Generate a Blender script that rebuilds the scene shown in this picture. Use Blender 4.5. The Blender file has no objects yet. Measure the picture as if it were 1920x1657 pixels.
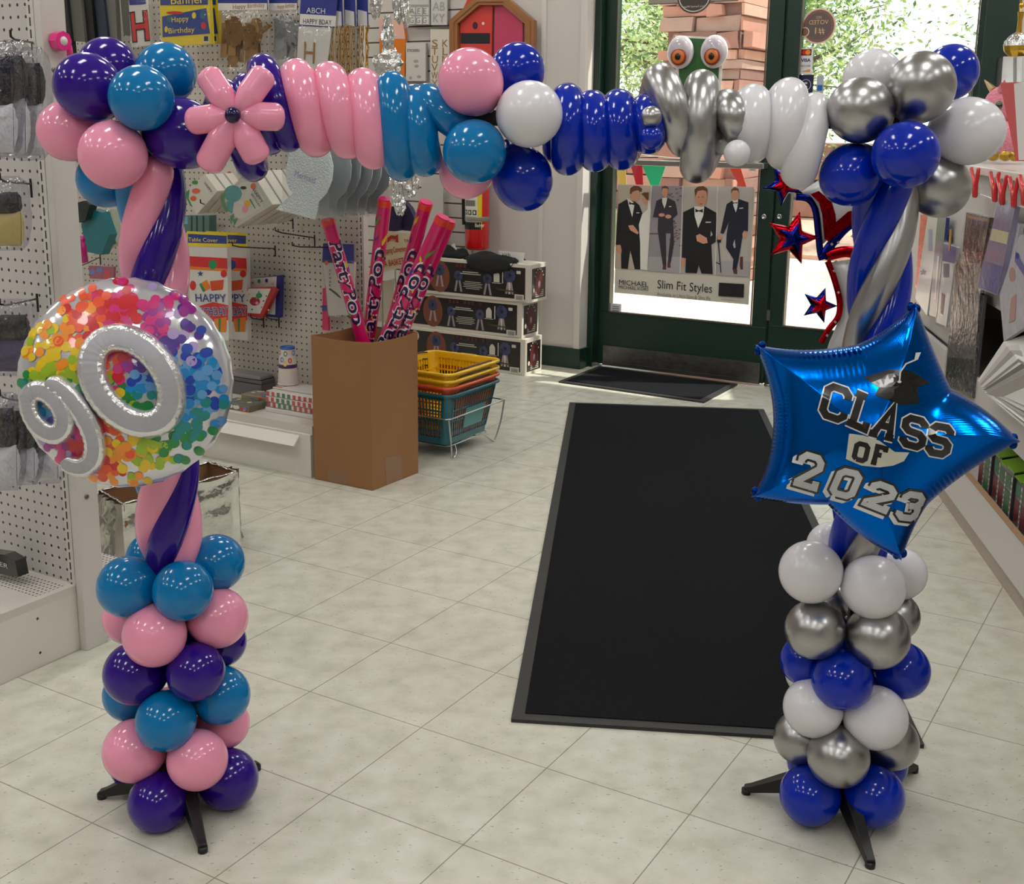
import bpy, bmesh, math, random
from mathutils import Vector, Matrix
from mathutils.geometry import tessellate_polygon
V = Vector
pi = math.pi
SC = bpy.context.scene
COL = SC.collection

# ---------------------------------------------------------------- camera
FOC, CX, CY, PITCH, ROLL, CAMH = 2244.85, 934.43, 731.77, 0.2229, 0.0094, 1.2607
_f = V((0, math.cos(PITCH), -math.sin(PITCH)))
_r0 = V((1, 0, 0)); _u0 = _r0.cross(_f)
CR = (_r0 * math.cos(ROLL) + _u0 * math.sin(ROLL)).normalized()
CU = (-_r0 * math.sin(ROLL) + _u0 * math.cos(ROLL)).normalized()
CF = _f.normalized()
CAM = V((0, 0, CAMH))
cd = bpy.data.cameras.new('camera'); cam = bpy.data.objects.new('camera', cd); COL.objects.link(cam)
cam.matrix_world = Matrix(((CR.x, CU.x, -CF.x, 0), (CR.y, CU.y, -CF.y, 0), (CR.z, CU.z, -CF.z, CAMH), (0, 0, 0, 1)))
cd.sensor_width = 36; cd.sensor_fit = 'HORIZONTAL'; cd.lens = FOC / 1920 * 36
cd.shift_x = (960 - CX) / 1920; cd.shift_y = (CY - 828.5) / 1920
cd.clip_start = 0.05; cd.clip_end = 200
SC.camera = cam

# ---------------------------------------------------------------- colour management, world, sun
SC.view_settings.view_transform = 'Standard'; SC.view_settings.look = 'None'
SC.view_settings.gamma = 1.0; SC.view_settings.exposure = 0.0
SC.view_settings.use_curve_mapping = False
SC.cycles.max_bounces = 8; SC.cycles.diffuse_bounces = 4; SC.cycles.glossy_bounces = 4
SC.cycles.transparent_max_bounces = 16; SC.cycles.caustics_reflective = False; SC.cycles.caustics_refractive = False
SC.cycles.sample_clamp_indirect = 4.0
world = bpy.data.worlds.new('sky'); SC.world = world; world.use_nodes = True
wb = world.node_tree.nodes['Background']; wb.inputs[0].default_value = (0.93, 0.97, 1.0, 1); wb.inputs[1].default_value = 2.3
sd = bpy.data.lights.new('sun', 'SUN'); sd.energy = 6.5; sd.angle = math.radians(1.0); sd.color = (1, 0.93, 0.85)
sun = bpy.data.objects.new('sun', sd); COL.objects.link(sun)

# ---------------------------------------------------------------- frames: the room is turned against the camera
YAW = -0.5465
E1 = V((math.cos(YAW), math.sin(YAW), 0)); E2 = V((-math.sin(YAW), math.cos(YAW), 0)); EZ = V((0, 0, 1))
def R(a, b, z=0.0): return E1 * a + E2 * b + EZ * z
def AB(p): return (p.dot(E1), p.dot(E2), p.z)
sun.rotation_euler = (-(E1 * 0.62 + E2 * 0.30 + EZ * 1.05)).to_track_quat('-Z', 'Y').to_euler()
def ray(px, py): return CF + CR * ((px - CX) / FOC) - CU * ((py - CY) / FOC)
def hit(px, py, p0, n):
    d = ray(px, py); return CAM + d * ((p0 - CAM).dot(n) / d.dot(n))
def at_y(px, py, Y): return hit(px, py, V((0, Y, 0)), V((0, 1, 0)))
def on_b(px, py, b): return hit(px, py, E2 * b, E2)
def on_a(px, py, a): return hit(px, py, E1 * a, E1)
def on_z(px, py, z=0.0): return hit(px, py, V((0, 0, z)), EZ)
_az = math.radians(82); RD = V((math.cos(_az), math.sin(_az), 0)); RN = V((RD.y, -RD.x, 0)); RP = V((1.385, 2.939, 0))
def RR(s, t, z=0.0): return RP + RD * s + RN * t + EZ * z      # frame of the display unit on the right
def on_R(px, py, t=0.0): return hit(px, py, RP + RN * t, RN)
def RS(p): q = p - RP; return (q.dot(RD), q.dot(RN), p.z)

# ---------------------------------------------------------------- mesh builder
class MB:
    def __init__(s): s.v = []; s.f = []; s.mi = []; s.sm = []
    def add(s, vs, fs, m=0, smooth=False):
        o = len(s.v); s.v += [V(q) for q in vs]
        for f in fs:
            s.f.append([i + o for i in f]); s.mi.append(m); s.sm.append(smooth)
    def box(s, o, x, y, z, m=0):
        vs = [o, o + x, o + x + y, o + y, o + z, o + x + z, o + x + y + z, o + y + z]
        fs = [(0, 3, 2, 1), (4, 5, 6, 7), (0, 1, 5, 4), (1, 2, 6, 5), (2, 3, 7, 6), (3, 0, 4, 7)]
        if x.cross(y).dot(z) < 0: fs = [tuple(reversed(f)) for f in fs]
        s.add(vs, fs, m)
    def rbox(s, a0, a1, b0, b1, z0, z1, m=0):      # box in the room's axes
        s.box(R(a0, b0, z0), E1 * (a1 - a0), E2 * (b1 - b0), EZ * (z1 - z0), m)
    def cbox(s, c, x, y, z, m=0): s.box(c - x / 2 - y / 2 - z / 2, x, y, z, m)
    def poly(s, pts, m=0):
        if len(pts) == 4 or len(pts) == 3: s.add(pts, [tuple(range(len(pts)))], m); return
        s.add(pts, [tuple(t) for t in tessellate_polygon([pts])], m)
    def prism(s, pts, ext, m=0, ms=None):
        n = len(pts); tris = [tuple(t) for t in tessellate_polygon([pts])]
        s.add(pts, tris, m); s.add([p + ext for p in pts], [tuple(reversed(t)) for t in tris], m)
        s.add(list(pts) + [p + ext for p in pts], [(i, (i + 1) % n, n + (i + 1) % n, n + i) for i in range(n)], m if ms is None else ms)
    def disc(s, c, x, y, m=0, n=20): s.poly([c + x * math.cos(2 * pi * i / n) + y * math.sin(2 * pi * i / n) for i in range(n)], m)
    def tube(s, pts, r, seg=10, m=0, caps=True, flat=1.0, up=None):
        pts = [V(p) for p in pts]; n = len(pts); rs = r if isinstance(r, (list, tuple)) else [r] * n
        vs = []; prev = None
        for i, p in enumerate(pts):
            t = (pts[min(i + 1, n - 1)] - pts[max(i - 1, 0)])
            if t.length < 1e-9: t = V((0, 0, 1))
            t.normalize()
            if prev is None:
                a = up if up is not None else (V((0, 0, 1)) if abs(t.z) < 0.9 else V((1, 0, 0)))
                x = a.cross(t).normalized()
            else: x = (prev - t * prev.dot(t)).normalized()
            prev = x; y = t.cross(x)
            for k in range(seg):
                an = 2 * pi * k / seg; vs.append(p + (x * math.cos(an) + y * math.sin(an) * flat) * rs[i])
        fs = [(i * seg + k, i * seg + (k + 1) % seg, (i + 1) * seg + (k + 1) % seg, (i + 1) * seg + k) for i in range(n - 1) for k in range(seg)]
        s.add(vs, fs, m, True)
        if caps:
            s.add(vs[:seg], [tuple(reversed(range(seg)))], m); s.add(vs[-seg:], [tuple(range(seg))], m)
    def ball(s, c, r, m=0, seg=16, rings=10, ax=None, sc=(1, 1, 1)):
        x, y, z = ax or (V((1, 0, 0)), V((0, 1, 0)), V((0, 0, 1)))
        vs = []
        for i in range(rings + 1):
            th = pi * i / rings
            for k in range(seg):
                ph = 2 * pi * k / seg
                vs.append(c + x * (r * sc[0] * math.sin(th) * math.cos(ph)) + y * (r * sc[1] * math.sin(th) * math.sin(ph)) + z * (r * sc[2] * math.cos(th)))
        s.add(vs, [(i * seg + k, (i + 1) * seg + k, (i + 1) * seg + (k + 1) % seg, i * seg + (k + 1) % seg) for i in range(rings) for k in range(seg)], m, True)
    def lathe(s, o, prof, m=0, seg=24, ax=EZ, smooth=True):
        z = ax.normalized(); x = (V((1, 0, 0)) if abs(z.x) < .9 else V((0, 1, 0))); x = (x - z * x.dot(z)).normalized(); y = z.cross(x); vs = []
        for (r, h) in prof:
            for k in range(seg):
                an = 2 * pi * k / seg; vs.append(o + z * h + (x * math.cos(an) + y * math.sin(an)) * r)
        s.add(vs, [(i * seg + k, i * seg + (k + 1) % seg, (i + 1) * seg + (k + 1) % seg, (i + 1) * seg + k) for i in range(len(prof) - 1) for k in range(seg)], m, smooth)
    def pillow(s, quad, th, m=0, n=12, rnd=0.0, seed=0, pw=0.5):
        # a soft bag: quad = 4 corners (bl, br, tr, tl), bulging by th on both sides
        bl, br, tr, tl = quad; nn = (br - bl).cross(tl - bl).normalized(); rng = random.Random(seed)
        nz = [[rng.uniform(-1, 1) for _ in range(n + 1)] for _ in range(n + 1)]
        for sg in (1, -1):
            vs = []
            for j in range(n + 1):
                for i in range(n + 1):
                    u, v = i / n, j / n
                    p = bl.lerp(br, u).lerp(tl.lerp(tr, u), v)
                    e = (max(0, 4 * u * (1 - u)) * max(0, 4 * v * (1 - v))) ** pw
                    vs.append(p + nn * (sg * (th / 2 * e + 0.0006) + rnd * nz[j][i] * e))
            fs = [(j * (n + 1) + i, j * (n + 1) + i + 1, (j + 1) * (n + 1) + i + 1, (j + 1) * (n + 1) + i) for j in range(n) for i in range(n)]
            if sg < 0: fs = [tuple(reversed(f)) for f in fs]
            s.add(vs, fs, m, True)
    def build(s, name, mats, parent=None, loc=None, bev=0.0, sub=0, hold=None):
        if not isinstance(mats, (list, tuple)): mats = [mats]
        if parent is not None: L = hold_loc(parent)
        elif loc is not None: L = V(loc)
        else:
            xs = [v.x for v in s.v]; ys = [v.y for v in s.v]; zs = [v.z for v in s.v]
            L = V(((min(xs) + max(xs)) / 2, (min(ys) + max(ys)) / 2, min(zs)))
        me = bpy.data.meshes.new(name)
        me.from_pydata([tuple(v - L) for v in s.v], [], s.f)
        for mt in mats: me.materials.append(mt)
        me.polygons.foreach_set('material_index', s.mi); me.polygons.foreach_set('use_smooth', s.sm)
        me.update()
        o = bpy.data.objects.new(name, me); COL.objects.link(o)
        if parent is not None: o.parent = parent
        else: o.location = L
        o['_l'] = list(L)
        if bev: b = o.modifiers.new('bevel', 'BEVEL'); b.width = bev; b.segments = 2; b.limit_method = 'ANGLE'
        if sub: b = o.modifiers.new('sub', 'SUBSURF'); b.levels = sub; b.render_levels = sub
        return o
def hold_loc(p): return V(p['_l'])
def tag(o, label=None, cat=None, group=None, kind=None):
    if label: o['label'] = label
    if cat: o['category'] = cat
    if group: o['group'] = group
    if kind: o['kind'] = kind
    return o
def thing(name, label, cat, loc, group=None):
    o = bpy.data.objects.new(name, None); COL.objects.link(o); o.location = loc; o['_l'] = list(loc); o.empty_display_size = 0.05
    return tag(o, label, cat, group)
def struct(mb, name, mats, **k):
    return tag(mb.build(name, mats, **k), kind='structure')

# ---------------------------------------------------------------- materials
def lin(c): return tuple(((x / 255) / 12.92 if x / 255 <= 0.04045 else ((x / 255 + 0.055) / 1.055) ** 2.4) for x in c)
MATS = {}
def mat(name, c=(200, 200, 200), rough=0.5, metal=0.0, spec=0.5, emit=0.0, coat=0.0, alpha=1.0, bump=0.0, bscale=40.0, vary=0.0, sss=0.0, trans=0.0):
    if name in MATS: return MATS[name]
    m = bpy.data.materials.new(name); m.use_nodes = True; nt = m.node_tree; b = nt.nodes['Principled BSDF']
    L = lin(c)
    b.inputs['Base Color'].default_value = (*L, 1); b.inputs['Roughness'].default_value = rough; b.inputs['Metallic'].default_value = metal
    b.inputs['Specular IOR Level'].default_value = spec; b.inputs['Coat Weight'].default_value = coat; b.inputs['Coat Roughness'].default_value = 0.05
    b.inputs['Transmission Weight'].default_value = trans
    if emit: b.inputs['Emission Color'].default_value = (*L, 1); b.inputs['Emission Strength'].default_value = emit
    if sss: b.inputs['Subsurface Weight'].default_value = sss; b.inputs['Subsurface Radius'].default_value = (0.02, 0.02, 0.02)
    if alpha < 1: b.inputs['Alpha'].default_value = alpha
    if bump or vary:
        tc = nt.nodes.new('ShaderNodeTexCoord'); nz = nt.nodes.new('ShaderNodeTexNoise'); nz.inputs['Scale'].default_value = bscale; nz.inputs['Detail'].default_value = 4
        nt.links.new(tc.outputs['Object'], nz.inputs['Vector'])
        if bump:
            bp = nt.nodes.new('ShaderNodeBump'); bp.inputs['Strength'].default_value = bump; bp.inputs['Distance'].default_value = 0.01
            nt.links.new(nz.outputs['Fac'], bp.inputs['Height']); nt.links.new(bp.outputs['Normal'], b.inputs['Normal'])
        if vary:
            mx = nt.nodes.new('ShaderNodeMix'); mx.data_type = 'RGBA'
            mx.inputs[6].default_value = (*[x * (1 - vary) for x in L], 1); mx.inputs[7].default_value = (*[min(1, x * (1 + vary)) for x in L], 1)
            nt.links.new(nz.outputs['Fac'], mx.inputs[0]); nt.links.new(mx.outputs[2], b.inputs['Base Color'])
    MATS[name] = m; return m
def clearmat(name, gl=0.12, tint=(255, 255, 255), rough=0.08, bump=0.0, bscale=60):
    if name in MATS: return MATS[name]
    m = bpy.data.materials.new(name); m.use_nodes = True; nt = m.node_tree; nt.nodes.remove(nt.nodes['Principled BSDF'])
    out = nt.nodes['Material Output']; t = nt.nodes.new('ShaderNodeBsdfTransparent'); t.inputs[0].default_value = (*lin(tint), 1)
    g = nt.nodes.new('ShaderNodeBsdfGlossy'); g.inputs['Roughness'].default_value = rough; mx = nt.nodes.new('ShaderNodeMixShader'); mx.inputs[0].default_value = gl
    nt.links.new(t.outputs[0], mx.inputs[1]); nt.links.new(g.outputs[0], mx.inputs[2]); nt.links.new(mx.outputs[0], out.inputs[0])
    if bump:
        tc = nt.nodes.new('ShaderNodeTexCoord'); nz = nt.nodes.new('ShaderNodeTexNoise'); nz.inputs['Scale'].default_value = bscale; nz.inputs['Detail'].default_value = 3
        bp = nt.nodes.new('ShaderNodeBump'); bp.inputs['Strength'].default_value = bump; bp.inputs['Distance'].default_value = 0.01
        nt.links.new(tc.outputs['Object'], nz.inputs['Vector']); nt.links.new(nz.outputs['Fac'], bp.inputs['Height']); nt.links.new(bp.outputs['Normal'], g.inputs['Normal'])
    MATS[name] = m; return m
def nodes(m): return m.node_tree.nodes, m.node_tree.links
def mth(nt, op, a, b=None, c=None):
    n = nt.nodes.new('ShaderNodeMath'); n.operation = op
    for i, q in enumerate((a, b, c)):
        if q is None: continue
        if isinstance(q, (int, float)): n.inputs[i].default_value = q
        else: nt.links.new(q, n.inputs[i])
    return n.outputs[0]
def geo_axes(nt, ax, ay):      # world position measured along two directions
    g = nt.nodes.new('ShaderNodeNewGeometry'); o = []
    for a in (ax, ay):
        d = nt.nodes.new('ShaderNodeVectorMath'); d.operation = 'DOT_PRODUCT'; nt.links.new(g.outputs['Position'], d.inputs[0]); d.inputs[1].default_value = a; o.append(d.outputs['Value'])
    return g, o
def grid_dist(nt, x, step, off):   # distance to the nearest grid line
    q = mth(nt, 'DIVIDE', mth(nt, 'ADD', x, off), step); fr = mth(nt, 'FRACT', q)
    return mth(nt, 'MULTIPLY', mth(nt, 'MINIMUM', fr, mth(nt, 'SUBTRACT', 1.0, fr)), step)

def floor_mat():
    m = mat('vinyl_tile', (214, 208, 190), 0.26, spec=0.45); nt = m.node_tree; b = nt.nodes['Principled BSDF']
    T = 0.3048; g, (x, y) = geo_axes(nt, E1, E2)
    p0 = E1 * 0 + V((-0.1572, 2.3192, 0)); ox, oy = -p0.dot(E1) + 10 * T * 10, -p0.dot(E2) + 100 * T
    dx = grid_dist(nt, x, T, ox); dy = grid_dist(nt, y, T, oy)
    line = mth(nt, 'LESS_THAN', mth(nt, 'MINIMUM', dx, dy), 0.0012)
    def noise(sc, det=4, stretch=None):
        n = nt.nodes.new('ShaderNodeTexNoise'); n.inputs['Scale'].default_value = sc; n.inputs['Detail'].default_value = det
        mp = nt.nodes.new('ShaderNodeMapping'); mp.inputs['Scale'].default_value = stretch or (1, 1, 1); nt.links.new(g.outputs['Position'], mp.inputs[0]); nt.links.new(mp.outputs[0], n.inputs['Vector']); return n.outputs['Fac']
    def ramp(fac, stops):
        r = nt.nodes.new('ShaderNodeValToRGB'); r.color_ramp.elements[0].position = stops[0][0]; r.color_ramp.elements[0].color = (*lin(stops[0][1]), 1)
        r.color_ramp.elements[1].position = stops[-1][0]; r.color_ramp.elements[1].color = (*lin(stops[-1][1]), 1)
        for p, c in stops[1:-1]: e = r.color_ramp.elements.new(p); e.color = (*lin(c), 1)
        nt.links.new(fac, r.inputs[0]); return r.outputs[0]
    base = ramp(noise(16, 8), [(0.3, (196, 194, 178)), (0.5, (212, 209, 195)), (0.7, (221, 219, 207))])
    def mixc(a, fac, col, ab=None):
        n = nt.nodes.new('ShaderNodeMix'); n.data_type = 'RGBA'; nt.links.new(a, n.inputs[6]); n.inputs[7].default_value = (*lin(col), 1)
        if isinstance(fac, float): n.inputs[0].default_value = fac
        else: nt.links.new(fac, n.inputs[0])
        return n.outputs[2]
    sp = mth(nt, 'GREATER_THAN', noise(85, 2, (1, 1.8, 1)), 0.69); c = mixc(base, mth(nt, 'MULTIPLY', sp, 0.6), (128, 120, 100))
    sp2 = mth(nt, 'GREATER_THAN', noise(48, 3, (1.6, 1, 1)), 0.70); c = mixc(c, mth(nt, 'MULTIPLY', sp2, 0.3), (232, 230, 222))
    big = noise(0.9, 3); dirt = mth(nt, 'MULTIPLY', mth(nt, 'SUBTRACT', 1.0, big), 0.28)
    c = mixc(c, dirt, (158, 152, 138)); c = mixc(c, mth(nt, 'MULTIPLY', line, 0.75), (120, 112, 95))
    nt.links.new(c, b.inputs['Base Color'])
    return m
def peg_mat(name, c, ax, ay, step=0.0254, hole=0.0034, ox=0.0, oy=0.0, rough=0.5, stag=False):
    m = mat(name, c, rough); nt = m.node_tree; b = nt.nodes['Principled BSDF']
    g, (x, y) = geo_axes(nt, ax, ay)
    dx = grid_dist(nt, x, step, 50 * step + ox); dy = grid_dist(nt, y, step, 50 * step + oy)
    d = mth(nt, 'SQRT', mth(nt, 'ADD', mth(nt, 'MULTIPLY', dx, dx), mth(nt, 'MULTIPLY', dy, dy)))
    h = mth(nt, 'LESS_THAN', d, hole)
    n = nt.nodes.new('ShaderNodeMix'); n.data_type = 'RGBA'; nt.links.new(h, n.inputs[0]); n.inputs[6].default_value = (*lin(c), 1); n.inputs[7].default_value = (*lin((52, 48, 46)), 1)
    nt.links.new(n.outputs[2], b.inputs['Base Color']); return m

WHITEP = mat('white_paint_metal', (205, 200, 194), 0.45, vary=0.05, bscale=12)
CREAM = mat('cream_paint', (206, 198, 188), 0.5)
GREEN = mat('dark_green_paint', (17, 46, 38), 0.35, vary=0.15, bscale=20)
WALL = mat('wall_paint', (204, 198, 192), 0.7, bump=0.02, bscale=120)
BLACK = mat('black_plastic', (16, 16, 17), 0.4)
CHROME = mat('chrome_wire', (200, 200, 200), 0.18, 1.0)
DSTEEL = mat('dark_steel_hook', (60, 58, 56), 0.35, 0.8)

# ---------------------------------------------------------------- ceiling lights
LE = mat('fluorescent_tube_glow', (255, 250, 240), 0.5, emit=21.0)
for _n in (LE,): _n.node_tree.nodes['Principled BSDF'].inputs['Emission Color'].default_value = (1.0, 0.995, 0.97, 1)
LF = mat('light_frame', (230, 230, 228), 0.4)
CEILZ = 3.2
lamp_spots = [(a, b) for b in (-2.4, -0.6, 1.2, 3.0, 4.6) for a in (-5.4, -3.6, -1.8, 0.0, 1.8)]
def make_light(a, b, lab):
    t = thing('ceiling_light', lab, 'ceiling light', R(a, b, CEILZ - 0.05), 'ceiling lights of the shop')
    m = MB(); w, l, fw = 0.28, 0.60, 0.02
    for (x0, x1, y0, y1) in ((-w/2 - fw, -w/2, -l/2 - fw, l/2 + fw), (w/2, w/2 + fw, -l/2 - fw, l/2 + fw), (-w/2, w/2, -l/2 - fw, -l/2), (-w/2, w/2, l/2, l/2 + fw)):
        m.rbox(a + x0, a + x1, b + y0, b + y1, CEILZ - 0.05, CEILZ)
    m.build('frame', LF, t)
    m = MB(); m.rbox(a - w/2, a + w/2, b - l/2, b + l/2, CEILZ - 0.04, CEILZ - 0.01); m.build('diffuser', LE, t)
for i, (a, b) in enumerate(lamp_spots): make_light(a, b, 'white framed fluorescent panel set in the shop ceiling')

# ---------------------------------------------------------------- room shell
FLOOR = floor_mat()
m = MB(); m.box(R(-8, -5, -0.06), E1 * 12, E2 * 10.62, EZ * 0.06); struct(m, 'floor', FLOOR)
m = MB(); m.box(R(-8, -5, CEILZ), E1 * 12, E2 * 10.9, EZ * 0.1); struct(m, 'ceiling', mat('ceiling_tile', (214, 212, 206), 0.8, bump=0.05, bscale=80))
m = MB(); m.box(R(-8, -5.1, 0), E1 * 12, E2 * 0.1, EZ * CEILZ); struct(m, 'wall_rear', WALL)
m = MB(); m.box(R(-8.1, -5, 0), E1 * 0.1, E2 * 10.7, EZ * CEILZ); struct(m, 'wall_left', WALL)
m = MB(); m.box(R(4.0, -5, 0), E1 * 0.1, E2 * 10.7, EZ * CEILZ); struct(m, 'wall_right', WALL)
# back wall: slatwall to the left, white pillar, then door glazing
slat = mat('slatwall', (196, 190, 183), 0.55); nt = slat.node_tree
g, (xx, zz) = geo_axes(nt, E1, EZ); dd = grid_dist(nt, zz, 0.0762, 0.02 + 7.62)
n = nt.nodes.new('ShaderNodeMix'); n.data_type = 'RGBA'; nt.links.new(mth(nt, 'LESS_THAN', dd, 0.004), n.inputs[0]); n.inputs[6].default_value = (*lin((196, 190, 183)), 1); n.inputs[7].default_value = (*lin((70, 62, 56)), 1)
nt.links.new(n.outputs[2], nt.nodes['Principled BSDF'].inputs['Base Color'])
m = MB(); m.rbox(-8, -3.10, 5.42, 5.55, 0, CEILZ); m.rbox(-3.10, -2.81, 5.42, 5.66, 0, CEILZ, 0); struct(m, 'wall_back', WALL)
m = MB(); m.rbox(-4.9, -3.46, 5.395, 5.42, 0.1, 2.4); struct(m, 'trim_1', slat)
m = MB(); m.rbox(-3.06, -3.035, 5.412, 5.42, 0.1, CEILZ); m.rbox(-2.84, -2.808, 5.41, 5.42, 0.1, CEILZ); struct(m, 'trim_2', mat('white_trim', (212, 206, 200), 0.4))
m = MB(); m.rbox(-4.9, -2.795, 5.40, 5.425, 0, 0.105); m.rbox(-2.81, -2.795, 5.40, 5.58, 0, .105); struct(m, 'baseboard_back', GREEN, bev=0.003)
m = MB(); m.rbox(-0.86, 4.0, 5.5, 5.66, 0, CEILZ); struct(m, 'wall_back_right', WALL)
m = MB(); m.rbox(-2.81, -0.86, 5.5, 5.66, 2.25, CEILZ); struct(m, 'wall_above_door', WALL)
# door frame
m = MB(); m.rbox(-2.81, -2.775, 5.5, 5.62, 0, 2.25); m.rbox(-0.985, -0.86, 5.49, 5.62, 0, 2.25); m.rbox(-2.81, -0.86, 5.5, 5.62, 2.16, 2.25); m.rbox(-1.863, -1.855, 5.56, 5.62, 0, 2.16)
struct(m, 'trim_3', GREEN, bev=0.003)
GLASS = clearmat('window_glass', 0.05, (246, 250, 248), 0.02)
def door(n, a0, a1, g0, g1, z0):
    d = thing('door_%d' % n, None, None, R(a0, 5.58, 0)); d['kind'] = 'structure'
    m = MB(); m.rbox(a0, a1, 5.55, 5.60, 0.012, z0); m.rbox(a0, g0, 5.55, 5.60, z0, 2.15); m.rbox(g1, a1, 5.55, 5.60, z0, 2.15); m.rbox(g0, g1, 5.55, 5.60, 2.02, 2.15)
    m.build('door_frame', GREEN, d, bev=0.003)
    m = MB(); m.rbox(g0, g1, 5.572, 5.578, z0, 2.02); gl = m.build('glass_pane', GLASS, d)
    m = MB(); w = 0.006
    for q in ((g0, g0 + w, z0, 2.02), (g1 - w, g1, z0, 2.02), (g0, g1, z0, z0 + w)): m.rbox(q[0], q[1], 5.545, 5.55, q[2], q[3])
    m.build('glazing_bead', mat('bead_metal', (120, 110, 100), 0.35, 0.7), d)
    return d
d1 = door(1, -2.772, -1.865, -2.71, -1.94, 0.29)
m = MB(); m.rbox(-2.73, -1.88, 5.535, 5.548, 0.012, 0.115); m.rbox(-2.73, -1.88, 5.530, 5.54, 0.0115, 0.03); m.build('kick_plate', mat('scuffed_kick_plate', (105, 105, 103), 0.3, 0.85, bump=0.4, bscale=25, vary=0.3), d1)
m = MB(); za = on_b(1145, 303, 5.49).z; m.rbox(-2.71, -1.9, 5.475, 5.50, za - 0.014, za + 0.014); m.rbox(-2.71, -2.68, 5.49, 5.55, za - 0.014, za + .014); m.rbox(-1.93, -1.9, 5.49, 5.55, za - 0.014, za + 0.014)
m.build('push_bar', mat('push_bar_metal', (150, 150, 146), 0.3, 0.8), d1, bev=0.004)
def bolt(parent, px, py):
    p = on_b(px, py, 5.55); m = MB(); m.lathe(p, [(0, 0), (0.013, 0), (0.013, .006), (0.008, .010), (0.008, .006), (0, .006)], ax=-E2, seg=16); m.build('lock_cylinder', CHROME, parent)
bolt(d1, 1433, 406)
d2 = door(2, -1.853, -0.99, -1.785, -1.02, 0.303)
bolt(d2, 1462, 406)
m = MB(); m.rbox(-1.80, -1.02, 5.535, 5.548, 0.012, 0.115); m.build('kick_plate', MATS['scuffed_kick_plate'], d2)
m = MB(); p = on_b(1441, 591, 5.545); m.cbox(p, E1 * 0.016, E2 * 0.008, EZ * 0.05); m.build('latch_plate', mat('latch', (120, 120, 118), 0.3, 0.8), d2)

# mats on the floor
CARP = mat('black_carpet', (24, 25, 28), 0.95, bump=0.8, bscale=320, vary=0.55, spec=0.15); RUB = mat('rubber_edge', (44, 42, 41), 0.6)
def floor_mat_thing(corners, lab, edge, h):
    m = MB(); c = sum(corners, V()) / 4
    m.prism([p.copy() for p in corners], EZ * h, 0)
    o = tag(m.build('floor_mat', RUB, bev=0.003), lab, 'mat')
    inn = []
    for i, p in enumerate(corners):
        a = (corners[i - 1] - p).normalized(); b = (corners[(i + 1) % 4] - p).normalized(); inn.append(p + a * edge + b * edge + EZ * (h - .001))
    m = MB(); m.prism(inn, EZ * 0.003, 0); m.build('carpet_pile', CARP, o)
bm_c = [on_z(*q) for q in ((958, 1354), (1733, 1403), (1432, 770), (1068, 757))]
floor_mat_thing(bm_c, 'long black carpet runner on the floor between the two balloon columns', 0.028, 0.008)
sm_c = [on_z(*q) for q in ((1047, 717.4), (1319.5, 756), (1383, 722), (1124, 688.5))]
floor_mat_thing(sm_c, 'small dark doormat in front of the green glass door', 0.03, 0.008)

# ---------------------------------------------------------------- balloon arch
def latex(name, c, rough=0.13, metal=0.0, **k): return mat(name, c, rough, metal, coat=k.pop('coat', 0.12), spec=0.38, **k)
BC = {'teal': latex('teal_latex', (0, 112, 174)), 'pink': latex('pink_latex', (238, 152, 182)), 'purple': latex('purple_latex', (44, 8, 128)),
      'blue': latex('royal_blue_latex', (0, 36, 166)), 'white': latex('white_latex', (222, 220, 226), 0.2, sss=0.2), 'silver': latex('silver_chrome_latex', (172, 171, 172), 0.3, 1.0, coat=0)}
KNOTM = {}
YA = 2.03
def balloon_mesh():
    seg, rings = 32, 22; vs = []; fs = []
    for i in range(rings + 1):
        th = pi * i / rings; r = math.sin(th); z = math.cos(th)
        if z < 0: k = (-z) ** 3; z = z * (1 + 0.10 * k); r *= 1 - 0.06 * (-math.cos(th)) ** 2
        for j in range(seg): vs.append((r * math.cos(2 * pi * j / seg), r * math.sin(2 * pi * j / seg), z))
    fs = [(i * seg + k, (i + 1) * seg + k, (i + 1) * seg + (k + 1) % seg, i * seg + (k + 1) % seg) for i in range(rings) for k in range(seg)]
    return vs, fs
BV, BF = balloon_mesh(); BME = {}; KME = {}
def unit_meshes(colr):
    if colr in BME: return
    me = bpy.data.meshes.new('balloon'); me.from_pydata(BV, [], BF); me.materials.append(BC[colr]); me.polygons.foreach_set('use_smooth', [True] * len(BF)); me.update(); BME[colr] = me
    m = MB(); m.lathe(V((0, 0, -1.07)), [(0.10, 0.02), (0.06, -0.05), (0.05, -0.08), (0.09, -0.13), (0.11, -0.17), (0.0, -0.17)], seg=12)
    k = bpy.data.meshes.new('knot'); k.from_pydata([tuple(v) for v in m.v], [], m.f); k.materials.append(BC[colr]); k.polygons.foreach_set('use_smooth', [True] * len(m.f)); k.update(); KME[colr] = k
PROTO = {}
def balloon(colr, px, py, rpx, dy, core, lab, group, sq=1.0):
    unit_meshes(colr)
    c = at_y(px, py, YA + dy); r = rpx * (c - CAM).dot(CF) / FOC
    if colr not in PROTO:
        o = bpy.data.objects.new('balloon', BME[colr]); k = bpy.data.objects.new('knot', KME[colr]); COL.objects.link(o); COL.objects.link(k); k.parent = o; PROTO[colr] = (o, k)
    else:
        po, pk = PROTO[colr]; o = po.copy(); COL.objects.link(o); k = pk.copy(); COL.objects.link(k); k.parent = o
    d = (c - core)
    if d.length < 1e-4: d = V((0, -1, 0))
    d.normalize()
    o.rotation_euler = d.to_track_quat('Z', 'Y').to_euler(); o.location = c; o.scale = (r, r, r * sq)
    tag(o, lab, 'balloon', group); return o

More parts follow.
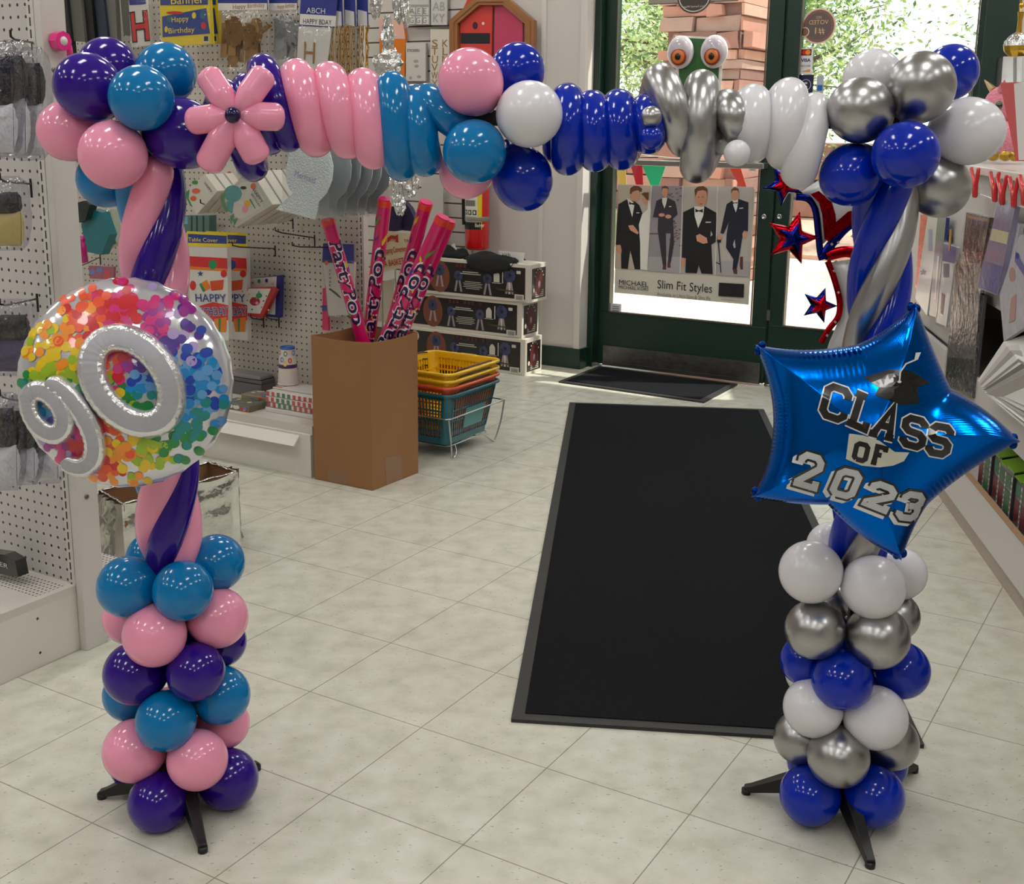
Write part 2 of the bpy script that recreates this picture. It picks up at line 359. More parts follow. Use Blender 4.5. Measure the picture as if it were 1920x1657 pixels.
def P(x, y, z): return V((x, y, z))
AXL, AXR = P(-0.586, YA, 0), P(0.647, YA, 0)
G1 = 'round balloons of the left column'; G2 = 'round balloons of the right column'
def ring(ax, specs, group):
    for (c, px, py, r, dy, lab) in specs:
        if 'hidden' in lab and dy >= .06 and 'half' not in lab: r, dy = 56, .05; px = px * .6 + (330 if ax.x < 0 else 1590) * .4
        q = at_y(px, py, YA + dy); core = P(ax.x, YA, q.z)
        balloon(c, px, py, r, dy, core, lab, group)
S = 'glossy %s balloon, '
ring(AXL, [
 ('teal', 240, 1100, 58, -.045, 'glossy teal balloon, left front one of the top ring of the left column'),
 ('teal', 343, 1107, 57, -.065, 'glossy teal balloon, front one of the top ring under the left twisted strands'),
 ('teal', 405, 1055, 54, .03, 'glossy teal balloon, right one of the top ring of the left column'),
 ('teal', 284, 1046, 48, .075, 'glossy teal balloon, half hidden back one of the top ring of the left column'),
 ('pink', 290, 1190, 60, -.07, 'pink balloon, front one of the upper pink ring of the left column'),
 ('pink', 408, 1158, 57, -.01, 'pink balloon, right one of the upper pink ring of the left column'),
 ('pink', 243, 1158, 50, .045, 'pink balloon, left back one of the upper pink ring of the left column'),
 ('pink', 345, 1130, 46, .08, 'pink balloon at the hidden back of the upper pink ring of the left column'),
 ('purple', 253, 1262, 59, -.04, 'dark purple balloon, left one of the upper purple ring of the left column'),
 ('purple', 367, 1259, 55, -.065, 'dark purple balloon, front right one of the upper purple ring of the left column'),
 ('purple', 415, 1203, 47, .04, 'dark purple balloon peeking out at the right back of the upper purple ring, left column'),
 ('purple', 300, 1200, 44, .08, 'dark purple balloon hidden at the back of the upper purple ring, left column'),
 ('teal', 311, 1351, 57, -.075, 'glossy teal balloon, front one of the lower teal ring of the left column'),
 ('teal', 414, 1303, 55, -.01, 'glossy teal balloon, right one of the lower teal ring of the left column'),
 ('teal', 243, 1302, 50, .03, 'glossy teal balloon, left one of the lower teal ring of the left column'),
 ('teal', 395, 1262, 46, .08, 'glossy teal balloon hidden behind the lower teal ring of the left column'),
 ('pink', 252, 1407, 59, -.045, 'pink balloon, left one of the lower pink ring of the left column'),
 ('pink', 370, 1424, 57, -.07, 'pink balloon, front right one of the lower pink ring of the left column'),
 ('pink', 419, 1355, 49, .04, 'pink balloon, right back one of the lower pink ring of the left column'),
 ('pink', 300, 1345, 45, .08, 'pink balloon hidden at the back of the lower pink ring, left column'),
 ('purple', 297, 1503, 57, -.075, 'dark purple balloon, front one of the bottom ring of the left column'),
 ('purple', 427, 1460, 57, -.01, 'dark purple balloon, right one of the bottom ring of the left column'),
 ('purple', 252, 1432, 46, .04, 'dark purple balloon peeking out at the left back of the bottom ring, left column'),
 ('purple', 372, 1400, 46, .08, 'dark purple balloon hidden at the back of the bottom ring, left column'),
], G1)
ring(AXR, [
 ('white', 1520, 1072, 59, -.045, 'pearly white balloon, left front one of the top ring of the right column'),
 ('white', 1637, 1100, 60, -.065, 'pearly white balloon, right front one of the top ring of the right column'),
 ('white', 1688, 1075, 49, .03, 'pearly white balloon, right back one under the lower tip of the blue star'),
 ('white', 1560, 1026, 48, .07, 'pearly white balloon, left back one of the top ring, under the twisted strands'),
 ('silver', 1528, 1180, 56, -.05, 'silver chrome balloon, left front one of the upper silver ring, right column'),
 ('silver', 1645, 1194, 60, -.065, 'silver chrome balloon, right front one of the upper silver ring, right column'),
 ('silver', 1678, 1155, 46, .035, 'silver chrome balloon, right back one of the upper silver ring, right column'),
 ('silver', 1562, 1138, 46, .07, 'silver chrome balloon, back one of the upper silver ring, right column'),
 ('blue', 1579, 1274, 57, -.075, 'royal blue balloon, front one of the upper blue ring of the right column'),
 ('blue', 1689, 1256, 54, -.01, 'royal blue balloon, right one of the upper blue ring of the right column'),
 ('blue', 1511, 1238, 48, .0, 'royal blue balloon, left one of the upper blue ring of the right column'),
 ('blue', 1600, 1200, 45, .08, 'royal blue balloon hidden at the back of the upper blue ring, right column'),
 ('white', 1525, 1326, 56, -.05, 'white balloon, left front one of the middle white ring of the right column'),
 ('white', 1641, 1345, 60, -.07, 'white balloon, right front one of the middle white ring of the right column'),
 ('white', 1519, 1262, 46, .06, 'white balloon peeking out at the left back of the middle white ring'),
 ('white', 1655, 1285, 46, .06, 'white balloon hidden at the right back of the middle white ring'),
 ('silver', 1572, 1418, 58, -.08, 'silver chrome balloon, front one of the lower silver ring of the right column'),
 ('silver', 1501, 1383, 50, -.0, 'silver chrome balloon, left one of the lower silver ring of the right column'),
 ('silver', 1671, 1392, 51, .0, 'silver chrome balloon, right one of the lower silver ring of the right column'),
 ('silver', 1590, 1345, 46, .08, 'silver chrome balloon hidden at the back of the lower silver ring'),
 ('blue', 1519, 1490, 57, -.05, 'royal blue balloon, left front one of the bottom ring of the right column'),
 ('blue', 1637, 1491, 58, -.06, 'royal blue balloon, right front one of the bottom ring of the right column'),
 ('blue', 1522, 1428, 46, .05, 'royal blue balloon, left back one of the bottom ring of the right column'),
 ('blue', 1655, 1432, 46, .05, 'royal blue balloon, right back one of the bottom ring of the right column'),
], G2)
def cluster(px, py, dy, specs, group):
    core = at_y(px, py, YA + dy)
    for (c, x, y, r, d, lab, sq) in specs: balloon(c, x, y, r, d, core, lab, group, sq)
cluster(245, 225, 0, [
 ('purple', 202, 128, 56, .06, 'dark purple balloon at the back top of the upper left cluster', 1.03),
 ('purple', 166, 164, 63, -.04, 'big dark purple balloon at the front upper left of the left cluster', 1.04),
 ('teal', 310, 138, 57, .05, 'glossy teal balloon at the top right of the upper left cluster', 1.03),
 ('teal', 265, 184, 61, -.095, 'glossy teal balloon in the middle front of the upper left cluster', 1.0),
 ('pink', 130, 245, 57, .0, 'pink balloon farthest left in the upper left cluster', 1.05),
 ('pink', 212, 290, 64, -.085, 'pink balloon at the front bottom of the upper left cluster', 1.0),
 ('purple', 340, 250, 66, -.04, 'dark purple balloon behind the pink petals, right side of the upper left cluster', 1.22),
 ('teal', 198, 335, 54, .03, 'glossy teal balloon at the bottom of the upper left cluster', 1.0),
], 'round balloons of the upper left cluster')
cluster(935, 225, 0, [
 ('pink', 883, 154, 61, -.06, 'pink balloon at the top left of the middle cluster', 1.08),
 ('blue', 970, 134, 52, .03, 'royal blue balloon at the top of the middle cluster', 1.04),
 ('white', 992, 214, 62, -.08, 'white balloon at the right front of the middle cluster', 1.06),
 ('teal', 890, 284, 60, -.085, 'glossy teal balloon at the lower left front of the middle cluster', 1.0),
 ('blue', 979, 334, 57, -.01, 'royal blue balloon at the bottom of the middle cluster', 1.1),
 ('pink', 876, 318, 52, .03, 'pink balloon behind the teal one at the bottom of the middle cluster', 1.08),
], 'round balloons of the middle cluster')
cluster(1690, 240, 0, [
 ('white', 1637, 149, 56, .06, 'white balloon at the back top of the upper right cluster', 1.0),
 ('silver', 1614, 207, 61, -.05, 'silver chrome balloon on the left of the upper right cluster', 1.06),
 ('silver', 1726, 164, 64, -.05, 'silver chrome balloon at the top front of the upper right cluster', 1.06),
 ('blue', 1782, 136, 51, .05, 'royal blue balloon at the top right of the upper right cluster', 1.06),
 ('white', 1815, 246, 63, -.01, 'white balloon farthest right in the upper right cluster', 1.08),
 ('blue', 1698, 290, 63, -.11, 'royal blue balloon in the middle front of the upper right cluster', 1.0),
 ('blue', 1596, 327, 58, -.03, 'royal blue balloon at the lower left of the upper right cluster', 1.06),
 ('silver', 1760, 348, 58, .02, 'silver chrome balloon at the bottom right of the upper right cluster', 1.06),
], 'round balloons of the upper right cluster')
for (c, x, y, r, d, lab) in [('silver', 1221, 219, 20, -.108, 'tiny silver chrome balloon on the front of the crossbar between blue and silver coils'),
     ('blue', 1221, 258, 22, -.108, 'tiny royal blue balloon under the tiny silver one on the crossbar'),
     ('white', 1382, 287, 25, -.085, 'tiny white balloon hanging below the silver coil of the crossbar')]:
    balloon(c, x, y, r, d, at_y(x, 240, YA), lab, 'tiny balloons on the crossbar')

# long twisting balloons
def spline(pts, n=14):
    out = []; P4 = [pts[0]] + list(pts) + [pts[-1]]
    for i in range(len(pts) - 1):
        a, b, c, d = P4[i:i + 4]
        for k in range(n):
            t = k / n
            out.append(0.5 * ((2 * b) + (c - a) * t + (2 * a - 5 * b + 4 * c - d) * t * t + (3 * b - a - 3 * c + d) * t ** 3))
    out.append(pts[-1]); return out
def long_balloon(colr, pts, r, lab, group, seg=24, name='twisting_balloon'):
    # arc length resample, round ends
    L = [0]
    for a, b in zip(pts, pts[1:]): L.append(L[-1] + (b - a).length)
    tot = L[-1]; ends = [0, 0.02, 0.08, 0.2, 0.4, 0.7, 1.0]
    s = [e * r for e in ends] + [r + (tot - 2 * r) * k / max(1, int(tot / 0.008)) for k in range(1, int(tot / 0.008))] + [tot - e * r for e in reversed(ends)]
    res = []; rs = []; j = 0
    for q in s:
        while j < len(L) - 2 and L[j + 1] < q: j += 1
        t = (q - L[j]) / max(1e-9, L[j + 1] - L[j]); res.append(pts[j].lerp(pts[j + 1], t))
        e = min(q, tot - q); rs.append(r * math.sqrt(max(0.0, 1 - max(0, 1 - e / r) ** 2)) + 0.0008)
    m = MB(); m.tube(res, rs, seg=seg); o = m.build(name, BC[colr])
    tag(o, lab, 'balloon', group)
    k = MB(); d = (pts[0] - pts[1]).normalized(); k.lathe(pts[0] - d * 0.002, [(0.004, 0), (0.003, .004), (0.0045, .008), (0, .009)], ax=d, seg=8); k.build('knot', BC[colr], o)
    return o
def coil(colr, loops, r, lab, start=None, end=None, h=0.047, group='long balloons coiled around the crossbar'):
    # loops: (top px, top py, bottom px, bottom py): front strand runs top to bottom, back strand returns to the next top
    q = []; N = 12
    def half(x0, y0, x1, y1, sg, last=False):
        for k in range(N + (1 if last else 0)):
            th = pi * k / N; e = (1 - math.cos(th)) / 2; q.append((x0 + (x1 - x0) * (e * .6 + .4 * k / N), y0 + (y1 - y0) * e, -sg * h * math.sin(th)))
    if start: half(start[0], start[1], loops[0][0], loops[0][1], -1)
    for i, (tx, ty, bx, by) in enumerate(loops):
        lastl = i == len(loops) - 1; half(tx, ty, bx, by, 1, lastl and not end)
        if not lastl: half(bx, by, loops[i + 1][0], loops[i + 1][1], -1)
        elif end: half(bx, by, end[0], end[1], -1, True)
    pts = [at_y(x, y, YA + d) for x, y, d in q]
    return long_balloon(colr, pts, r, lab, group)
K = 2.1 / FOC
coil('purple', [(420, 176, 474, 312), (462, 165, 506, 262), (492, 130, 546, 264)], 27 * K, 'dark purple long balloon coiled around the crossbar behind the pink flower', start=(392, 245, .03))
coil('pink', [(552, 134, 592, 262), (617, 148, 652, 266), (681, 160, 702, 295)], 30.5 * K, 'pink long balloon in three coils around the crossbar right of the flower')
coil('teal', [(733, 156, 752, 308), (776, 190, 800, 308)], 30 * K, 'teal long balloon coiled around the crossbar next to the middle cluster', end=None)
long_balloon('teal', spline([at_y(793, 178, YA + .01), at_y(812, 196, YA - .03), at_y(845, 224, YA - .04), at_y(885, 250, YA - .02)]), 28 * K, 'teal long balloon end slanting into the middle cluster', 'long balloons coiled around the crossbar')
coil('blue', [(1064, 187, 1064, 298), (1110, 200, 1116, 291), (1160, 198, 1166, 288), (1212, 206, 1218, 262)], 29 * K, 'royal blue long balloon coiled around the crossbar right of the middle cluster', start=(1045, 285, .03))
coil('silver', [(1238, 150, 1284, 264), (1316, 162, 1306, 312), (1364, 199, 1385, 243)], 29.5 * K, 'silver chrome long balloon in loose coils around the crossbar', start=(1208, 262, .03), end=None)
coil('white', [(1412, 192, 1408, 272), (1480, 180, 1470, 285), (1526, 208, 1494, 330)], 32 * K, 'pearly white long balloon coiled around the crossbar beside the upper right cluster', start=(1352, 262, .05))

def helix(ax, z0, z1, a0, pitch, hr, n=60, pinch=True):
    pts = []
    for i in range(n + 1):
        z = z0 + (z1 - z0) * i / n; a = a0 + 2 * pi * (z - z0) / pitch; h = hr
        if pinch: h = hr * min(1, 0.3 + 9 * (z - z0), 0.75 + 8 * (z1 - z))
        pts.append(P(ax.x + h * math.cos(a), ax.y + h * math.sin(a), z))
    return pts
HG = 'long balloons twisted around the upright poles'
zl0, zl1 = 0.445, 1.195
LPT = 0.475; _z = at_y(290, 518, YA - .05).z; LPH = -90 - 360 * (_z - zl0) / LPT
RPT = 0.49; _z = at_y(1660, 512, YA - .05).z; RPH = -90 - 360 * (_z - zl0) / RPT
for i, (c, a, lab) in enumerate([('purple', 0, 'dark purple long balloon twisted around the left pole'), ('pink', 90, 'pink long balloon twisted around the left pole, crossing its front at the top'),
        ('teal', 180, 'teal long balloon twisted around the left pole, seen only at its top left'), ('pink', 270, 'pink long balloon twisted around the left pole, right of the purple strand')]):
    long_balloon(c, helix(AXL, zl0, zl1, math.radians(a + LPH), LPT, 0.0285), 0.029, lab, HG)
for i, (c, a, lab) in enumerate([('silver', 0, 'silver chrome long balloon twisted around the right pole'), ('blue', 90, 'royal blue long balloon twisted around the right pole, left of the silver strand'),
        ('blue', 180, 'royal blue long balloon twisted around the back of the right pole'), ('blue', 270, 'royal blue long balloon twisted around the right pole, right of the silver strand')]):
    long_balloon(c, helix(AXR, zl0, zl1, math.radians(a + RPH), RPT, 0.0262), 0.0268, lab, HG)

# flower of long balloons
fl = at_y(441, 216, YA - .125)
t = thing('balloon_flower', 'six petal pink balloon flower with a small dark centre on the crossbar', 'balloon flower', fl)
for (x, y, rp) in ((384, 132, 22), (502, 130, 22), (535, 220, 23), (488, 304, 24), (386, 318, 24), (351, 228, 23)):
    tip = at_y(x, y, YA - .10); d = (tip - fl); n_ = d.normalized(); r = rp * K; L = d.length
    pts = [fl + n_ * (0.008 + (L - 0.008) * k / 24) for k in range(25)]
    rs = []
    for k in range(25):
        q = k / 24; w = min(1, 0.35 + 1.3 * q ** 0.7); e = L * (1 - q)
        rs.append(r * w * (math.sqrt(max(0, 1 - max(0, 1 - (e / (r * .8))) ** 2)) if e < r * .8 else 1) + 0.0005)
    m = MB(); m.tube(pts, rs, seg=20); m.build('petal', BC['pink'], t)
m = MB(); m.ball(fl + V((0, -.018, 0)), 0.0125, seg=20, rings=14); m.build('flower_centre', latex('navy_latex', (22, 14, 62)), t)

# the black stand: two tripods, two poles, the crossbar
st = thing('arch_stand', 'black metal arch stand with tripod feet and a crossbar holding the balloons', 'stand', P((AXL.x + AXR.x) / 2, YA, 0))
for ax, legs in ((AXL, [(187, 1490), (381, 1593), (484, 1436)]), (AXR, [(1395, 1481), (1633, 1622), (1716, 1440)])):
    m = MB(); m.tube([ax + EZ * 0.04, ax + EZ * 1.27], 0.0095, seg=12); m.build('pole', BLACK, st)
    m = MB(); m.lathe(ax + EZ * 0.02, [(0, 0), (.022, 0), (.026, .01), (.026, .05), (.018, .07), (0, .07)]); m.build('hub', BLACK, st, bev=0.001)
    for q in legs:
        tip = on_z(q[0], q[1], 0.006); d = V((tip.x - ax.x, tip.y - ax.y, 0)); L = d.length; d.normalize(); s = d.cross(EZ)
        m = MB(); w0, w1 = 0.017, 0.0075
        a = ax + EZ * 0.085; b_ = ax + EZ * 0.045; e = ax + d * L
        prof = [(0.0, .098, .050), (0.25 * L, .080, .030), (L * .93, .020, .006), (L, .016, .004)]
        vs = []
        for (x, zt, zb) in prof:
            w = w0 + (w1 - w0) * x / L
            for (ss, z) in ((-1, zb), (1, zb), (1, zt), (-1, zt)): vs.append(ax + d * x + s * (w * ss) + EZ * z)
        fs = [(i * 4 + k, i * 4 + (k + 1) % 4, i * 4 + 4 + (k + 1) % 4, i * 4 + 4 + k) for i in range(3) for k in range(4)] + [(3, 2, 1, 0), (12, 13, 14, 15)]
        m.add(vs, fs); lg = m.build('leg', BLACK, st, bev=0.0015)
        m = MB(); m.lathe(ax + d * (L - .004), [(0, 0), (.009, 0), (.009, .010), (0, .010)], seg=12); m.build('foot_cap', BLACK, lg)
m = MB(); z = 1.262; m.box(P(AXL.x - .03, YA - .0125, z - .0125), V((AXR.x - AXL.x + .06, 0, 0)), V((0, .025, 0)), V((0, 0, .025))); m.build('crossbar', BLACK, st, bev=0.001)

# ---------------------------------------------------------------- foil balloons
def seg_dist(px, py, ax, ay, bx, by):
    dx, dy = bx - ax, by - ay; t = max(0, min(1, ((px - ax) * dx + (py - ay) * dy) / (dx * dx + dy * dy + 1e-12)))
    return math.hypot(px - ax - t * dx, py - ay - t * dy), t
def outline_dist(u, v, out):
    best = 9; bi = 0; n = len(out)
    for i in range(n):
        a = out[i]; b = out[(i + 1) % n]
        d, t = seg_dist(u, v, a[0], a[1], b[0], b[1])
        if d < best: best = d; bi = i + t
    return best, bi
class Frame:
    def __init__(s, o, x, y): s.o = o; s.x = x.normalized(); s.y = y.normalized(); s.n = s.x.cross(s.y).normalized()
    def p(s, u, v, w=0.0): return s.o + s.x * u + s.y * v + s.n * w
    def uv(s, px, py):
        q = hit(px, py, s.o, s.n) - s.o; return (q.dot(s.x), q.dot(s.y))
def facing(px, py, Y, yaw=0.0, tilt=0.0):
    o = at_y(px, py, Y); n = (CAM - o).normalized(); n = (n * math.cos(yaw) + EZ.cross(n) * math.sin(yaw)); n = (n + EZ * tilt).normalized()
    x = EZ.cross(n).normalized(); return Frame(o, x, n.cross(x))
def foil_height(fr, out, H, k, npuck, amp, centre=(0, 0)):
    def h(u, v):
        d, i = outline_dist(u, v, out)
        e = 1 - math.exp(-d / k); w = H * (max(0, e) ** 0.62)
        if amp: w += amp * math.exp(-d / 0.016) * math.sin(i / len(out) * 2 * pi * npuck) * min(1, d / 0.004)
        return w
    return h
def foil_mesh(mb, fr, out, h, rings=30, m=0, centre=(0, 0)):
    n = len(out); cu, cv = centre
    ss = [((j / rings) ** 0.75) for j in range(rings + 1)]
    hv = {}
    for sg in (1, -1):
        vs = [fr.p(cu, cv, sg * h(cu, cv))]
        for j in range(1, rings + 1):
            for i in range(n):
                q = ss[j] * 1.0; u = cu + (out[i][0] - cu) * q; v = cv + (out[i][1] - cv) * q
                if (j, i) not in hv: hv[(j, i)] = 0.0004 if j == rings else h(u, v)
                vs.append(fr.p(u, v, sg * hv[(j, i)]))
        fs = [(0, 1 + i, 1 + (i + 1) % n) for i in range(n)]
        for j in range(rings - 1):
            for i in range(n):
                a = 1 + j * n + i; b = 1 + j * n + (i + 1) % n; fs.append((a, a + n, b + n, b))
        if sg < 0: fs = [tuple(reversed(f)) for f in fs]
        mb.add(vs, fs, m, True)
def strip(mb, fr, path, w, h, off, m=0, closed=False, step=0.006, mitre=True, side=0.0):
    """flat printed band of half width w along a path of (u, v) points, lying on the height field h"""
    pts = [V((p[0], p[1])) for p in path]; n = len(pts); L = []; Rr = []
    for i in range(n):
        a = pts[i - 1] if (i > 0 or closed) else None; b = pts[(i + 1) % n] if (i < n - 1 or closed) else None
        d1 = (pts[i] - a).normalized() if a is not None else None; d2 = (b - pts[i]).normalized() if b is not None else None
        d1 = d1 or d2; d2 = d2 or d1
        n1 = V((-d1.y, d1.x)); n2 = V((-d2.y, d2.x)); mm = (n1 + n2).normalized(); k = w / max(0.45, mm.dot(n1))
        L.append(pts[i] + mm * k); Rr.append(pts[i] - mm * k)
    rng = range(n if closed else n - 1)
    for i in rng:
        j = (i + 1) % n; cnt = max(1, int((pts[j] - pts[i]).length / step)); ac = max(2, int(2 * w / step))
        vs = []
        for q in range(cnt + 1):
            l = L[i].lerp(L[j], q / cnt); r = Rr[i].lerp(Rr[j], q / cnt)
            for c in range(ac + 1):
                s_ = l.lerp(r, c / ac); vs.append(fr.p(s_.x, s_.y, h(s_.x, s_.y) + off))
        mb.add(vs, [(q * (ac + 1) + c, (q + 1) * (ac + 1) + c, (q + 1) * (ac + 1) + c + 1, q * (ac + 1) + c + 1) for q in range(cnt) for c in range(ac)], m, True)
def patch(mb, fr, pts, h, off, m=0, depth=3):
    """filled printed shape on a height field"""
    tris = [tuple(t) for t in tessellate_polygon([[V((p[0], p[1], 0)) for p in pts]])]
    todo = [([V((pts[i][0], pts[i][1])) for i in t], 0) for t in tris]
    while todo:
        t, d = todo.pop(); e = [(t[1] - t[0]).length, (t[2] - t[1]).length, (t[0] - t[2]).length]
        k = max(range(3), key=lambda i: e[i])
        if e[k] > 0.012 and d < 12:
            a, b, c = t[k], t[(k + 1) % 3], t[(k + 2) % 3]; mid = (a + b) / 2
            todo += [([a, mid, c], d + 1), ([mid, b, c], d + 1)]
        else: mb.add([fr.p(p.x, p.y, h(p.x, p.y) + off) for p in t], [(0, 1, 2)], m, True)

# varsity letters as strokes in a 1 x 1.5 box
def vl(ch):
    c = .22
    oct_ = [(c, 0), (1 - c, 0), (1, c), (1, 1.5 - c), (1 - c, 1.5), (c, 1.5), (0, 1.5 - c), (0, c)]
    D = {'C': [[(1, 1.1), (1, 1.5 - c), (1 - c, 1.5), (c, 1.5), (0, 1.5 - c), (0, c), (c, 0), (1 - c, 0), (1, c), (1, .4)]],
         'L': [[(.3, 1.5), (.3, 0), (1, 0), (1, .35)], [(0, 1.5), (.6, 1.5)], [(0, 0), (.35, 0)]],
         'A': [[(.1, 0), (.5, 1.5), (.9, 0)], [(.28, .5), (.72, .5)], [(-.1, 0), (.32, 0)], [(.68, 0), (1.1, 0)]],
         'S': [[(1, 1.15), (1, 1.5 - c), (1 - c, 1.5), (c, 1.5), (0, 1.5 - c), (0, .98), (c, .78), (1 - c, .72), (1, .52), (1, c), (1 - c, 0), (c, 0), (0, c), (0, .35)]],
         'O': [oct_ + [oct_[0]]], '0': [oct_ + [oct_[0]]],
         'F': [[(.25, 0), (.25, 1.5)], [(0, 1.5), (1, 1.5), (1, 1.15)], [(.25, .78), (.75, .78)], [(0, 0), (.5, 0)]],
         '2': [[(0, 1.1), (0, 1.5 - c), (c, 1.5), (1 - c, 1.5), (1, 1.5 - c), (1, 1.0), (.05, .12), (.05, 0), (1, 0), (1, .35)]],
         '3': [[(0, 1.15), (0, 1.5 - c), (c, 1.5), (1 - c, 1.5), (1, 1.5 - c), (1, 1.0), (.78, .78), (.4, .78)], [(.78, .78), (1, .58), (1, c), (1 - c, 0), (c, 0), (0, c), (0, .38)]]}
    return D[ch]
def varsity(mb, fr, h, text, org, xd, yd, sz, adv, layers):
    """org: (u, v) of the baseline start; xd, yd: 2D directions; layers: (half width, offset, material, shift u, shift v)"""
    for i, ch in enumerate(text):
        bu = org[0] + xd[0] * adv * i; bv = org[1] + xd[1] * adv * i
        for (w, off, m, su, sv) in layers:
            for st_ in vl(ch):
                pth = [(bu + sz * (p[0] * xd[0] + p[1] * yd[0]) + su, bv + sz * (p[0] * xd[1] + p[1] * yd[1]) + sv) for p in st_]
                strip(mb, fr, pth, w, h, off, m)

FOILB = mat('blue_foil', (0, 96, 196), 0.17, 1.0, coat=0.0, bump=0.05, bscale=30)
FBK = mat('print_black', (14, 12, 14), 0.2, coat=0.4); FWH = mat('print_silver_white', (206, 206, 208), 0.22, 0.2)
# ---- star
SF = facing(1629, 806, YA - .17, yaw=0.10)
tips = [(1717, 566), (1913, 828), (1690, 1050), (1408, 932), (1416, 646)]; notch = [(1784, 731), (1741, 944), (1552, 946), (1450, 792), (1606, 646)]
mids = [((1748, 660), .5), ((1845, 770), 0), ((1825, 885), 0), ((1718, 992), 0), ((1610, 1000), 0), ((1478, 942), 0), ((1436, 868), 0), ((1447, 722), 0), ((1500, 655), 0), ((1668, 608), 0)]
seq = []
order = [(tips[0], (1750, 655)), (notch[0], (1852, 772)), (tips[1], (1822, 880)), (notch[1], (1716, 985)), (tips[2], (1618, 1006)), (notch[2], (1482, 943)), (tips[3], (1438, 870)), (notch[3], (1442, 722)), (tips[4], (1508, 656)), (notch[4], (1668, 612))]
for i, (c, md) in enumerate(order):
    nx = order[(i + 1) % 10][0]; N = 22
    for k in range(N):
        t = k / N; u = 2 * (1 - t) * t; cxp = md[0] * 2 - (c[0] + nx[0]) / 2; cyp = md[1] * 2 - (c[1] + nx[1]) / 2
        q = ((1 - t) ** 2 * c[0] + u * cxp + t * t * nx[0], (1 - t) ** 2 * c[1] + u * cyp + t * t * nx[1]); seq.append(SF.uv(*q))
def rounded(seq, fr, r):      # blunt the sharp tips a little
    return seq
sh = foil_height(SF, seq, 0.076, 0.060, 215, 0.0009)
_memo = {}
def sh2(u, v):
    k = (round(u, 4), round(v, 4))
    if k not in _memo: _memo[k] = sh(u, v)
    return _memo[k]
def seq_fine(seq, n):
    out = []
    for i in range(len(seq)):
        a = seq[i]; b = seq[(i + 1) % len(seq)]
        for k in range(n): out.append((a[0] + (b[0] - a[0]) * k / n, a[1] + (b[1] - a[1]) * k / n))
    return out
m = MB(); foil_mesh(m, SF, seq_fine(seq, 4), sh, rings=30)
star = m.build('foil_balloon', FOILB); tag(star, 'big metallic blue star foil balloon printed CLASS OF 2023 on the right column', 'balloon')
for tp in tips:
    m = MB()
    u, v = SF.uv(*tp); l = math.hypot(u, v); c = SF.p(u * (1 - .01 / l), v * (1 - .01 / l), 0); ax_ = (SF.x * u + SF.y * v).normalized(); sd_ = ax_.cross(SF.n)
    for k in (-1, 1): m.ball(c + sd_ * (.005 * k), 0.0065, seg=12, rings=8, sc=(1, 1, 1.2))
    m.build('tip_tab', mat('blue_foil_tab', (0, 50, 130), 0.25, 1.0), star)
def d2(fr, a, b):
    ua, va = fr.uv(*a); ub, vb = fr.uv(*b); l = math.hypot(ub - ua, vb - va); return ((ub - ua) / l, (vb - va) / l), l
xd, L = d2(SF, (1536, 776), (1760, 852)); yd = (-xd[1], xd[0])
m = MB()
sz = L / 4 / 1.32 * .92
def updir(fr, a, b): return d2(fr, a, b)[0]
# CLASS: each letter placed where it is printed
LW = 0.0055
for ch, a, b, top in (('C', (1536, 776), (1573, 789), (1550, 724)), ('L', (1581, 790), (1613, 804), (1598, 738)), ('A', (1625, 811), (1661, 820), (1648, 760)), ('S', (1681, 829), (1716, 838), (1690, 782)), ('S', (1729, 845), (1763, 851), (1738, 797))):
    x_, l_ = d2(SF, a, b); y_, h_ = d2(SF, a, top); u0, v0 = SF.uv(*a)
    for (w, off, mi) in ((LW + .0022, .0010, 1), (LW, .0016, 0)):
        for st_ in vl(ch): strip(m, SF, [(u0 + x_[0] * l_ * p[0] + y_[0] * h_ * p[1] / 1.5, v0 + x_[1] * l_ * p[0] + y_[1] * h_ * p[1] / 1.5) for p in st_], w, sh2, off, mi)
for ch, a, b, top in (('2', (1490, 902), (1524, 912), (1503, 849)), ('0', (1556, 920), (1590, 928), (1572, 879)), ('2', (1615, 938), (1651, 952), (1634, 901)), ('3', (1676, 964), (1710, 970), (1692, 922))):
    x_, l_ = d2(SF, a, b); y_, h_ = d2(SF, a, top); u0, v0 = SF.uv(*a)
    for (w, off, mi, su, sv) in ((.0085, .0008, 1, -.006, -.004), (.0088, .0013, 0, 0, 0), (.0052, .0018, 2, 0, 0)):
        for st_ in vl(ch): strip(m, SF, [(u0 + su + x_[0] * l_ * p[0] + y_[0] * h_ * p[1] / 1.5, v0 + sv + x_[1] * l_ * p[0] + y_[1] * h_ * p[1] / 1.5) for p in st_], w, sh2, off, mi)
flag = [(1585, 812), (1588, 812), (1610, 815), (1640, 825), (1668, 845), (1695, 846), (1685, 862), (1665, 870), (1640, 873), (1608, 870), (1580, 858)]
patch(m, SF, [SF.uv(*q) for q in flag], sh2, .0009, 3)
for ch, a, b, top in (('O', (1594, 857), (1612, 861), (1600, 829)), ('F', (1625, 863), (1650, 843 + 14), (1632, 834))):
    b = (a[0] + 20, a[1] + 5); x_, l_ = d2(SF, a, b); y_, h_ = d2(SF, a, top); u0, v0 = SF.uv(*a)
    for st_ in vl(ch): strip(m, SF, [(u0 + x_[0] * l_ * p[0] + y_[0] * h_ * p[1] / 1.5, v0 + x_[1] * l_ * p[0] + y_[1] * h_ * p[1] / 1.5) for p in st_], .0038, sh2, .0016, 0)
m.build('lettering', [FBK, FWH, mat('print_grey', (178, 180, 184), 0.3, 0.1), mat('print_cream', (196, 196, 184), 0.25, 0.3)], star)
m = MB()
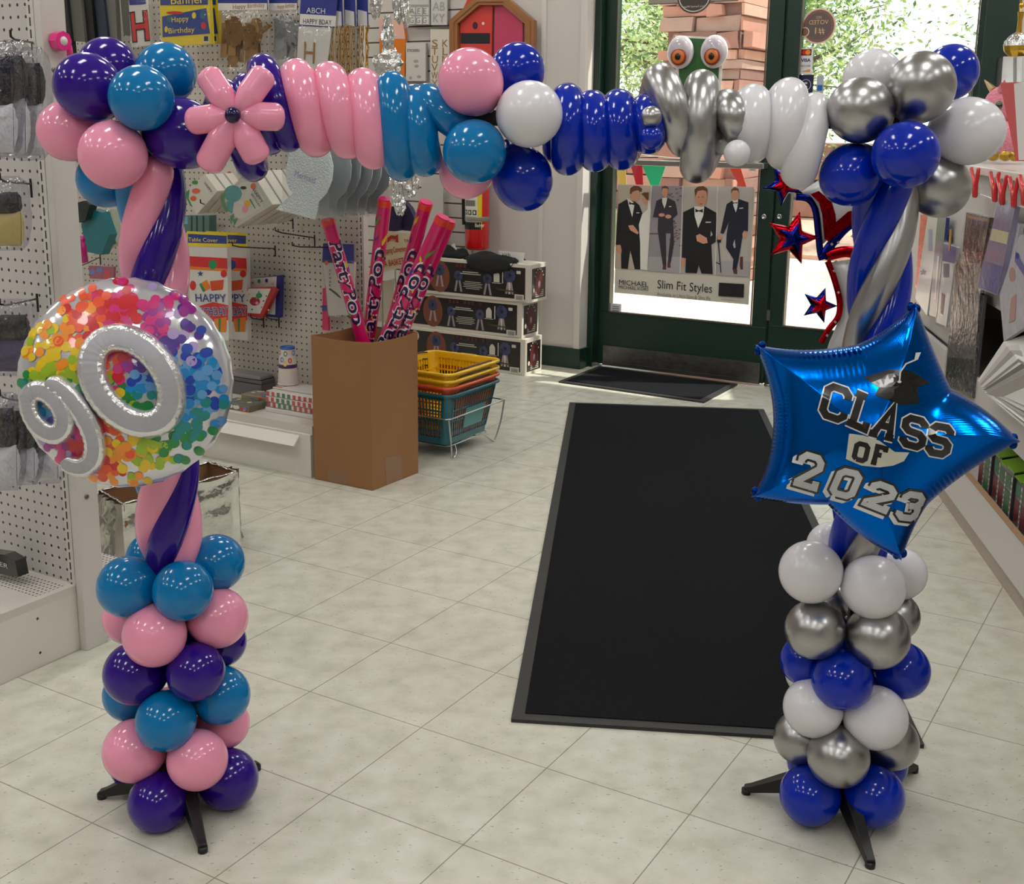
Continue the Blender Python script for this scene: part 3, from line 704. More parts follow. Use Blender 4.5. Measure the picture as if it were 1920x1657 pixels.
cap1 = [(1613, 710), (1660, 695), (1700, 698), (1737, 720), (1712, 727), (1713, 757), (1680, 760), (1632, 742), (1640, 728)]
patch(m, SF, [SF.uv(*q) for q in cap1], sh2, .0012, 0)
strip(m, SF, [SF.uv(*q) for q in ((1677, 718), (1679, 700), (1690, 685), (1709, 677))], .0012, sh2, .002, 1, step=.004)
patch(m, SF, [SF.uv(*q) for q in ((1706, 679), (1713, 677), (1720, 663), (1709, 664))], sh2, .002, 1)
patch(m, SF, [SF.uv(1677 + 4 * math.cos(t / 8 * 2 * pi), 718 + 2.5 * math.sin(t / 8 * 2 * pi)) for t in range(8)], sh2, .002, 1)
m.build('printed_cap', [FBK, FWH], star)

# ---- round confetti balloon with a big 90
BF_ = facing(237, 717, YA - .155, yaw=-0.16)
NP = 240; out = []
uc, vc = 0, 0; r0 = (d2(BF_, (237, 717), (439, 717))[1] + d2(BF_, (237, 717), (237, 519))[1]) / 2
RB = r0 * 1.0
for i in range(NP):
    t = 2 * pi * i / NP; rr = RB * (1 - 0.011 * abs(math.sin(t * 15))) ; out.append((rr * math.cos(t) * 1.0, rr * math.sin(t)))
def bh(u, v):
    q = min(1, math.hypot(u, v) / RB); t = math.atan2(v, u)
    return 0.075 * max(0, 1 - q * q) ** 0.56 + 0.0022 * max(0, (q - .72) / .28) * abs(math.sin(t * 15)) * max(0, 1 - q) ** .3
FOILS = mat('silver_white_foil', (216, 216, 222), 0.14, 0.55, coat=0.5, bump=0.04, bscale=18)
m = MB(); foil_mesh(m, BF_, out, bh, rings=36)
rb = m.build('foil_balloon', FOILS); tag(rb, 'round silver foil balloon with rainbow confetti and a big 90 on the left column', 'balloon')
rng = random.Random(5)
def hsv(h, s, v):
    import colorsys; r, g, b = colorsys.hsv_to_rgb(h % 1, s, v); return (int(r * 255), int(g * 255), int(b * 255))
HUE = [((200, 20, 40), 0.0), ((228, 76, 30), .05), ((235, 140, 20), .10), ((225, 190, 20), .15), ((150, 180, 30), .22), ((10, 130, 60), .33), ((0, 130, 130), .45), ((0, 130, 200), .55), ((10, 60, 170), .62), ((70, 30, 140), .74), ((150, 30, 140), .83), ((205, 40, 120), .92), ((90, 150, 205), .57), ((170, 150, 200), .78)]
keys = [(90, 0.0), (115, .04), (135, .10), (155, .15), (172, .22), (185, .40), (200, .58), (215, .74), (232, .95), (250, 1.05), (270, 1.13), (290, 1.18), (308, 1.32), (330, 1.48), (350, 1.56), (375, 1.62), (400, 1.75), (425, 1.9), (450, 2.0)]
def hue_at(deg):
    while deg < 90: deg += 360
    for (a, ha), (b, hb) in zip(keys, keys[1:]):
        if a <= deg <= b: return (ha + (hb - ha) * (deg - a) / (b - a)) % 1
    return 0
m = MB(); cnt = 0
for i in range(1180):
    q = rng.random() ** 0.5; 
    if q > .76 and rng.random() < (q - .70) * 2.9: continue
    if q > .965: continue
    t = rng.uniform(0, 2 * pi); u, v = RB * q * math.cos(t), RB * q * math.sin(t)
    hh = (hue_at(math.degrees(t)) + rng.gauss(0, .045)) % 1
    ci = min(range(12), key=lambda k: min(abs(HUE[k][1] - hh), 1 - abs(HUE[k][1] - hh)))
    if ci in (7, 8) and rng.random() < .3: ci = 12
    if ci in (9, 10) and rng.random() < .2: ci = 13
    r = 0.0082 * rng.uniform(.85, 1.1) * (1 if q < .8 else .9); off = .0005 + (i % 250) * 7e-6
    vs = [BF_.p(u, v, bh(u, v) + off)]
    for k in range(12): uu, vv = u + r * math.cos(k * pi / 6), v + r * math.sin(k * pi / 6); vs.append(BF_.p(uu, vv, bh(uu, vv) + off))
    m.add(vs, [(0, 1 + k, 1 + (k + 1) % 12) for k in range(12)], ci, True)
m.build('confetti_print', [mat('confetti_%s' % nm, c[0], 0.3, 0.0, coat=0.5) for nm, c in zip('red orange amber yellow lime green teal sky blue violet plum magenta pale lilac'.split(), HUE)], rb)
GRY = mat('matte_grey_band', (168, 168, 176), 0.45, 0.1); SIL = mat('crinkled_silver_foil', (225, 225, 228), 0.17, 0.75, bump=0.3, bscale=70)
def puffband(path, hw, name, lab, closed, gf=0.52):
    """raised foil band: silver sides, flat grey top, silver inner edge"""
    pts = [V(BF_.uv(*q)) for q in path]; n = len(pts); m = MB(); rows = []
    prof = [(-1.0, 0.0), (-.97, .008), (-.86, .016), (-.70, .019), (-gf, .020), (0, .0205), (gf, .020), (.70, .019), (.86, .016), (.97, .008), (1.0, 0.0)]
    for i in range(n):
        a = pts[(i - 1) % n] if (closed or i > 0) else pts[i]; b = pts[(i + 1) % n] if (closed or i < n - 1) else pts[i]
        d = (b - a).normalized(); nn = V((-d.y, d.x)); w = hw
        if not closed:
            e = min(i, n - 1 - i) / 4.0; w = hw * math.sqrt(max(0.05, 1 - max(0, 1 - e) ** 2))
        wr = 1 + .02 * math.sin(i * 2.1)
        rows.append([(pts[i] + nn * (w * c * wr), z + (.0012 * math.sin(i * 2.4) if 0.5 < abs(c) < .95 else 0)) for c, z in prof])
    vs = []; 
    for r_ in rows:
        for p, z in r_: vs.append(BF_.p(p.x, p.y, bh(p.x, p.y) + z + .001))
    K_ = len(prof)
    for i in range(n if closed else n - 1):
        for c in range(K_ - 1):
            j = (i + 1) % n
            m.add([vs[i * K_ + c], vs[j * K_ + c], vs[j * K_ + c + 1], vs[i * K_ + c + 1]], [(0, 3, 2, 1)], 1 if 4 <= c <= 5 else 0, True)
    # weld
    o = m.build(name, [SIL, GRY], rb); bmm = bmesh.new(); bmm.from_mesh(o.data); bmesh.ops.remove_doubles(bmm, verts=bmm.verts, dist=1e-5); bmesh.ops.recalc_face_normals(bmm, faces=bmm.faces); bmm.to_mesh(o.data); bmm.free()
    tag(o, lab); return o
def ell(cx, cy, a, b, ang, n=96, t0=0, t1=360):
    out = []; 
    for i in range(n):
        t = math.radians(t0 + (t1 - t0) * i / n); x = a * math.cos(t); y = b * math.sin(t); c, s = math.cos(ang), math.sin(ang)
        out.append((cx + x * c - y * s, cy + x * s + y * c))
    return out
puffband(ell(260.5, 713.5, 88, 60, math.radians(52)), 0.0225, 'numeral_zero', 'raised silver and grey numeral 0', True)
E9 = ell(101, 771, 44, 30, math.radians(52), 64)
puffband(E9, 0.0175, 'numeral_nine_loop', 'raised silver and grey loop of the numeral 9', True)
tail = [V((p[0], p[1])) for p in [(105, 716), (135, 730), (163, 760), (184, 797), (192, 830), (185, 858), (166, 872), (143, 871), (128, 861)]]
tl = spline([V((p.x, p.y, 0)) for p in tail], 6)
puffband([(p.x, p.y) for p in tl], 0.0175, 'numeral_nine_tail', 'raised silver and grey tail of the numeral 9', False)

# ---------------------------------------------------------------- outside, seen through the glass
m = MB(); m.box(R(-22, 5.66, -0.07), E1 * 50, E2 * 5.9, EZ * 0.06); struct(m, 'ground_sidewalk', mat('pale_concrete', (232, 208, 190), 0.9, vary=0.06, bscale=3))
m = MB(); m.box(R(-22, 11.2, -0.07), E1 * 50, E2 * 0.25, EZ * 0.10); m.box(R(-22, 11.45, -0.07), E1 * 50, E2 * 40, EZ * 0.07); struct(m, 'ground_gravel', mat('pink_gravel', (196, 158, 140), 0.95, vary=0.3, bscale=14, bump=0.4))
rng = random.Random(11)
STONE = [mat('stone_%d' % i, c, 0.85, vary=0.18, bscale=9, bump=0.3) for i, c in enumerate([(172, 124, 108), (146, 104, 94), (186, 144, 128), (126, 92, 86), (160, 132, 122)])]
def jbox(m, rr, a0, a1, b0, b1, z0, z1, mi):
    n = len(m.v); m.rbox(a0, a1, b0, b1, z0, z1, mi); j = min(z1 - z0, a1 - a0) * .11
    for k in range(n, n + 8): m.v[k] = m.v[k] + V((rr.uniform(-j, j), rr.uniform(-j, j), rr.uniform(-j, j)))
def stone_pillar(a0, a1, b0, b1, z1, lab, seed):
    rr = random.Random(seed); t = thing('stone_pillar', lab, 'pillar', R((a0 + a1) / 2, (b0 + b1) / 2, 0)); m = MB(); z = 0
    m.rbox(a0 + .03, a1 - .03, b0 + .03, b1 - .03, 0, z1, 3)
    while z < z1:
        h = rr.uniform(.06, .15); a = a0 + rr.uniform(-.07, .03)
        while a < a1:
            w = rr.uniform(.10, .38); e = min(a + w, a1 + rr.uniform(-.04, .07)); o = rr.uniform(-.06, .03)
            jbox(m, rr, a + .006, e - .006, b0 + o, b1 - o, z + .006, min(z + h, z1) - .004, rr.randrange(5)); a = e if e < a1 - .02 else 9e9
        z += h
    m.build('stones', STONE, t, bev=0.02)
    return t
pa0, pa1 = AB(on_b(1238, 200, 9.0))[0], AB(on_b(1392, 200, 9.0))[0]
stone_pillar(pa0, pa1, 9.0, 9.6, 3.6, 'tan and pink stone pillar outside behind the left glass door', 3)
# low stone wall behind
m = MB()
rr = random.Random(8); z = 0
for row in range(4):
    a = -9.0
    while a < 9: w = rr.uniform(.3, .7); m.rbox(a + .008, a + w - .008, 16.0 + rr.uniform(-.05, .03), 16.5, z + .01, z + .24, rr.randrange(5)); a += w
    z += .25
tag(m.build('stone_wall', STONE, bev=0.015), 'long low pinkish stone wall beyond the sidewalk outside', 'wall')
# trees: leaves as one part, branching trunk as another
LEAF = [mat('leaf_light', (168, 192, 120), 0.6), mat('leaf_mid', (128, 158, 96), 0.6), mat('leaf_pale', (206, 216, 168), 0.6), mat('leaf_deep', (84, 112, 70), 0.6)]
BARK = mat('bark', (92, 78, 66), 0.9, bump=0.4, bscale=18)
for l_ in LEAF:
    nt = l_.node_tree; pb = nt.nodes['Principled BSDF']; tr = nt.nodes.new('ShaderNodeBsdfTranslucent'); tr.inputs[0].default_value = pb.inputs['Base Color'].default_value; mx = nt.nodes.new('ShaderNodeMixShader'); mx.inputs[0].default_value = 0.45
    nt.links.new(pb.outputs[0], mx.inputs[1]); nt.links.new(tr.outputs[0], mx.inputs[2]); nt.links.new(mx.outputs[0], nt.nodes['Material Output'].inputs[0])
def tree(a, b, h, rad, nleaf, lab, seed, low=0.35, ls=0.065):
    rr = random.Random(seed); base = R(a, b, 0); t = thing('leafy_tree', lab, 'tree', base, 'trees outside')
    m = MB(); tips_ = []
    top = base + V((rr.uniform(-.3, .3), rr.uniform(-.3, .3), h * .45)); m.tube([base, base.lerp(top, .5) + V((.06, 0, 0)), top], [.13, .10, .08], seg=8)
    for k in range(16):
        an = rr.uniform(0, 2 * pi); el = rr.uniform(.1, 1.2); s = base.lerp(top, rr.uniform(.55, 1)); d = V((math.cos(an) * math.cos(el), math.sin(an) * math.cos(el), math.sin(el)))
        L = rad * rr.uniform(.7, 1.05); e = s + d * L; md = s.lerp(e, .5) + V((rr.uniform(-.15, .15), rr.uniform(-.15, .15), .12)); m.tube([s, md, e], [.045, .028, .008], seg=6)
        for q in range(4): u = s.lerp(e, rr.uniform(.4, 1)); w = u + V((rr.gauss(0, .4), rr.gauss(0, .4), rr.gauss(.1, .35))); m.tube([u, w], [.014, .004], seg=5); tips_.append(w)
        tips_.append(e)
    m.build('trunk', BARK, t)
    m = MB()
    for k in range(nleaf):
        c = rr.choice(tips_) + V((rr.gauss(0, .24), rr.gauss(0, .24), rr.gauss(0, .22)))
        if c.z < h * low * .6: continue
        d = V((rr.gauss(0, 1), rr.gauss(0, 1), rr.gauss(-.2, .7))).normalized(); s = d.cross(V((rr.gauss(0, 1), rr.gauss(0, 1), rr.gauss(0, 1)))).normalized(); l = ls * rr.uniform(.7, 1.4); w = l * .2
        m.add([c, c + d * l * .5 + s * w, c + d * l, c + d * l * .5 - s * w], [(0, 1, 2, 3)], rr.choices(range(4), (4, 4, 3, 2))[0])
    m.build('foliage', LEAF, t); return t
tree(-4.3, 11.6, 4.0, 1.5, 17000, 'green leafy tree outside, left of the stone pillar', 21)
tree(-1.5, 13.2, 4.2, 1.5, 15000, 'pale green leafy tree outside, between the stone pillar and the door stile', 22)
tree(-0.55, 10.2, 4.0, 1.35, 17000, 'bright green leafy tree outside behind the right glass door', 23)
tree(2.6, 12.4, 4.2, 1.35, 11000, 'sparse leafy tree outside at the right edge of the glass', 24)
tree(-6.3, 15.0, 4.6, 1.7, 12000, 'distant leafy tree outside behind the left tree', 25)
# strip of grass by the wall
m = MB(); rr = random.Random(4)
for k in range(1600):
    c = R(rr.uniform(-8.5, -4.2), rr.uniform(11.6, 13.5), -.0); d = V((rr.gauss(0, .25), rr.gauss(0, .25), 1)).normalized(); l = rr.uniform(.1, .3); s = V((rr.gauss(0, 1), rr.gauss(0, 1), 0)).normalized() * .012
    m.add([c - s, c + s, c + d * l], [(0, 1, 2)], 0)
tag(m.build('grass_clump', LEAF[0]), 'tufts of bright green grass beyond the sidewalk outside', 'grass', kind='stuff')
# pennants on a cord in front of the door
pen = thing('pennant_string', 'string of coloured pennant flags hanging outside the left glass door', 'pennants', R(-2.3, 5.75, 1.02))
pts = [R(-2.85 + 1.0 * k / 20, 5.75, 1.085 + .012 * math.cos(k / 3)) for k in range(21)]; m = MB(); m.tube(pts, .003, seg=6); m.build('cord', mat('white_cord', (230, 228, 222), .6), pen)
for (x0, x1, xt, col_, nm) in ((1150, 1172, 1163, (226, 190, 90), 'yellow'), (1180, 1204, 1194, (214, 30, 60), 'red'), (1200, 1252, 1222, (0, 196, 140), 'green'), (1360, 1384, 1388, (232, 60, 48), 'orange red')):
    A = on_b(x0, 300, 5.75); B = on_b(x1, 300, 5.75); Tt = on_b(xt, 352, 5.75); Tb = on_b(xt + 12, 352, 5.75); m = MB()
    m.prism([A, B, Tb, Tt] , E2 * .002); o = m.build('pennant', mat('pennant_' + nm.replace(' ', '_'), col_, .6), pen); tag(o, nm + ' pennant')

# ---------------------------------------------------------------- text helper
_TX = {}
def glyphs(text, spacing=1.0, bold=0.0):
    key = (text, spacing, bold)
    if key in _TX: return _TX[key]
    cu = bpy.data.curves.new('t', 'FONT'); cu.body = text; cu.size = 1; cu.space_character = spacing; cu.offset = bold; cu.resolution_u = 3; cu.align_x = 'LEFT'
    ob = bpy.data.objects.new('t', cu); COL.objects.link(ob); dg = bpy.context.evaluated_depsgraph_get(); dg.update(); me = bpy.data.meshes.new_from_object(ob.evaluated_get(dg))
    vs = [(v.co.x, v.co.y) for v in me.vertices]; fs = [tuple(p.vertices) for p in me.polygons]
    bpy.data.objects.remove(ob); bpy.data.curves.remove(cu); bpy.data.meshes.remove(me)
    w = max([v[0] for v in vs] + [0.01]); mn = min([v[0] for v in vs] + [0]); _TX[key] = (vs, fs, mn, w); return _TX[key]
def text(mb, s, org, x, y, size, m=0, width=None, centre=False, fn=None, spacing=1.0, bold=0.0, mirror=False):
    vs, fs, mn, mx = glyphs(s, spacing, bold); sx = size if width is None else width / (mx - mn); W = (mx - mn) * sx
    out = []
    for (a, b) in vs:
        u = (a - mn) * sx - (W / 2 if centre else 0); v = b * size
        if mirror: u = -u
        out.append(fn(u, v) if fn else org + x * u + y * v)
    mb.add(out, fs, m)

# ---------------------------------------------------------------- things stuck on the door glass
def bfrm(b): return lambda px, py: on_b(px, py, b)
pB = 5.568
PAP = mat('poster_paper', (206, 200, 186), 0.6); PM = [PAP, mat('p_bg1', (190, 176, 158), .6), mat('p_bg2', (150, 142, 148), .6), mat('p_bg3', (186, 178, 170), .6), mat('p_suit', (20, 19, 24), .6), mat('p_suit_grey', (52, 46, 56), .6), mat('p_suit_navy', (18, 22, 44), .6),
      mat('p_skin', (206, 150, 122), .6), mat('p_hair', (104, 66, 42), .6), mat('p_white', (226, 224, 216), .6), mat('p_ink', (30, 30, 44), .6), mat('p_shoe', (92, 44, 44), .6), mat('p_floor', (170, 164, 164), .6), mat('p_greyink', (120, 118, 112), .6), mat('p_brick', (112, 82, 78), .6)]
P0 = on_b(1159, 345, pB); P1 = on_b(1416, 350, pB); P3 = on_b(1149, 548, pB)
pa, pz1 = AB(P0)[0] - .002, AB(P0)[2]; pw = AB(P1)[0] - pa; ph = pz1 - on_b(1401, 571, pB).z
m = MB(); m.rbox(pa, pa + pw, pB, pB + .001, pz1 - ph, pz1)
po = m.build('poster', PAP); tag(po, 'poster of four men in tuxedos captioned Slim Fit Styles on the left door glass', 'poster')
# picture coordinates: those of the enlarged view of the poster
def pc(x, y):     # x 0..1, y 0..1 from top
    return R(pa + pw * x, pB - .0006, pz1 - ph * y)
def ip(x, y):     # enlarged-view pixel to poster fraction
    px, py = 1140 + x / 5.917, 320 + y / 5.918; a, b, z = AB(on_b(px, py, pB)); return ((a - pa) / pw, (pz1 - z) / ph)
m = MB(); lay = [0.0006]
def pp(pts, mi):
    lay[0] += .00004; m.poly([pc(*ip(*q)) - E2 * lay[0] for q in pts], mi)
def pell(cx, cy, rx, ry, mi): pp([(cx + rx * math.cos(k * pi / 8), cy + ry * math.sin(k * pi / 8)) for k in range(16)], mi)
pp([(108, 160), (488, 165), (432, 1105), (74, 1085)], 1); pp([(492, 165), (833, 170), (800, 1135), (440, 1110)], 2); pp([(838, 170), (1220, 172), (1190, 1155), (808, 1138)], 3); pp([(1226, 172), (1622, 180), (1565, 1175), (1196, 1160)], 3)
for k in range(46):
    r1 = random.Random(k); x = r1.uniform(660, 800); y = r1.uniform(180, 860); pp([(x, y), (x + 26, y), (x + 26, y + 12), (x, y + 12)], 14)
pp([(455, 955), (803, 955), (800, 1135), (440, 1110)], 12); pp([(1200, 1000), (1580, 1010), (1565, 1175), (1196, 1160)], 12)
pp([(455, 690), (560, 690), (560, 702), (452, 702)], 14)
# first panel: man and woman
pp([(340, 520), (440, 430), (456, 300), (480, 420), (440, 1100), (350, 1095)], 9); pell(415, 310, 38, 62, 7); pp([(370, 260), (400, 240), (455, 240), (455, 330), (430, 320), (400, 280)], 8)
pp([(206, 320), (120, 370), (108, 500), (90, 820), (146, 830), (150, 1085), (222, 1088), (250, 880), (300, 1090), (362, 1095), (360, 800), (345, 600), (385, 470), (350, 380), (300, 340)], 4)
pp([(215, 300), (300, 360), (272, 515), (232, 380)], 9); pell(300, 262, 56, 78, 7); pp([(245, 250), (250, 195), (290, 165), (345, 170), (382, 200), (375, 235), (330, 215), (275, 235), (258, 262)], 8)
pp([(235, 342), (265, 358), (300, 352), (300, 384), (265, 372), (238, 376)], 10); pp([(318, 462), (352, 462), (352, 470), (318, 470)], 9)
pp([(228, 610), (280, 600), (320, 650), (345, 690), (330, 705), (250, 660)], 7); pp([(95, 825), (140, 820), (155, 880), (150, 920), (120, 920), (98, 870)], 7)
# second panel
pp([(595, 310), (540, 335), (500, 515), (560, 520), (555, 660), (610, 1045), (650, 1045), (645, 690), (700, 690), (665, 1020), (700, 1025), (735, 800), (725, 530), (775, 480), (745, 340), (670, 300)], 5)
pp([(604, 300), (662, 298), (650, 360), (630, 420), (605, 350)], 9); pell(636, 235, 34, 62, 7); pp([(598, 230), (600, 180), (635, 165), (672, 180), (674, 225), (660, 195), (610, 195)], 8)
pell(600, 490, 34, 20, 7); pell(672, 508, 34, 22, 7); pp([(680, 392), (706, 392), (706, 402), (680, 402)], 9); pp([(615, 1045), (650, 1045), (648, 1098), (608, 1095)], 11); pp([(664, 1015), (696, 1018), (698, 1075), (662, 1075)], 11)
# third panel
pp([(960, 400), (838, 460), (822, 970), (868, 970), (860, 1130), (990, 1135), (1010, 1050), (1040, 1138), (1165, 1145), (1150, 820), (1212, 780), (1205, 465), (1080, 395)], 4)
pp([(960, 395), (1072, 395), (1060, 500), (1004, 636), (965, 500)], 9); pell(1035, 290, 68, 112, 7); pp([(972, 290), (962, 210), (1000, 175), (1060, 168), (1108, 200), (1106, 290), (1095, 230), (1060, 215), (1000, 225)], 8)
for dx in (-24, 22): pell(1035 + dx, 292, 9, 4, 10)
pell(1035, 368, 18, 4, 11)
pp([(972, 420), (1010, 440), (1056, 424), (1056, 465), (1012, 450), (974, 462)], 10); pp([(1086, 566), (1145, 566), (1145, 576), (1086, 576)], 9)
pp([(980, 720), (1020, 700), (1100, 745), (1110, 800), (1060, 810), (990, 780)], 7); pp([(815, 965), (850, 965), (858, 1040), (840, 1078), (815, 1050)], 7); pp([(1146, 665), (1166, 710), (1140, 730)], 3)
# fourth panel
pp([(1385, 330), (1320, 370), (1250, 690), (1285, 700), (1345, 560), (1320, 700), (1312, 850), (1395, 980), (1385, 1090), (1430, 1095), (1450, 1000), (1490, 760), (1510, 660), (1555, 670), (1562, 350), (1460, 315)], 6)
pp([(1385, 325), (1448, 320), (1440, 400), (1422, 462), (1395, 390)], 9); pell(1412, 262, 42, 70, 7); pp([(1370, 255), (1372, 205), (1410, 180), (1452, 200), (1454, 250), (1440, 218), (1390, 218)], 8)
pp([(1385, 346), (1412, 356), (1438, 346), (1438, 364), (1412, 360), (1386, 368)], 10); pp([(1462, 412), (1504, 408), (1504, 418), (1462, 422)], 9); pell(1520, 710, 26, 40, 7); pell(1246, 735, 24, 30, 7)
pp([(1390, 820), (1410, 760), (1420, 850), (1405, 860)], 3); pp([(1384, 1085), (1438, 1095), (1436, 1145), (1400, 1140)], 11); pp([(1470, 955), (1500, 950), (1500, 1095), (1475, 1095), (1465, 1050)], 11)
pp([(1215, 765), (1258, 765), (1258, 795), (1215, 795)], 10); pp([(1222, 795), (1234, 795), (1262, 1128), (1252, 1128)], 10); pp([(1200, 1010), (1250, 1030), (1245, 1040), (1200, 1020)], 10)
for (x0, y0, x1, y1) in ((488, 165, 432, 1105), (833, 170, 803, 1137), (1222, 172, 1192, 1156)): pp([(x0 - 3, y0), (x0 + 4, y0), (x1 + 4, y1), (x1 - 3, y1)], 9)
def ptext(s, x0, x1, y, size, mi, bold=0, sp=1.0):
    A = pc(*ip(x0, y)) - E2 * .002; B_ = pc(*ip(x1, y)) - E2 * .002; w = (B_ - A).dot(E1); text(m, s, A, E1, EZ, size, mi, width=w, spacing=sp, bold=bold)
pu = ph / (1330.0)       # metres for one enlarged-view pixel
ptext('MICHAEL', 118, 450, 1262, 90 * pu, 10); ptext('MICHAEL KORS', 118, 450, 1304, 56 * pu, 10)
ptext('Slim Fit Styles', 545, 1158, 1302, 148 * pu, 10); ptext('Available in Ultra Slim & Slim Fit', 545, 1142, 1385, 62 * pu, 13)
pp([(1236, 1240), (1515, 1256), (1508, 1405), (1228, 1388)], 4); ptext('JFW', 1268, 1480, 1322, 62 * pu, 9, sp=1.2); ptext("JIM'S FORMAL WEAR", 1265, 1478, 1370, 24 * pu, 9)
ptext('jimsformalwear.com', 1258, 1475, 1432, 22 * pu, 13)
m.build('printed_pictures', PM, po)

# eye decoration with the green face panel
ey = thing('eye_decoration', 'green paper face with two bulging orange eyes on the left door glass', 'decoration', on_b(1307, 170, 5.56))
EM = [mat('eye_rim', (216, 208, 212), .25, coat=.5), mat('eye_white', (188, 176, 186), .25, coat=.5), mat('iris_orange', (206, 110, 40), .3), mat('iris_dark', (128, 48, 24), .3), mat('pupil', (22, 12, 10), .2)]
m = MB(); q = [on_b(*p_, 5.565) for p_ in ((1272, 70), (1350, 75), (1346, 180), (1274, 178))]; m.prism(q, -E2 * .003, 0); m.build('face_panel', mat('green_paper', (44, 92, 44), .7, vary=.35, bscale=25), ey)
m = MB(); q = [on_b(*p_, 5.566) for p_ in ((1266, 66), (1356, 71), (1352, 180), (1268, 178))]; m.prism(q, -E2 * .0008, 0); m.build('backing_card', mat('white_card', (226, 220, 210), .7), ey)
def pr_(px, b): return px * (on_b(1300, 100, b) - CAM).dot(CF) / FOC
for (ex, ey_) in ((1276, 98), (1339, 97)):
    c = on_b(ex, ey_, 5.555); r = pr_(27, 5.555); m = MB()
    m.ball(c, r, 0, seg=28, rings=14, ax=(E1, E2, EZ), sc=(1, .32, 1.12)); m.ball(c - E2 * .006, r * .86, 1, seg=28, rings=14, ax=(E1, E2, EZ), sc=(1, .36, 1.1))
    ci = c + E1 * (-.0) - EZ * r * .32 - E2 * (r * .33)
    m.ball(ci, r * .60, 3, seg=24, rings=12, ax=(E1, E2, EZ), sc=(1, .2, 1)); m.ball(ci - E2 * .004, r * .47, 2, seg=24, rings=12, ax=(E1, E2, EZ), sc=(1, .2, 1)); m.ball(ci - E2 * .010, r * .22, 4, seg=16, rings=10, ax=(E1, E2, EZ), sc=(1, .3, 1.1))
    m.build('eyeball', EM, ey)
# notice sheet at the top of the left door, seen from behind
m = MB(); A = on_b(1216, 10, pB); B_ = on_b(1384, 0, pB); m.rbox(AB(A)[0], AB(B_)[0], pB, pB + .001, A.z + .004, A.z + .16, 0)
c = on_b(1302, -6, pB) ; m.disc(c - E2 * .001, E1 * pr_(34, pB), EZ * pr_(30, pB), 1, 28); m.disc(c - E2 * .0014, E1 * pr_(31, pB), EZ * pr_(27, pB), 2, 28); m.disc(c - E2 * .0018, E1 * pr_(29, pB), EZ * pr_(25, pB), 1, 28)
text(m, "Jim's Formal Wear", on_b(1302, 14, pB) - E2 * .0025, E1, EZ, .014, 2, width=pr_(44, pB), centre=True, mirror=True)
m.rbox(AB(A)[0], AB(B_)[0], pB - .0005, pB, A.z + .002, A.z + .006, 1)
tag(m.build('door_notice', [mat('notice_paper', (150, 140, 130), .6), mat('notice_dark', (66, 56, 52), .5), mat('notice_line', (206, 196, 184), .5)]), 'grey notice with a round seal at the top of the left door glass', 'sign')
# small sticker left on door 1, bottom and upper right
for (x0, y0, x1, y1, lab) in ((1144, 570, 1165, 586, 'small white sticker in the lower left corner of the left door glass'), (1404, 308, 1418, 321, 'small white and blue sticker near the push bar, right side of the left door glass')):
    A = on_b(x0, y1, pB); B_ = on_b(x1, y0, pB); m = MB(); m.rbox(AB(A)[0], AB(B_)[0], pB, pB + .001, A.z, B_.z, 0); w_ = AB(B_)[0] - AB(A)[0]; h_ = B_.z - A.z
    for k in range(3): m.rbox(AB(A)[0] + w_ * .2, AB(B_)[0] - w_ * .2, pB - .0006, pB, A.z + h_ * (.2 + .22 * k), A.z + h_ * (.3 + .22 * k), 1)
    tag(m.build('sticker', [mat('sticker_white', (222, 222, 226), .5), mat('sticker_grey', (120, 124, 150), .5)]), lab, 'sticker')
# round VOTED sticker, mirrored
SM = [mat('st_ring_pale', (226, 204, 180), .5), mat('st_brown', (128, 88, 78), .5), mat('st_grey', (98, 84, 84), .5), mat('st_gold', (222, 180, 130), .5)]
c = on_b(1535, 49, pB); m = MB(); r = pr_(31, pB)
for k, (q, mi) in enumerate(((1, 0), (.9, 1), (.74, 2))): m.disc(c - E2 * (.0006 + .0005 * k), E1 * r * q, EZ * r * q, mi, 32)
c2 = on_b(1509, 60, pB); m.disc(c2 - E2 * .002, E1 * r * .27, EZ * r * .27, 0, 20); m.disc(c2 - E2 * .0024, E1 * r * .22, EZ * r * .22, 1, 20)
text(m, 'VOTED', c - E2 * .003 + EZ * r * .10, E1, EZ, r * .34, 3, width=r * 1.12, centre=True, mirror=True); text(m, '#1', c - E2 * .003 - EZ * r * .42 + E1 * r * .1, E1, EZ, r * .5, 3, width=r * .56, centre=True, mirror=True)
text(m, '2022', c - E2 * .003 + EZ * r * .42, E1, EZ, r * .18, 3, width=r * .34, centre=True, mirror=True)
tag(m.build('sticker', SM), 'round brown VOTED #1 sticker seen mirrored on the right door glass', 'sticker')
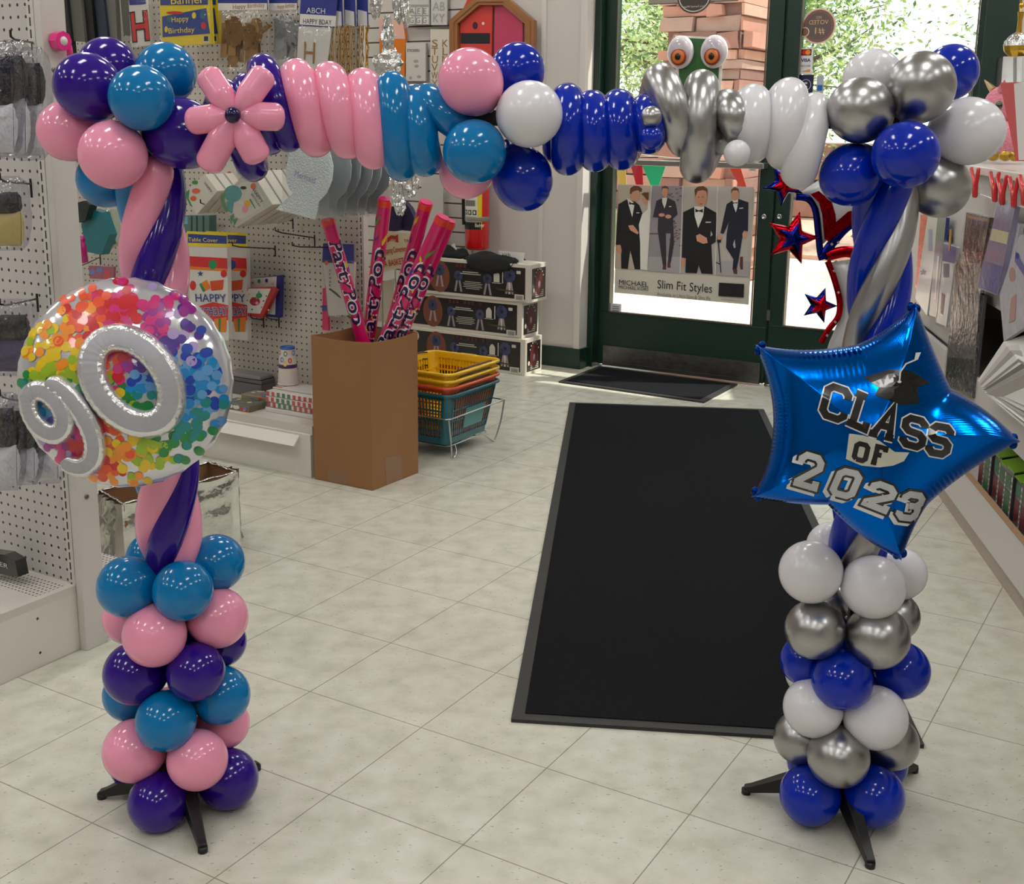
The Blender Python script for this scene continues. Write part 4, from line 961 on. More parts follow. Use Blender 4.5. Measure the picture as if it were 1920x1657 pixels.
# card stickers
m = MB(); A = on_b(1497, 139, pB); B_ = on_b(1525, 90, pB); a0, a1, z0, z1 = AB(A)[0], AB(B_)[0], A.z, B_.z; H_ = z1 - z0; W_ = a1 - a0
m.rbox(a0, a1, pB, pB + .001, z0, z1, 0)
m.rbox(a0 + W_ * .12, a1 - W_ * .12, pB - .0005, pB, z0 + H_ * .72, z0 + H_ * .96, 1)
for k, mi in ((-1, 2), (1, 3)): m.disc(R((a0 + a1) / 2 + k * W_ * .13, pB - .001 - .0003 * (k + 1), z0 + H_ * .84), E1 * W_ * .2, EZ * H_ * .10, mi, 18)
text(m, 'VISA', R((a0 + a1) / 2, pB - .001, z0 + H_ * .48), E1, EZ, H_ * .17, 4, width=W_ * .72, centre=True, bold=.03)
text(m, 'DISCOVER', R((a0 + a1) / 2, pB - .001, z0 + H_ * .28), E1, EZ, H_ * .1, 5, width=W_ * .76, centre=True); m.poly([R(a0 + W_ * .2, pB - .001, z0 + H_ * .1), R(a1 - W_ * .12, pB - .001, z0 + H_ * .08), R(a1 - W_ * .12, pB - .001, z0 + H_ * .2)], 3)
tag(m.build('sticker', [mat('sticker_white', (222, 222, 226), .5), mat('mc_back', (70, 20, 16), .4), mat('mc_red', (206, 40, 26), .4), mat('mc_orange', (236, 140, 40), .4), mat('visa_blue', (26, 34, 110), .4), mat('ink_black', (30, 30, 34), .5)]), 'tall white strip of payment card logos on the right door glass', 'sticker')
m = MB(); A = on_b(1496, 178, pB); B_ = on_b(1526, 140, pB); a0, a1, z0, z1 = AB(A)[0], AB(B_)[0], A.z, B_.z; m.rbox(a0, a1, pB, pB + .001, z0, z1, 0); c = R((a0 + a1) / 2, pB - .0006, (z0 + z1) / 2)
m.disc(c, E1 * (a1 - a0) * .36, EZ * (a1 - a0) * .36, 1, 24); m.disc(c - E2 * .0004, E1 * (a1 - a0) * .32, EZ * (a1 - a0) * .32, 0, 24)
for k in (-1, 1): m.disc(c - E2 * .0008 + EZ * k * .008, E1 * .008, EZ * .005, 1, 12)
tag(m.build('sticker', [mat('navy_sticker', (20, 20, 66), .4), mat('seal_white', (190, 190, 200), .4)]), 'dark blue square sticker with a round white seal on the right door glass', 'sticker')
m = MB(); A = on_b(1530, 174, pB); B_ = on_b(1545, 142, pB); a0, a1, z0, z1 = AB(A)[0], AB(B_)[0], A.z, B_.z; H_ = z1 - z0; m.rbox(a0, a1, pB, pB + .001, z0, z1, 0)
m.rbox(a0 + .004, a1 - .004, pB - .0005, pB, z0 + H_ * .12, z0 + H_ * .46, 1)
tag(m.build('sticker', [mat('film_grey', (170, 180, 186), .4), mat('amex_blue', (40, 96, 176), .4)]), 'narrow sticker with a bright blue square, right of the dark blue sticker', 'sticker')

# ---------------------------------------------------------------- shelving on the left
PEGA = peg_mat('pegboard_near', (194, 188, 186), E1, EZ, hole=.0036, oy=.006)
PEGB = peg_mat('pegboard_far', (192, 184, 174), E1, EZ, hole=.0036)
DECK = peg_mat('perforated_deck', (214, 208, 200), E1, E2, step=.0125, hole=.0028)
DECKP = mat('deck_paint', (210, 204, 196), .45, vary=.05, bscale=10)
def gondola(lab, a0, a1, bf, bb, zt, zd, peg, post=True, back=None):
    t = thing('gondola_shelf', lab, 'shelving', R(a1, bf, 0), 'white pegboard shelving units')
    m = MB(); m.rbox(a0, a1 - .022, bb, bb + .02, zd, zt); m.build('back_panel', peg, t)
    m = MB(); m.rbox(a1 - .022, a1, bb - .004, bb + .024, 0, zt); 
    k = .05
    while k < zt - .03: m.rbox(a1 - .014, a1 - .010, bb - .0046, bb - .004, k, k + .018, 1); k += .0254
    m.build('slotted_upright', [WHITEP, mat('slot_dark', (60, 56, 54), .7)], t)
    m = MB(); m.rbox(a0, a1, bf + .012, bb, zd - .02, zd, 0); m.rbox(a0, a1, bf + .012, bf + .02, zd - .03, zd - .02, 0); o = m.build('deck', DECKP, t)
    m = MB(); m.rbox(a0, a1 - .02, bb - .10, bb - .015, zd, zd + .0006); m.build('perforated_strip', DECK, o)
    m = MB(); m.rbox(a0, a1, bf, bf + .012, 0, zd - .03); m.rbox(a1 - .008, a1, bf + .012, bb + .02, 0, zd - .02)
    m.build('kick_plate', mat('worn_kick_paint', (220, 216, 208), .5, vary=.10, bscale=7), t, bev=.001)
    return t
gA = gondola('white near pegboard shelving unit hung with wigs and boas at the left edge', -3.5, -2.256, 1.36, 1.775, 1.98, .165, PEGA)
for z in (.035, .12):
    m = MB(); m.lathe(R(-2.256, 1.66, z), [(.0035, .0003), (0, .0003)], ax=E1, seg=10)
    m.build('rivet_hole', mat('slot_dark', (60, 56, 54), .7), gA)
ps = thing('shelf_post', 'tall white square end post of the near shelving unit', 'post', R(-2.25, 1.8, 0))
m = MB(); m.rbox(-2.2555, -2.232, 1.772, 1.836, 0, 2.0); m.build('post_tube', WHITEP, ps, bev=.002)
for (px, py) in ((101, 131), (162, 931)):
    m = MB(); p = on_a(px, py, -2.232); m.lathe(p, [(.006, 0), (.006, .0025), (.003, .003), (0, .002)], ax=E1, seg=14)
    m.build('screw_head', mat('screw_brass', (130, 120, 100), .35, .8), ps)
bd_ = AB(on_z(205, 1040, .165))[1]; m = MB(); m.rbox(-3.4, -2.256, 1.845, bd_, .145, .165); m.rbox(-3.4, -2.256, 1.845, bd_ - .02, 0, .145, 1); tag(m.build('base_deck', [DECK, DECKP], bev=.001), 'low perforated white base deck on the far side of the near post', 'shelf')
gB = gondola('long white pegboard shelving unit behind the cardboard carton', -5.4, -2.71, 3.17, 3.5, 2.1, .187, PEGB)
m = MB(); p = [R(-5.4, 3.17, .150), R(-5.4, 3.135, .118), R(-5.4, 3.139, .114), R(-5.4, 3.174, .146)]; m.prism(p, E1 * 2.64); m.build('price_channel', mat('price_channel_white', (222, 218, 210), .4), gB)
def px_m(px, b, at=(500, 400)): return px * (on_b(at[0], at[1], b) - CAM).dot(CF) / FOC

# generic flat packet hanging in front of a wall plane; quads given on the plane b
CLEAR = clearmat('clear_film', .10, (250, 250, 250), .06, bump=.5, bscale=35)
PK = {}
def C(nm, c, r=.5, **k): return mat(nm, c, r, **k)
def packet(name, lab, cat, quad, b, th, body, prints=(), texts=(), group=None, partname='packet', film=False, fn=None):
    fn = fn or on_b
    q = [fn(x, y, b) for x, y in quad]; n = (q[1] - q[0]).cross(q[-1] - q[0]).normalized()
    if n.dot(CAM - q[0]) < 0: n = -n
    base = min(q, key=lambda v: v.z); t = thing(name, lab, cat, V((sum(p.x for p in q) / len(q), sum(p.y for p in q) / len(q), base.z)), group)
    m = MB(); m.prism(q, -n * th); m.build(partname, body, t, bev=min(.0015, th * .2))
    if prints or texts:
        m = MB(); mats = []
        def mi(mm):
            if mm not in mats: mats.append(mm)
            return mats.index(mm)
        k = 0
        for pts, mm in prints:
            k += 1; m.poly([fn(x, y, b) + n * (.0005 + .00012 * k) for x, y in pts], mi(mm))
        for s, l, r_, size, mm in texts[:]:
            A = fn(*l, b) + n * (.0014 + .00012 * k); B_ = fn(*r_, b) + n * (.0014 + .00012 * k); x = (B_ - A); w = x.length; x.normalize(); y = n.cross(x)
            bold = .0
            if isinstance(mm, tuple):      # (fill, outline)
                text(m, s, A - n * .0004, x, y, size, mi(mm[1]), width=w * 1.02, bold=.055); mm = mm[0]; bold = .015
            text(m, s, A, x, y, size, mi(mm), width=w, bold=bold)
        m.build('print', mats, t)
    if film:
        m = MB(); c = sum(q, V()) / len(q); qq = [c + (p - c) * 1.06 + n * .002 for p in q]; 
        if len(qq) == 4: m.pillow([qq[3], qq[2], qq[1], qq[0]], th + .02, n=10, rnd=.0015, seed=len(lab)); m.build('clear_wrap', CLEAR, t)
    return t
def ellq(cx, cy, rx, ry, n=14): return [(cx + rx * math.cos(2 * pi * k / n), cy + ry * math.sin(2 * pi * k / n)) for k in range(n)]
def rectq(x0, y0, x1, y1): return [(x0, y1), (x1, y1), (x1, y0), (x0, y0)]
def starq(cx, cy, r, ri=.42, n=5, rot=0): return [(cx + (r if k % 2 == 0 else r * ri) * math.sin(rot + k * pi / n), cy - (r if k % 2 == 0 else r * ri) * math.cos(rot + k * pi / n)) for k in range(2 * n)]

YEL = C('pack_yellow', (232, 206, 40), .35, coat=.4); NAV = C('pack_blue', (36, 62, 140), .35, coat=.4); REDP = C('pack_red', (206, 34, 40), .35, coat=.4); WHT = C('pack_white', (216, 212, 206), .35, coat=.4)
TXTY = C('text_yellow', (246, 222, 90), .4); INK = C('ink', (24, 22, 30), .5); GRN = C('pack_green', (40, 140, 84), .4); ORG = C('pack_orange', (226, 126, 36), .4); GOLD = C('gold_foil', (206, 160, 50), .22, metal=1.0, bump=.5, bscale=90); GOLDP = C('gold_card', (178, 132, 76), .35, metal=.5)
TEALP = C('pack_teal', (20, 110, 120), .35, coat=.5); HEAD = C('header_royal', (42, 52, 130), .4); SILF = C('silver_tinsel', (206, 206, 206), .16, metal=1.0, bump=.8, bscale=110)
# dark table covers, top left
bx = 3.30
for i, (x0, x1, sh, yb, c, lab) in enumerate([(100, 122, 16, 112, (26, 26, 28), 'black cloth packet hanging next to the white end post'), (126, 148, 12, 77, (92, 92, 86), 'short grey cloth packet hanging second from the end post'), (150, 168, 14, 118, (18, 18, 20), 'black cloth packet hanging between two grey ones, upper left'),
        (172, 190, 16, 104, (38, 48, 64), 'dark navy cloth packet hanging at the upper left'), (194, 214, 8, 108, (104, 102, 100), 'pale grey cloth packet in shiny film, upper left'), (222, 240, 10, 66, (84, 84, 78), 'olive grey cloth packet hanging beside the red letter banner')]):
    packet('table_cover', lab, 'table cover', [(x0 + sh, yb), (x1 + sh, yb + 2), (x1, -40), (x0, -40)], bx + .012 * i, .02, C('cloth_%d' % i, c, .35, coat=.3, bump=.3, bscale=20), group='dark table covers at the upper left')
rb_ = thing('ribbon_roll', 'hot pink ribbon roll with a hanging tail on the white end post', 'ribbon', on_a(114, 145, -2.228)); HP = C('hot_pink_ribbon', (226, 20, 130), .25, coat=.5)
c = on_a(113, 77, -2.215); m = MB(); m.lathe(c, [(.010, -.012), (.021, -.012), (.021, .012), (.010, .012), (.010, -.012)], ax=E1, seg=8, smooth=False); m.build('roll', HP, rb_)
m = MB(); m.lathe(c, [(0, -.0122), (.0095, -.0122), (.0095, .0125), (0, .0125)], ax=E1, seg=16); m.build('core', WHT, rb_)
m = MB(); p0_ = c + E2 * .018; vs = []
for k in range(9): q = p0_ + EZ * (-.075 * k / 8) + E1 * (.003 * math.sin(k)) + E2 * (.012 * k / 8); vs += [q - E2 * .008, q + E2 * .008]
m.add(vs, [(2 * k, 2 * k + 1, 2 * k + 3, 2 * k + 2) for k in range(8)], 0, True); o = m.build('tail', HP, rb_); sm_ = o.modifiers.new('s', 'SOLIDIFY'); sm_.thickness = .0012
# banners
packet('letter_banner', 'white packet with a big red letter H hanging at the upper left', 'banner', [(247, 88), (283, 84), (277, -12), (240, -12)], 3.32, .012, WHT, [([(243, 10), (274, 8), (272, -12), (240, -12)], HEAD)], [('H', (247, 77), (281, 73), px_m(74, 3.32), (REDP, INK))], film=True)
for k, (dx, b, lab) in enumerate(((15, 3.36, 'second yellow birthday banner packet half hidden behind the front one'), (0, 3.30, 'yellow and blue packet reading Happy Birthday Banner, upper left'))):
    packet('birthday_banner', lab, 'banner', [(304 + dx, 87), (397 + dx, 82), (391 + dx, -30), (297 + dx, -30)], b, .015, YEL, [([(301 + dx, 10), (390 + dx, 9), (390 + dx, -28), (299 + dx, -28)], NAV), ([(305 + dx, 70), (394 + dx, 63), (387 + dx, 15), (304 + dx, 31)], NAV), (ellq(364 + dx, 29, 4, 6), YEL), (ellq(380 + dx, 28, 5, 7), TEALP), (ellq(382 + dx, 48, 5, 7), REDP), (ellq(312 + dx, 55, 3, 6), YEL), (ellq(318 + dx, 36, 5, 5), TEALP), (ellq(328 + dx, 24, 16, 3), REDP), (rectq(381 + dx, 67, 393 + dx, 80), WHT), (rectq(383 + dx, 68, 391 + dx, 77), INK)],
        [('Banner', (320 + dx, 8), (384 + dx, 6), px_m(22, b), TXTY), ('Happy', (322 + dx, 42), (355 + dx, 39), px_m(14, b), TXTY), ('Birthday', (316 + dx, 63), (366 + dx, 60), px_m(14, b), TXTY)], group=None, film=(dx == 0))
def letterbag(lab, x0, x1, y1, head, body, seed, n=9, b=3.33):
    t = packet('letter_garland', lab, 'garland', [(x0, 20), (x1, 18), (x1 - 2, -30), (x0 - 2, -30)], b, .004, head, [([(x0, 20), (x1, 18), (x1, 6), (x0, 6)], WHT)], [('Happy Birthday', (x0 + (x1 - x0) * .3, 17), (x1 - 4, 13), px_m(11, b), GOLDP)], partname='header_card')
    rr = random.Random(seed); m = MB()
    for k in range(n):
        x = rr.uniform(x0 + 5, x1 - 12); y = rr.uniform(30, 50); w = rr.uniform(9, 20); yb = rr.uniform(y1 - 30, y1); sl = rr.uniform(-12, 12); q = [on_b(*p_, b + .002 * k) for p_ in ((x + sl * .4, yb), (x + w + sl * .4, yb), (x + w, y), (x, y))]; m.prism(q, E2 * .0015)
        ang = rr.uniform(-.5, .5); x_ = E1 * math.cos(ang) + EZ * math.sin(ang); y_ = EZ * math.cos(ang) - E1 * math.sin(ang); text(m, rr.choice('HAPYBRTD'), on_b(x, y + 36, b) - E2 * (.002 + .0003 * k), x_, y_, px_m(rr.uniform(34, 52), b), 1, bold=.05)
        c = on_b(x + w / 2, (y + yb) / 2, b + .002 * k - .001); 
    m.build('cut_letters', [body, mat(body.name + '_shade', (128, 92, 48) if 'gold' in body.name else (140, 142, 148), .35, .5)], t)
    m = MB(); q = [on_b(*p_, b - .004) for p_ in ((x0 - 2, y1 + 4), (x1 + 1, y1), (x1 + 1, 20), (x0, 20))]; m.pillow(q, .03, n=10, rnd=.002, seed=seed); m.build('clear_wrap', CLEAR, t)
letterbag('gold Happy Birthday letter garland in a clear bag with blue header', 409, 501, 130, HEAD, GOLDP, 4, 12)
letterbag('silver letter garland in a clear bag, right of the gold one', 505, 557, 118, HEAD, C('silver_card', (176, 178, 182), .3, metal=.6), 7, 8, 3.36)
packet('letter_banner', 'white card banner packet with a gold letter H and blue header', 'banner', [(556, 130), (612, 134), (622, 52), (560, 50)], 3.35, .01, WHT, [([(561, 48), (628, 52), (636, -30), (566, -30)], HEAD), ([(562, 46), (629, 50), (631, 30), (563, 26)], WHT)], [('H', (567, 118), (590, 120), px_m(54, 3.35), GOLDP), ('HAPPY BDAY', (568, 44), (622, 47), px_m(12, 3.35), INK), ('ABCH', (575, 24), (610, 26), px_m(13, 3.35), WHT)], film=True)
for i, (x, lab) in enumerate(((628, 'gold tinsel tassel packet nearest the white H card'), (652, 'gold tinsel tassel packet in the middle of three'), (676, 'gold tinsel tassel packet next to the silver foil figure'))):
    b = 3.36 + .03 * i
    t = packet('tassel_packet', lab, 'tassel', [(x - 6, 44), (x + 14, 50), (x + 12, -30), (x - 8, -30)], b, .004, HEAD, [([(x - 5, 44), (x + 13, 50), (x + 12, 22), (x - 5, 18)], WHT)], partname='header_card', group='gold tassel packets')
    rr = random.Random(i); m = MB()
    for k in range(14):
        px = x + rr.uniform(-8, 14); q = [on_b(px + rr.uniform(-3, 3), 48 + (150 - 48) * j / 5, b + rr.uniform(-.008, .008)) for j in range(6)]; m.tube(q, .0035, seg=4, flat=.3)
    m.build('tinsel', GOLD, t)
# slatwall goods
packet('party_packet', 'orange cellophane packet with a peach top hanging beside the slatwall', 'packet', [(712, 165), (758, 168), (760, 68), (755, 36), (711, 34)], 5.36, .02, C('orange_film', (214, 118, 30), .3, coat=.5), [([(711, 72), (760, 73), (755, 36), (711, 34)], C('peach_film', (222, 176, 160), .3, coat=.5))])
packet('sticker_sheet', 'large silvery sheet of foam alphabet letters at the top of the slatwall', 'stickers', rectq(765, -30, 806, 47), 5.36, .01, C('sheet_grey', (158, 154, 152), .35), [(rectq(768 + 13 * i, 14 + 17 * j, 778 + 13 * i, 28 + 17 * j), WHT) for i in range(3) for j in range(2)] + [(rectq(768, -20, 804, 9), C('sheet_pale', (196, 192, 188), .4))], [('A E E', (768, 26), (800, 26), px_m(13, 5.36), C('sheet_line', (120, 116, 114), .5)), ('G G G', (768, 43), (800, 43), px_m(13, 5.36), MATS.get('sheet_line') or C('sheet_line', (120, 116, 114), .5))])
packet('sticker_sheet', 'pale silver alphabet sheet at the top right of the slatwall next to the wooden frame', 'stickers', rectq(808, -30, 838, 47), 5.36, .01, C('sheet_pale', (196, 192, 188), .4), [], [('AB', (811, 20), (834, 20), px_m(20, 5.36), C('sheet_grey', (158, 154, 152), .35)), ('KY', (811, 42), (834, 42), px_m(20, 5.36), C('sheet_grey', (158, 154, 152), .35))])
packet('sticker_sheet', 'white STICKERS booklet hanging on the slatwall', 'stickers', rectq(761, 80, 798, 152), 5.36, .02, C('booklet', (204, 198, 190), .5), [(ellq(780, 115, 5, 3), C('sheet_grey', (158, 154, 152), .35)), (ellq(781, 124, 4, 3), C('sheet_grey', (158, 154, 152), .35)), (ellq(770, 146, 3, 3), C('sheet_grey', (158, 154, 152), .35)), (ellq(786, 144, 4, 3), C('sheet_grey', (158, 154, 152), .35))], [('STICKERS', (763, 97), (787, 97), px_m(6, 5.36), INK)])
packet('sticker_sheet', 'gold vertical letter sheet reading STUVWX on the slatwall', 'stickers', rectq(807, 55, 842, 165), 5.355, .006, C('sheet_cream', (208, 200, 186), .4), [], [(ch, (809, 88 + 15 * k), (821, 88 + 15 * k), px_m(17, 5.36), GOLDP) for k, ch in enumerate('STUVWX')] + [(ch, (828, 88 + 15 * k), (840, 88 + 15 * k), px_m(17, 5.36), GOLDP) for k, ch in enumerate('KLMNO')])
# silver foil hanging figure
sf = thing('foil_hanger', 'crumpled silver foil swirl decoration hanging above and below the teal coil', 'decoration', on_b(735, 400, 3.1))
CRF = C('crumpled_foil', (220, 220, 220), .12, metal=1.0, bump=1.0, bscale=45)
def crumple(parent, cx, cy, rx, ry, seed, b=3.1, nm='foil_piece', th=.02):
    rr = random.Random(seed); bmx = bmesh.new(); bmesh.ops.create_icosphere(bmx, subdivisions=3, radius=1); vs = []; c = on_b(cx, cy, b); sx, sz = px_m(rx, b), px_m(ry, b)
    for v in bmx.verts:
        k = 1 + rr.uniform(-.22, .22); vs.append(c + E1 * (v.co.x * sx * k) + EZ * (v.co.z * sz * k) + E2 * (v.co.y * th * k))
    fs = [tuple(v.index for v in f.verts) for f in bmx.faces]; m = MB(); m.add(vs, fs, 0, False); bmx.free(); return m.build(nm, CRF, parent)
for i, (cx, cy, rx, ry) in enumerate([(704, 0, 11, 28), (748, 5, 12, 34), (761, 22, 5, 24), (728, 68, 11, 22), (728, 118, 28, 24), (727, 42, 3, 12), (744, 355, 13, 34), (771, 345, 15, 24), (750, 385, 9, 18)]): crumple(sf, cx, cy, rx, ry, i)
# napkin packs on pegs (copies of one pack)
def diamond(lab, quad, b, prints, texts, side, group, th=.022):
    return packet('napkin_pack', lab, 'napkins', quad, b, th, side, prints, texts, group=group)
NAPS = C('napkin_edges', (206, 202, 190), .6); NG = C('napkin_teal', (70, 150, 150), .4); NR = C('napkin_coral', (218, 96, 70), .4); NPK = C('napkin_pink', (232, 150, 170), .4); NY = C('napkin_yellow', (232, 170, 60), .4); NLG = C('napkin_leaf', (70, 140, 80), .4)
labs = ['front white napkin pack with dinosaur print reading HAPPY BIRTHDAY', 'second white napkin pack behind the front dinosaur pack', 'third white napkin pack on the same peg as the dinosaur pack', 'fourth white napkin pack deep on the dinosaur peg', 'fifth white napkin pack, last on the dinosaur peg']
for i in range(5):
    q = [(441, 427), (511, 384), (470, 320), (412, 370)]; b0 = 3.12
    c_ = [on_b(x, y, b0) for x, y in q]; bb = b0 + .055 * i
    t = thing('napkin_pack', labs[i], 'napkins', c_[0] + E2 * (bb - b0), 'dinosaur napkin packs on the peg')
    m = MB(); m.prism([p + E2 * (bb - b0) for p in c_], E2 * .045); m.build('packet', [NAPS], t, bev=.003)
    if i == 0:
        m = MB(); mats = [NG, NR, NPK, NY, NLG, INK, WHT]; k = [0]
        def w(pts, mi): k[0] += 1; m.poly([on_b(x, y, b0) - E2 * (.0008 + .0001 * k[0]) for x, y in pts], mi)
        w(ellq(437, 363, 17, 16), 0); w([(425, 378), (440, 372), (436, 400), (428, 396)], 0); w(ellq(475, 349, 5, 6), 1); w(ellq(464, 381, 6, 6), 3); w(ellq(460, 392, 6, 7), 2); w(ellq(452, 380, 5, 3), 6)
        w([(432, 405), (440, 400), (436, 420), (432, 418)], 4); w([(436, 412), (446, 408), (440, 422)], 4); w([(413, 370), (424, 356), (421, 376), (430, 395), (424, 398)], 4); w(ellq(457, 352, 6, 3), 5); w([(470, 372), (480, 390), (479, 392), (468, 374)], 4)
        A = on_b(474, 357, b0) - E2 * .003; B_ = on_b(491, 382, b0) - E2 * .003; x = (B_ - A).normalized(); text(m, 'HAPPY', A, x, (-E2).cross(x), px_m(11, b0), 5, width=(B_ - A).length)
        A = on_b(471, 362, b0) - E2 * .003; B_ = on_b(486, 388, b0) - E2 * .003; text(m, 'BIRTHDAY', A - EZ * .004, x, (-E2).cross(x), px_m(7, b0), 5, width=(B_ - A).length); m.build('print', mats, t)
        m = MB(); cc = sum(c_, V()) / 4; qq = [cc + (p - cc) * 1.05 - E2 * .004 for p in c_]; m.pillow([qq[0], qq[1], qq[2], qq[3]], .012, n=8, rnd=.001, seed=3); m.build('clear_wrap', CLEAR, t)
labs = ['small white napkin pack with coral animal, at the left end of the napkin peg', 'small white napkin pack behind the coral animal pack', 'small white napkin pack deepest behind the coral animal pack']
for i in range(3):
    q = [(369, 402), (408, 358), (384, 326), (345, 362)]; b0 = 3.16; c_ = [on_b(x, y, b0) for x, y in q]; bb = b0 + .05 * i
    t = thing('napkin_pack', labs[i], 'napkins', c_[0] + E2 * (bb - b0), 'small napkin packs at the left'); m = MB(); m.prism([p + E2 * (bb - b0) for p in c_], E2 * .04); m.build('packet', NAPS, t, bev=.003)
    if i == 0:
        m = MB(); mats = [NR, NLG, INK, NG]; k = [0]
        w2 = lambda pts, mi: m.poly([on_b(x, y, b0) - E2 * .001 for x, y in pts], mi)
        w2(ellq(368, 358, 8, 5), 0); w2(ellq(363, 372, 6, 5), 0); w2([(346, 363), (356, 354), (354, 372), (362, 388), (357, 386)], 1); w2(ellq(366, 342, 6, 4), 1)
        A = on_b(383, 344, b0) - E2 * .002; B_ = on_b(396, 362, b0) - E2 * .002; x = (B_ - A).normalized(); text(m, 'HAPPY', A, x, (-E2).cross(x), px_m(8, b0), 2, width=(B_ - A).length); m.build('print', mats, t)
packet('napkin_pack', 'white napkin pack with yellow and coral dots above the purple coil end', 'napkins', [(410, 345), (440, 338), (432, 302), (404, 312)], 3.34, .02, NAPS, [(ellq(415, 332, 5, 6), NY), (ellq(417, 340, 4, 5), NPK), (ellq(430, 325, 4, 4), NR)], [('HAPPY', (410, 316), (426, 312), px_m(8, 3.34), INK)])
# iridescent fish bowl plates
FB = C('iridescent_glitter', (222, 232, 236), .3, metal=.25, coat=.6, bump=1.0, bscale=160)
nt = FB.node_tree
bowl = [(517, 393), (560, 403), (590, 412), (594, 398), (597, 378), (612, 362), (622, 338), (624, 312), (618, 285), (600, 262), (560, 262), (543, 285), (537, 312), (536, 335), (541, 352), (549, 362), (536, 374)]
labs = ['large iridescent fish bowl shaped plate hanging in front of its row', 'iridescent plate second in the row below the pink coils', 'iridescent plate third in the row', 'iridescent plate fourth in the row', 'iridescent plate fifth in the row', 'iridescent plate at the far end of the row']
for i in range(6):
    b0 = 3.08; off = .058 * i + (.03 if i else 0); q = [on_b(x, y, b0) + E2 * off + E1 * (.006 * (i % 2)) for x, y in bowl]
    t = thing('party_plate', labs[i], 'plate', q[1], 'iridescent plates in a row'); m = MB(); m.prism(q, E2 * .004); m.build('plate_face', FB if i == 0 else C('iridescent_card', (176, 184, 190), .25, metal=.35, coat=.5), t)
    if i == 0:
        m = MB(); text(m, 'Mermaid', on_b(552, 330, b0) - E2 * .002, (E1 - EZ * .25).normalized(), (EZ + E1 * .25).normalized(), px_m(17, b0), 0, width=px_m(50, b0)); m.build('print', C('iridescent_text', (150, 160, 206), .3, metal=.4), t)
    c = sum(q, V()) / len(q); m = MB(); qq = [c + (E1 * x + EZ * y) for x, y in ((-.1, -.12), (.1, -.12), (.1, .12), (-.1, .12))]; m.pillow(qq, .02, n=8, rnd=.001, seed=i); m.build('clear_wrap', CLEAR, t)
# table cover packets
for dx, b, lab in ((36, 3.40, 'second Table Cover birthday packet half hidden behind the front one'), (0, 3.28, 'front Table Cover packet with HAPPY BIRTHDAY print on the pegboard')):
    D_ = dx
    pr = [([(354 + D_, 480), (426 + D_, 484), (427 + D_, 504), (355 + D_, 499)], REDP), ([(355 + D_, 499), (427 + D_, 504), (427 + D_, 509), (355 + D_, 505)], ORG), (ellq(399 + D_, 496, 8, 9), GRN if not dx else NAV), (ellq(420 + D_, 513, 6, 7), REDP), (ellq(362 + D_, 535, 6, 9), REDP),
          (starq(376 + D_, 513, 6), NAV), ([(374 + D_, 533), (388 + D_, 524), (396 + D_, 540), (382 + D_, 547)], ORG), ([(394 + D_, 527), (420 + D_, 524), (418 + D_, 543), (397 + D_, 545)], C('gift_red', (206, 74, 40), .4)), ([(374 + D_, 533), (378 + D_, 530), (386 + D_, 546), (381 + D_, 547)], GRN),
          ([(372 + D_, 574), (400 + D_, 566), (428 + D_, 572), (428 + D_, 600), (390 + D_, 604), (374 + D_, 596)], REDP), ([(402 + D_, 598), (426 + D_, 594), (424 + D_, 622), (406 + D_, 622)], ORG), ([(410 + D_, 597), (415 + D_, 596), (414 + D_, 622), (411 + D_, 622)], GRN), (starq(386 + D_, 622, 5), NAV)]
    packet('table_cover', lab, 'table cover', [(358 + D_, 632), (429 + D_, 638), (426 + D_, 464), (353 + D_, 462)], b, .02, WHT, [(a_, c_) for a_, c_ in pr] + [([(351 + D_, 461), (428 + D_, 463), (427 + D_, 437), (351 + D_, 433)], YEL), ([(353 + D_, 455), (426 + D_, 457), (426 + D_, 442), (353 + D_, 438)], NAV)],
        [('Table Cover', (354 + D_, 452), (410 + D_, 454), px_m(11, b), TXTY), ('HAPPY', (367 + D_, 565), (426 + D_, 566), px_m(22, b), (NAV, WHT)), ('BIRTHDAY', (368 + D_, 592), (428 + D_, 590), px_m(22, b), (NAV, WHT))])
packet('napkin_pack', 'teal and grey wrapped plates behind the Table Cover packets', 'napkins', rectq(344, 404, 392, 436), 3.42, .04, C('teal_grey', (84, 116, 112), .4), [(rectq(344, 406, 352, 420), C('sky', (110, 170, 190), .4)), (rectq(358, 404, 361, 434), C('dk', (46, 66, 62), .4)), (rectq(368, 404, 371, 434), MATS['dk'] if 'dk' in MATS else C('dk', (46, 66, 62), .4)), (rectq(380, 404, 383, 434), C('dk', (46, 66, 62), .4))])
packet('napkin_pack', 'square floral napkin pack with a blue edge on the pegboard', 'napkins', [(466, 590), (524, 596), (526, 516), (465, 522)], 3.44, .02, C('blue_edge', (44, 48, 120), .4), [([(466, 585), (516, 590), (519, 518), (465, 522)], WHT), (ellq(486, 527, 3, 4), GRN), (ellq(500, 526, 3, 4), NAV), (ellq(474, 530, 2, 2), NR), (ellq(512, 532, 2, 3), NPK)])
packet('napkin_pack', 'tilted floral napkin pack with a red edge in front of the blue edged one', 'napkins', [(450, 591), (492, 596), (517, 544), (508, 538), (466, 540)], 3.40, .02, C('red_edge', (176, 50, 54), .4), [([(452, 586), (488, 588), (508, 541), (466, 541)], WHT), (ellq(478, 565, 10, 8), C('floral', (160, 50, 70), .5)), (ellq(486, 554, 6, 5), GRN), (ellq(474, 560, 3, 3), REDP), (ellq(482, 568, 3, 3), NPK)] + [(ellq(455 + 9 * k % 50, 546 + (k * 17) % 38, 1.5, 1.5), (NR, GRN, NAV, NY)[k % 4]) for k in range(12)])
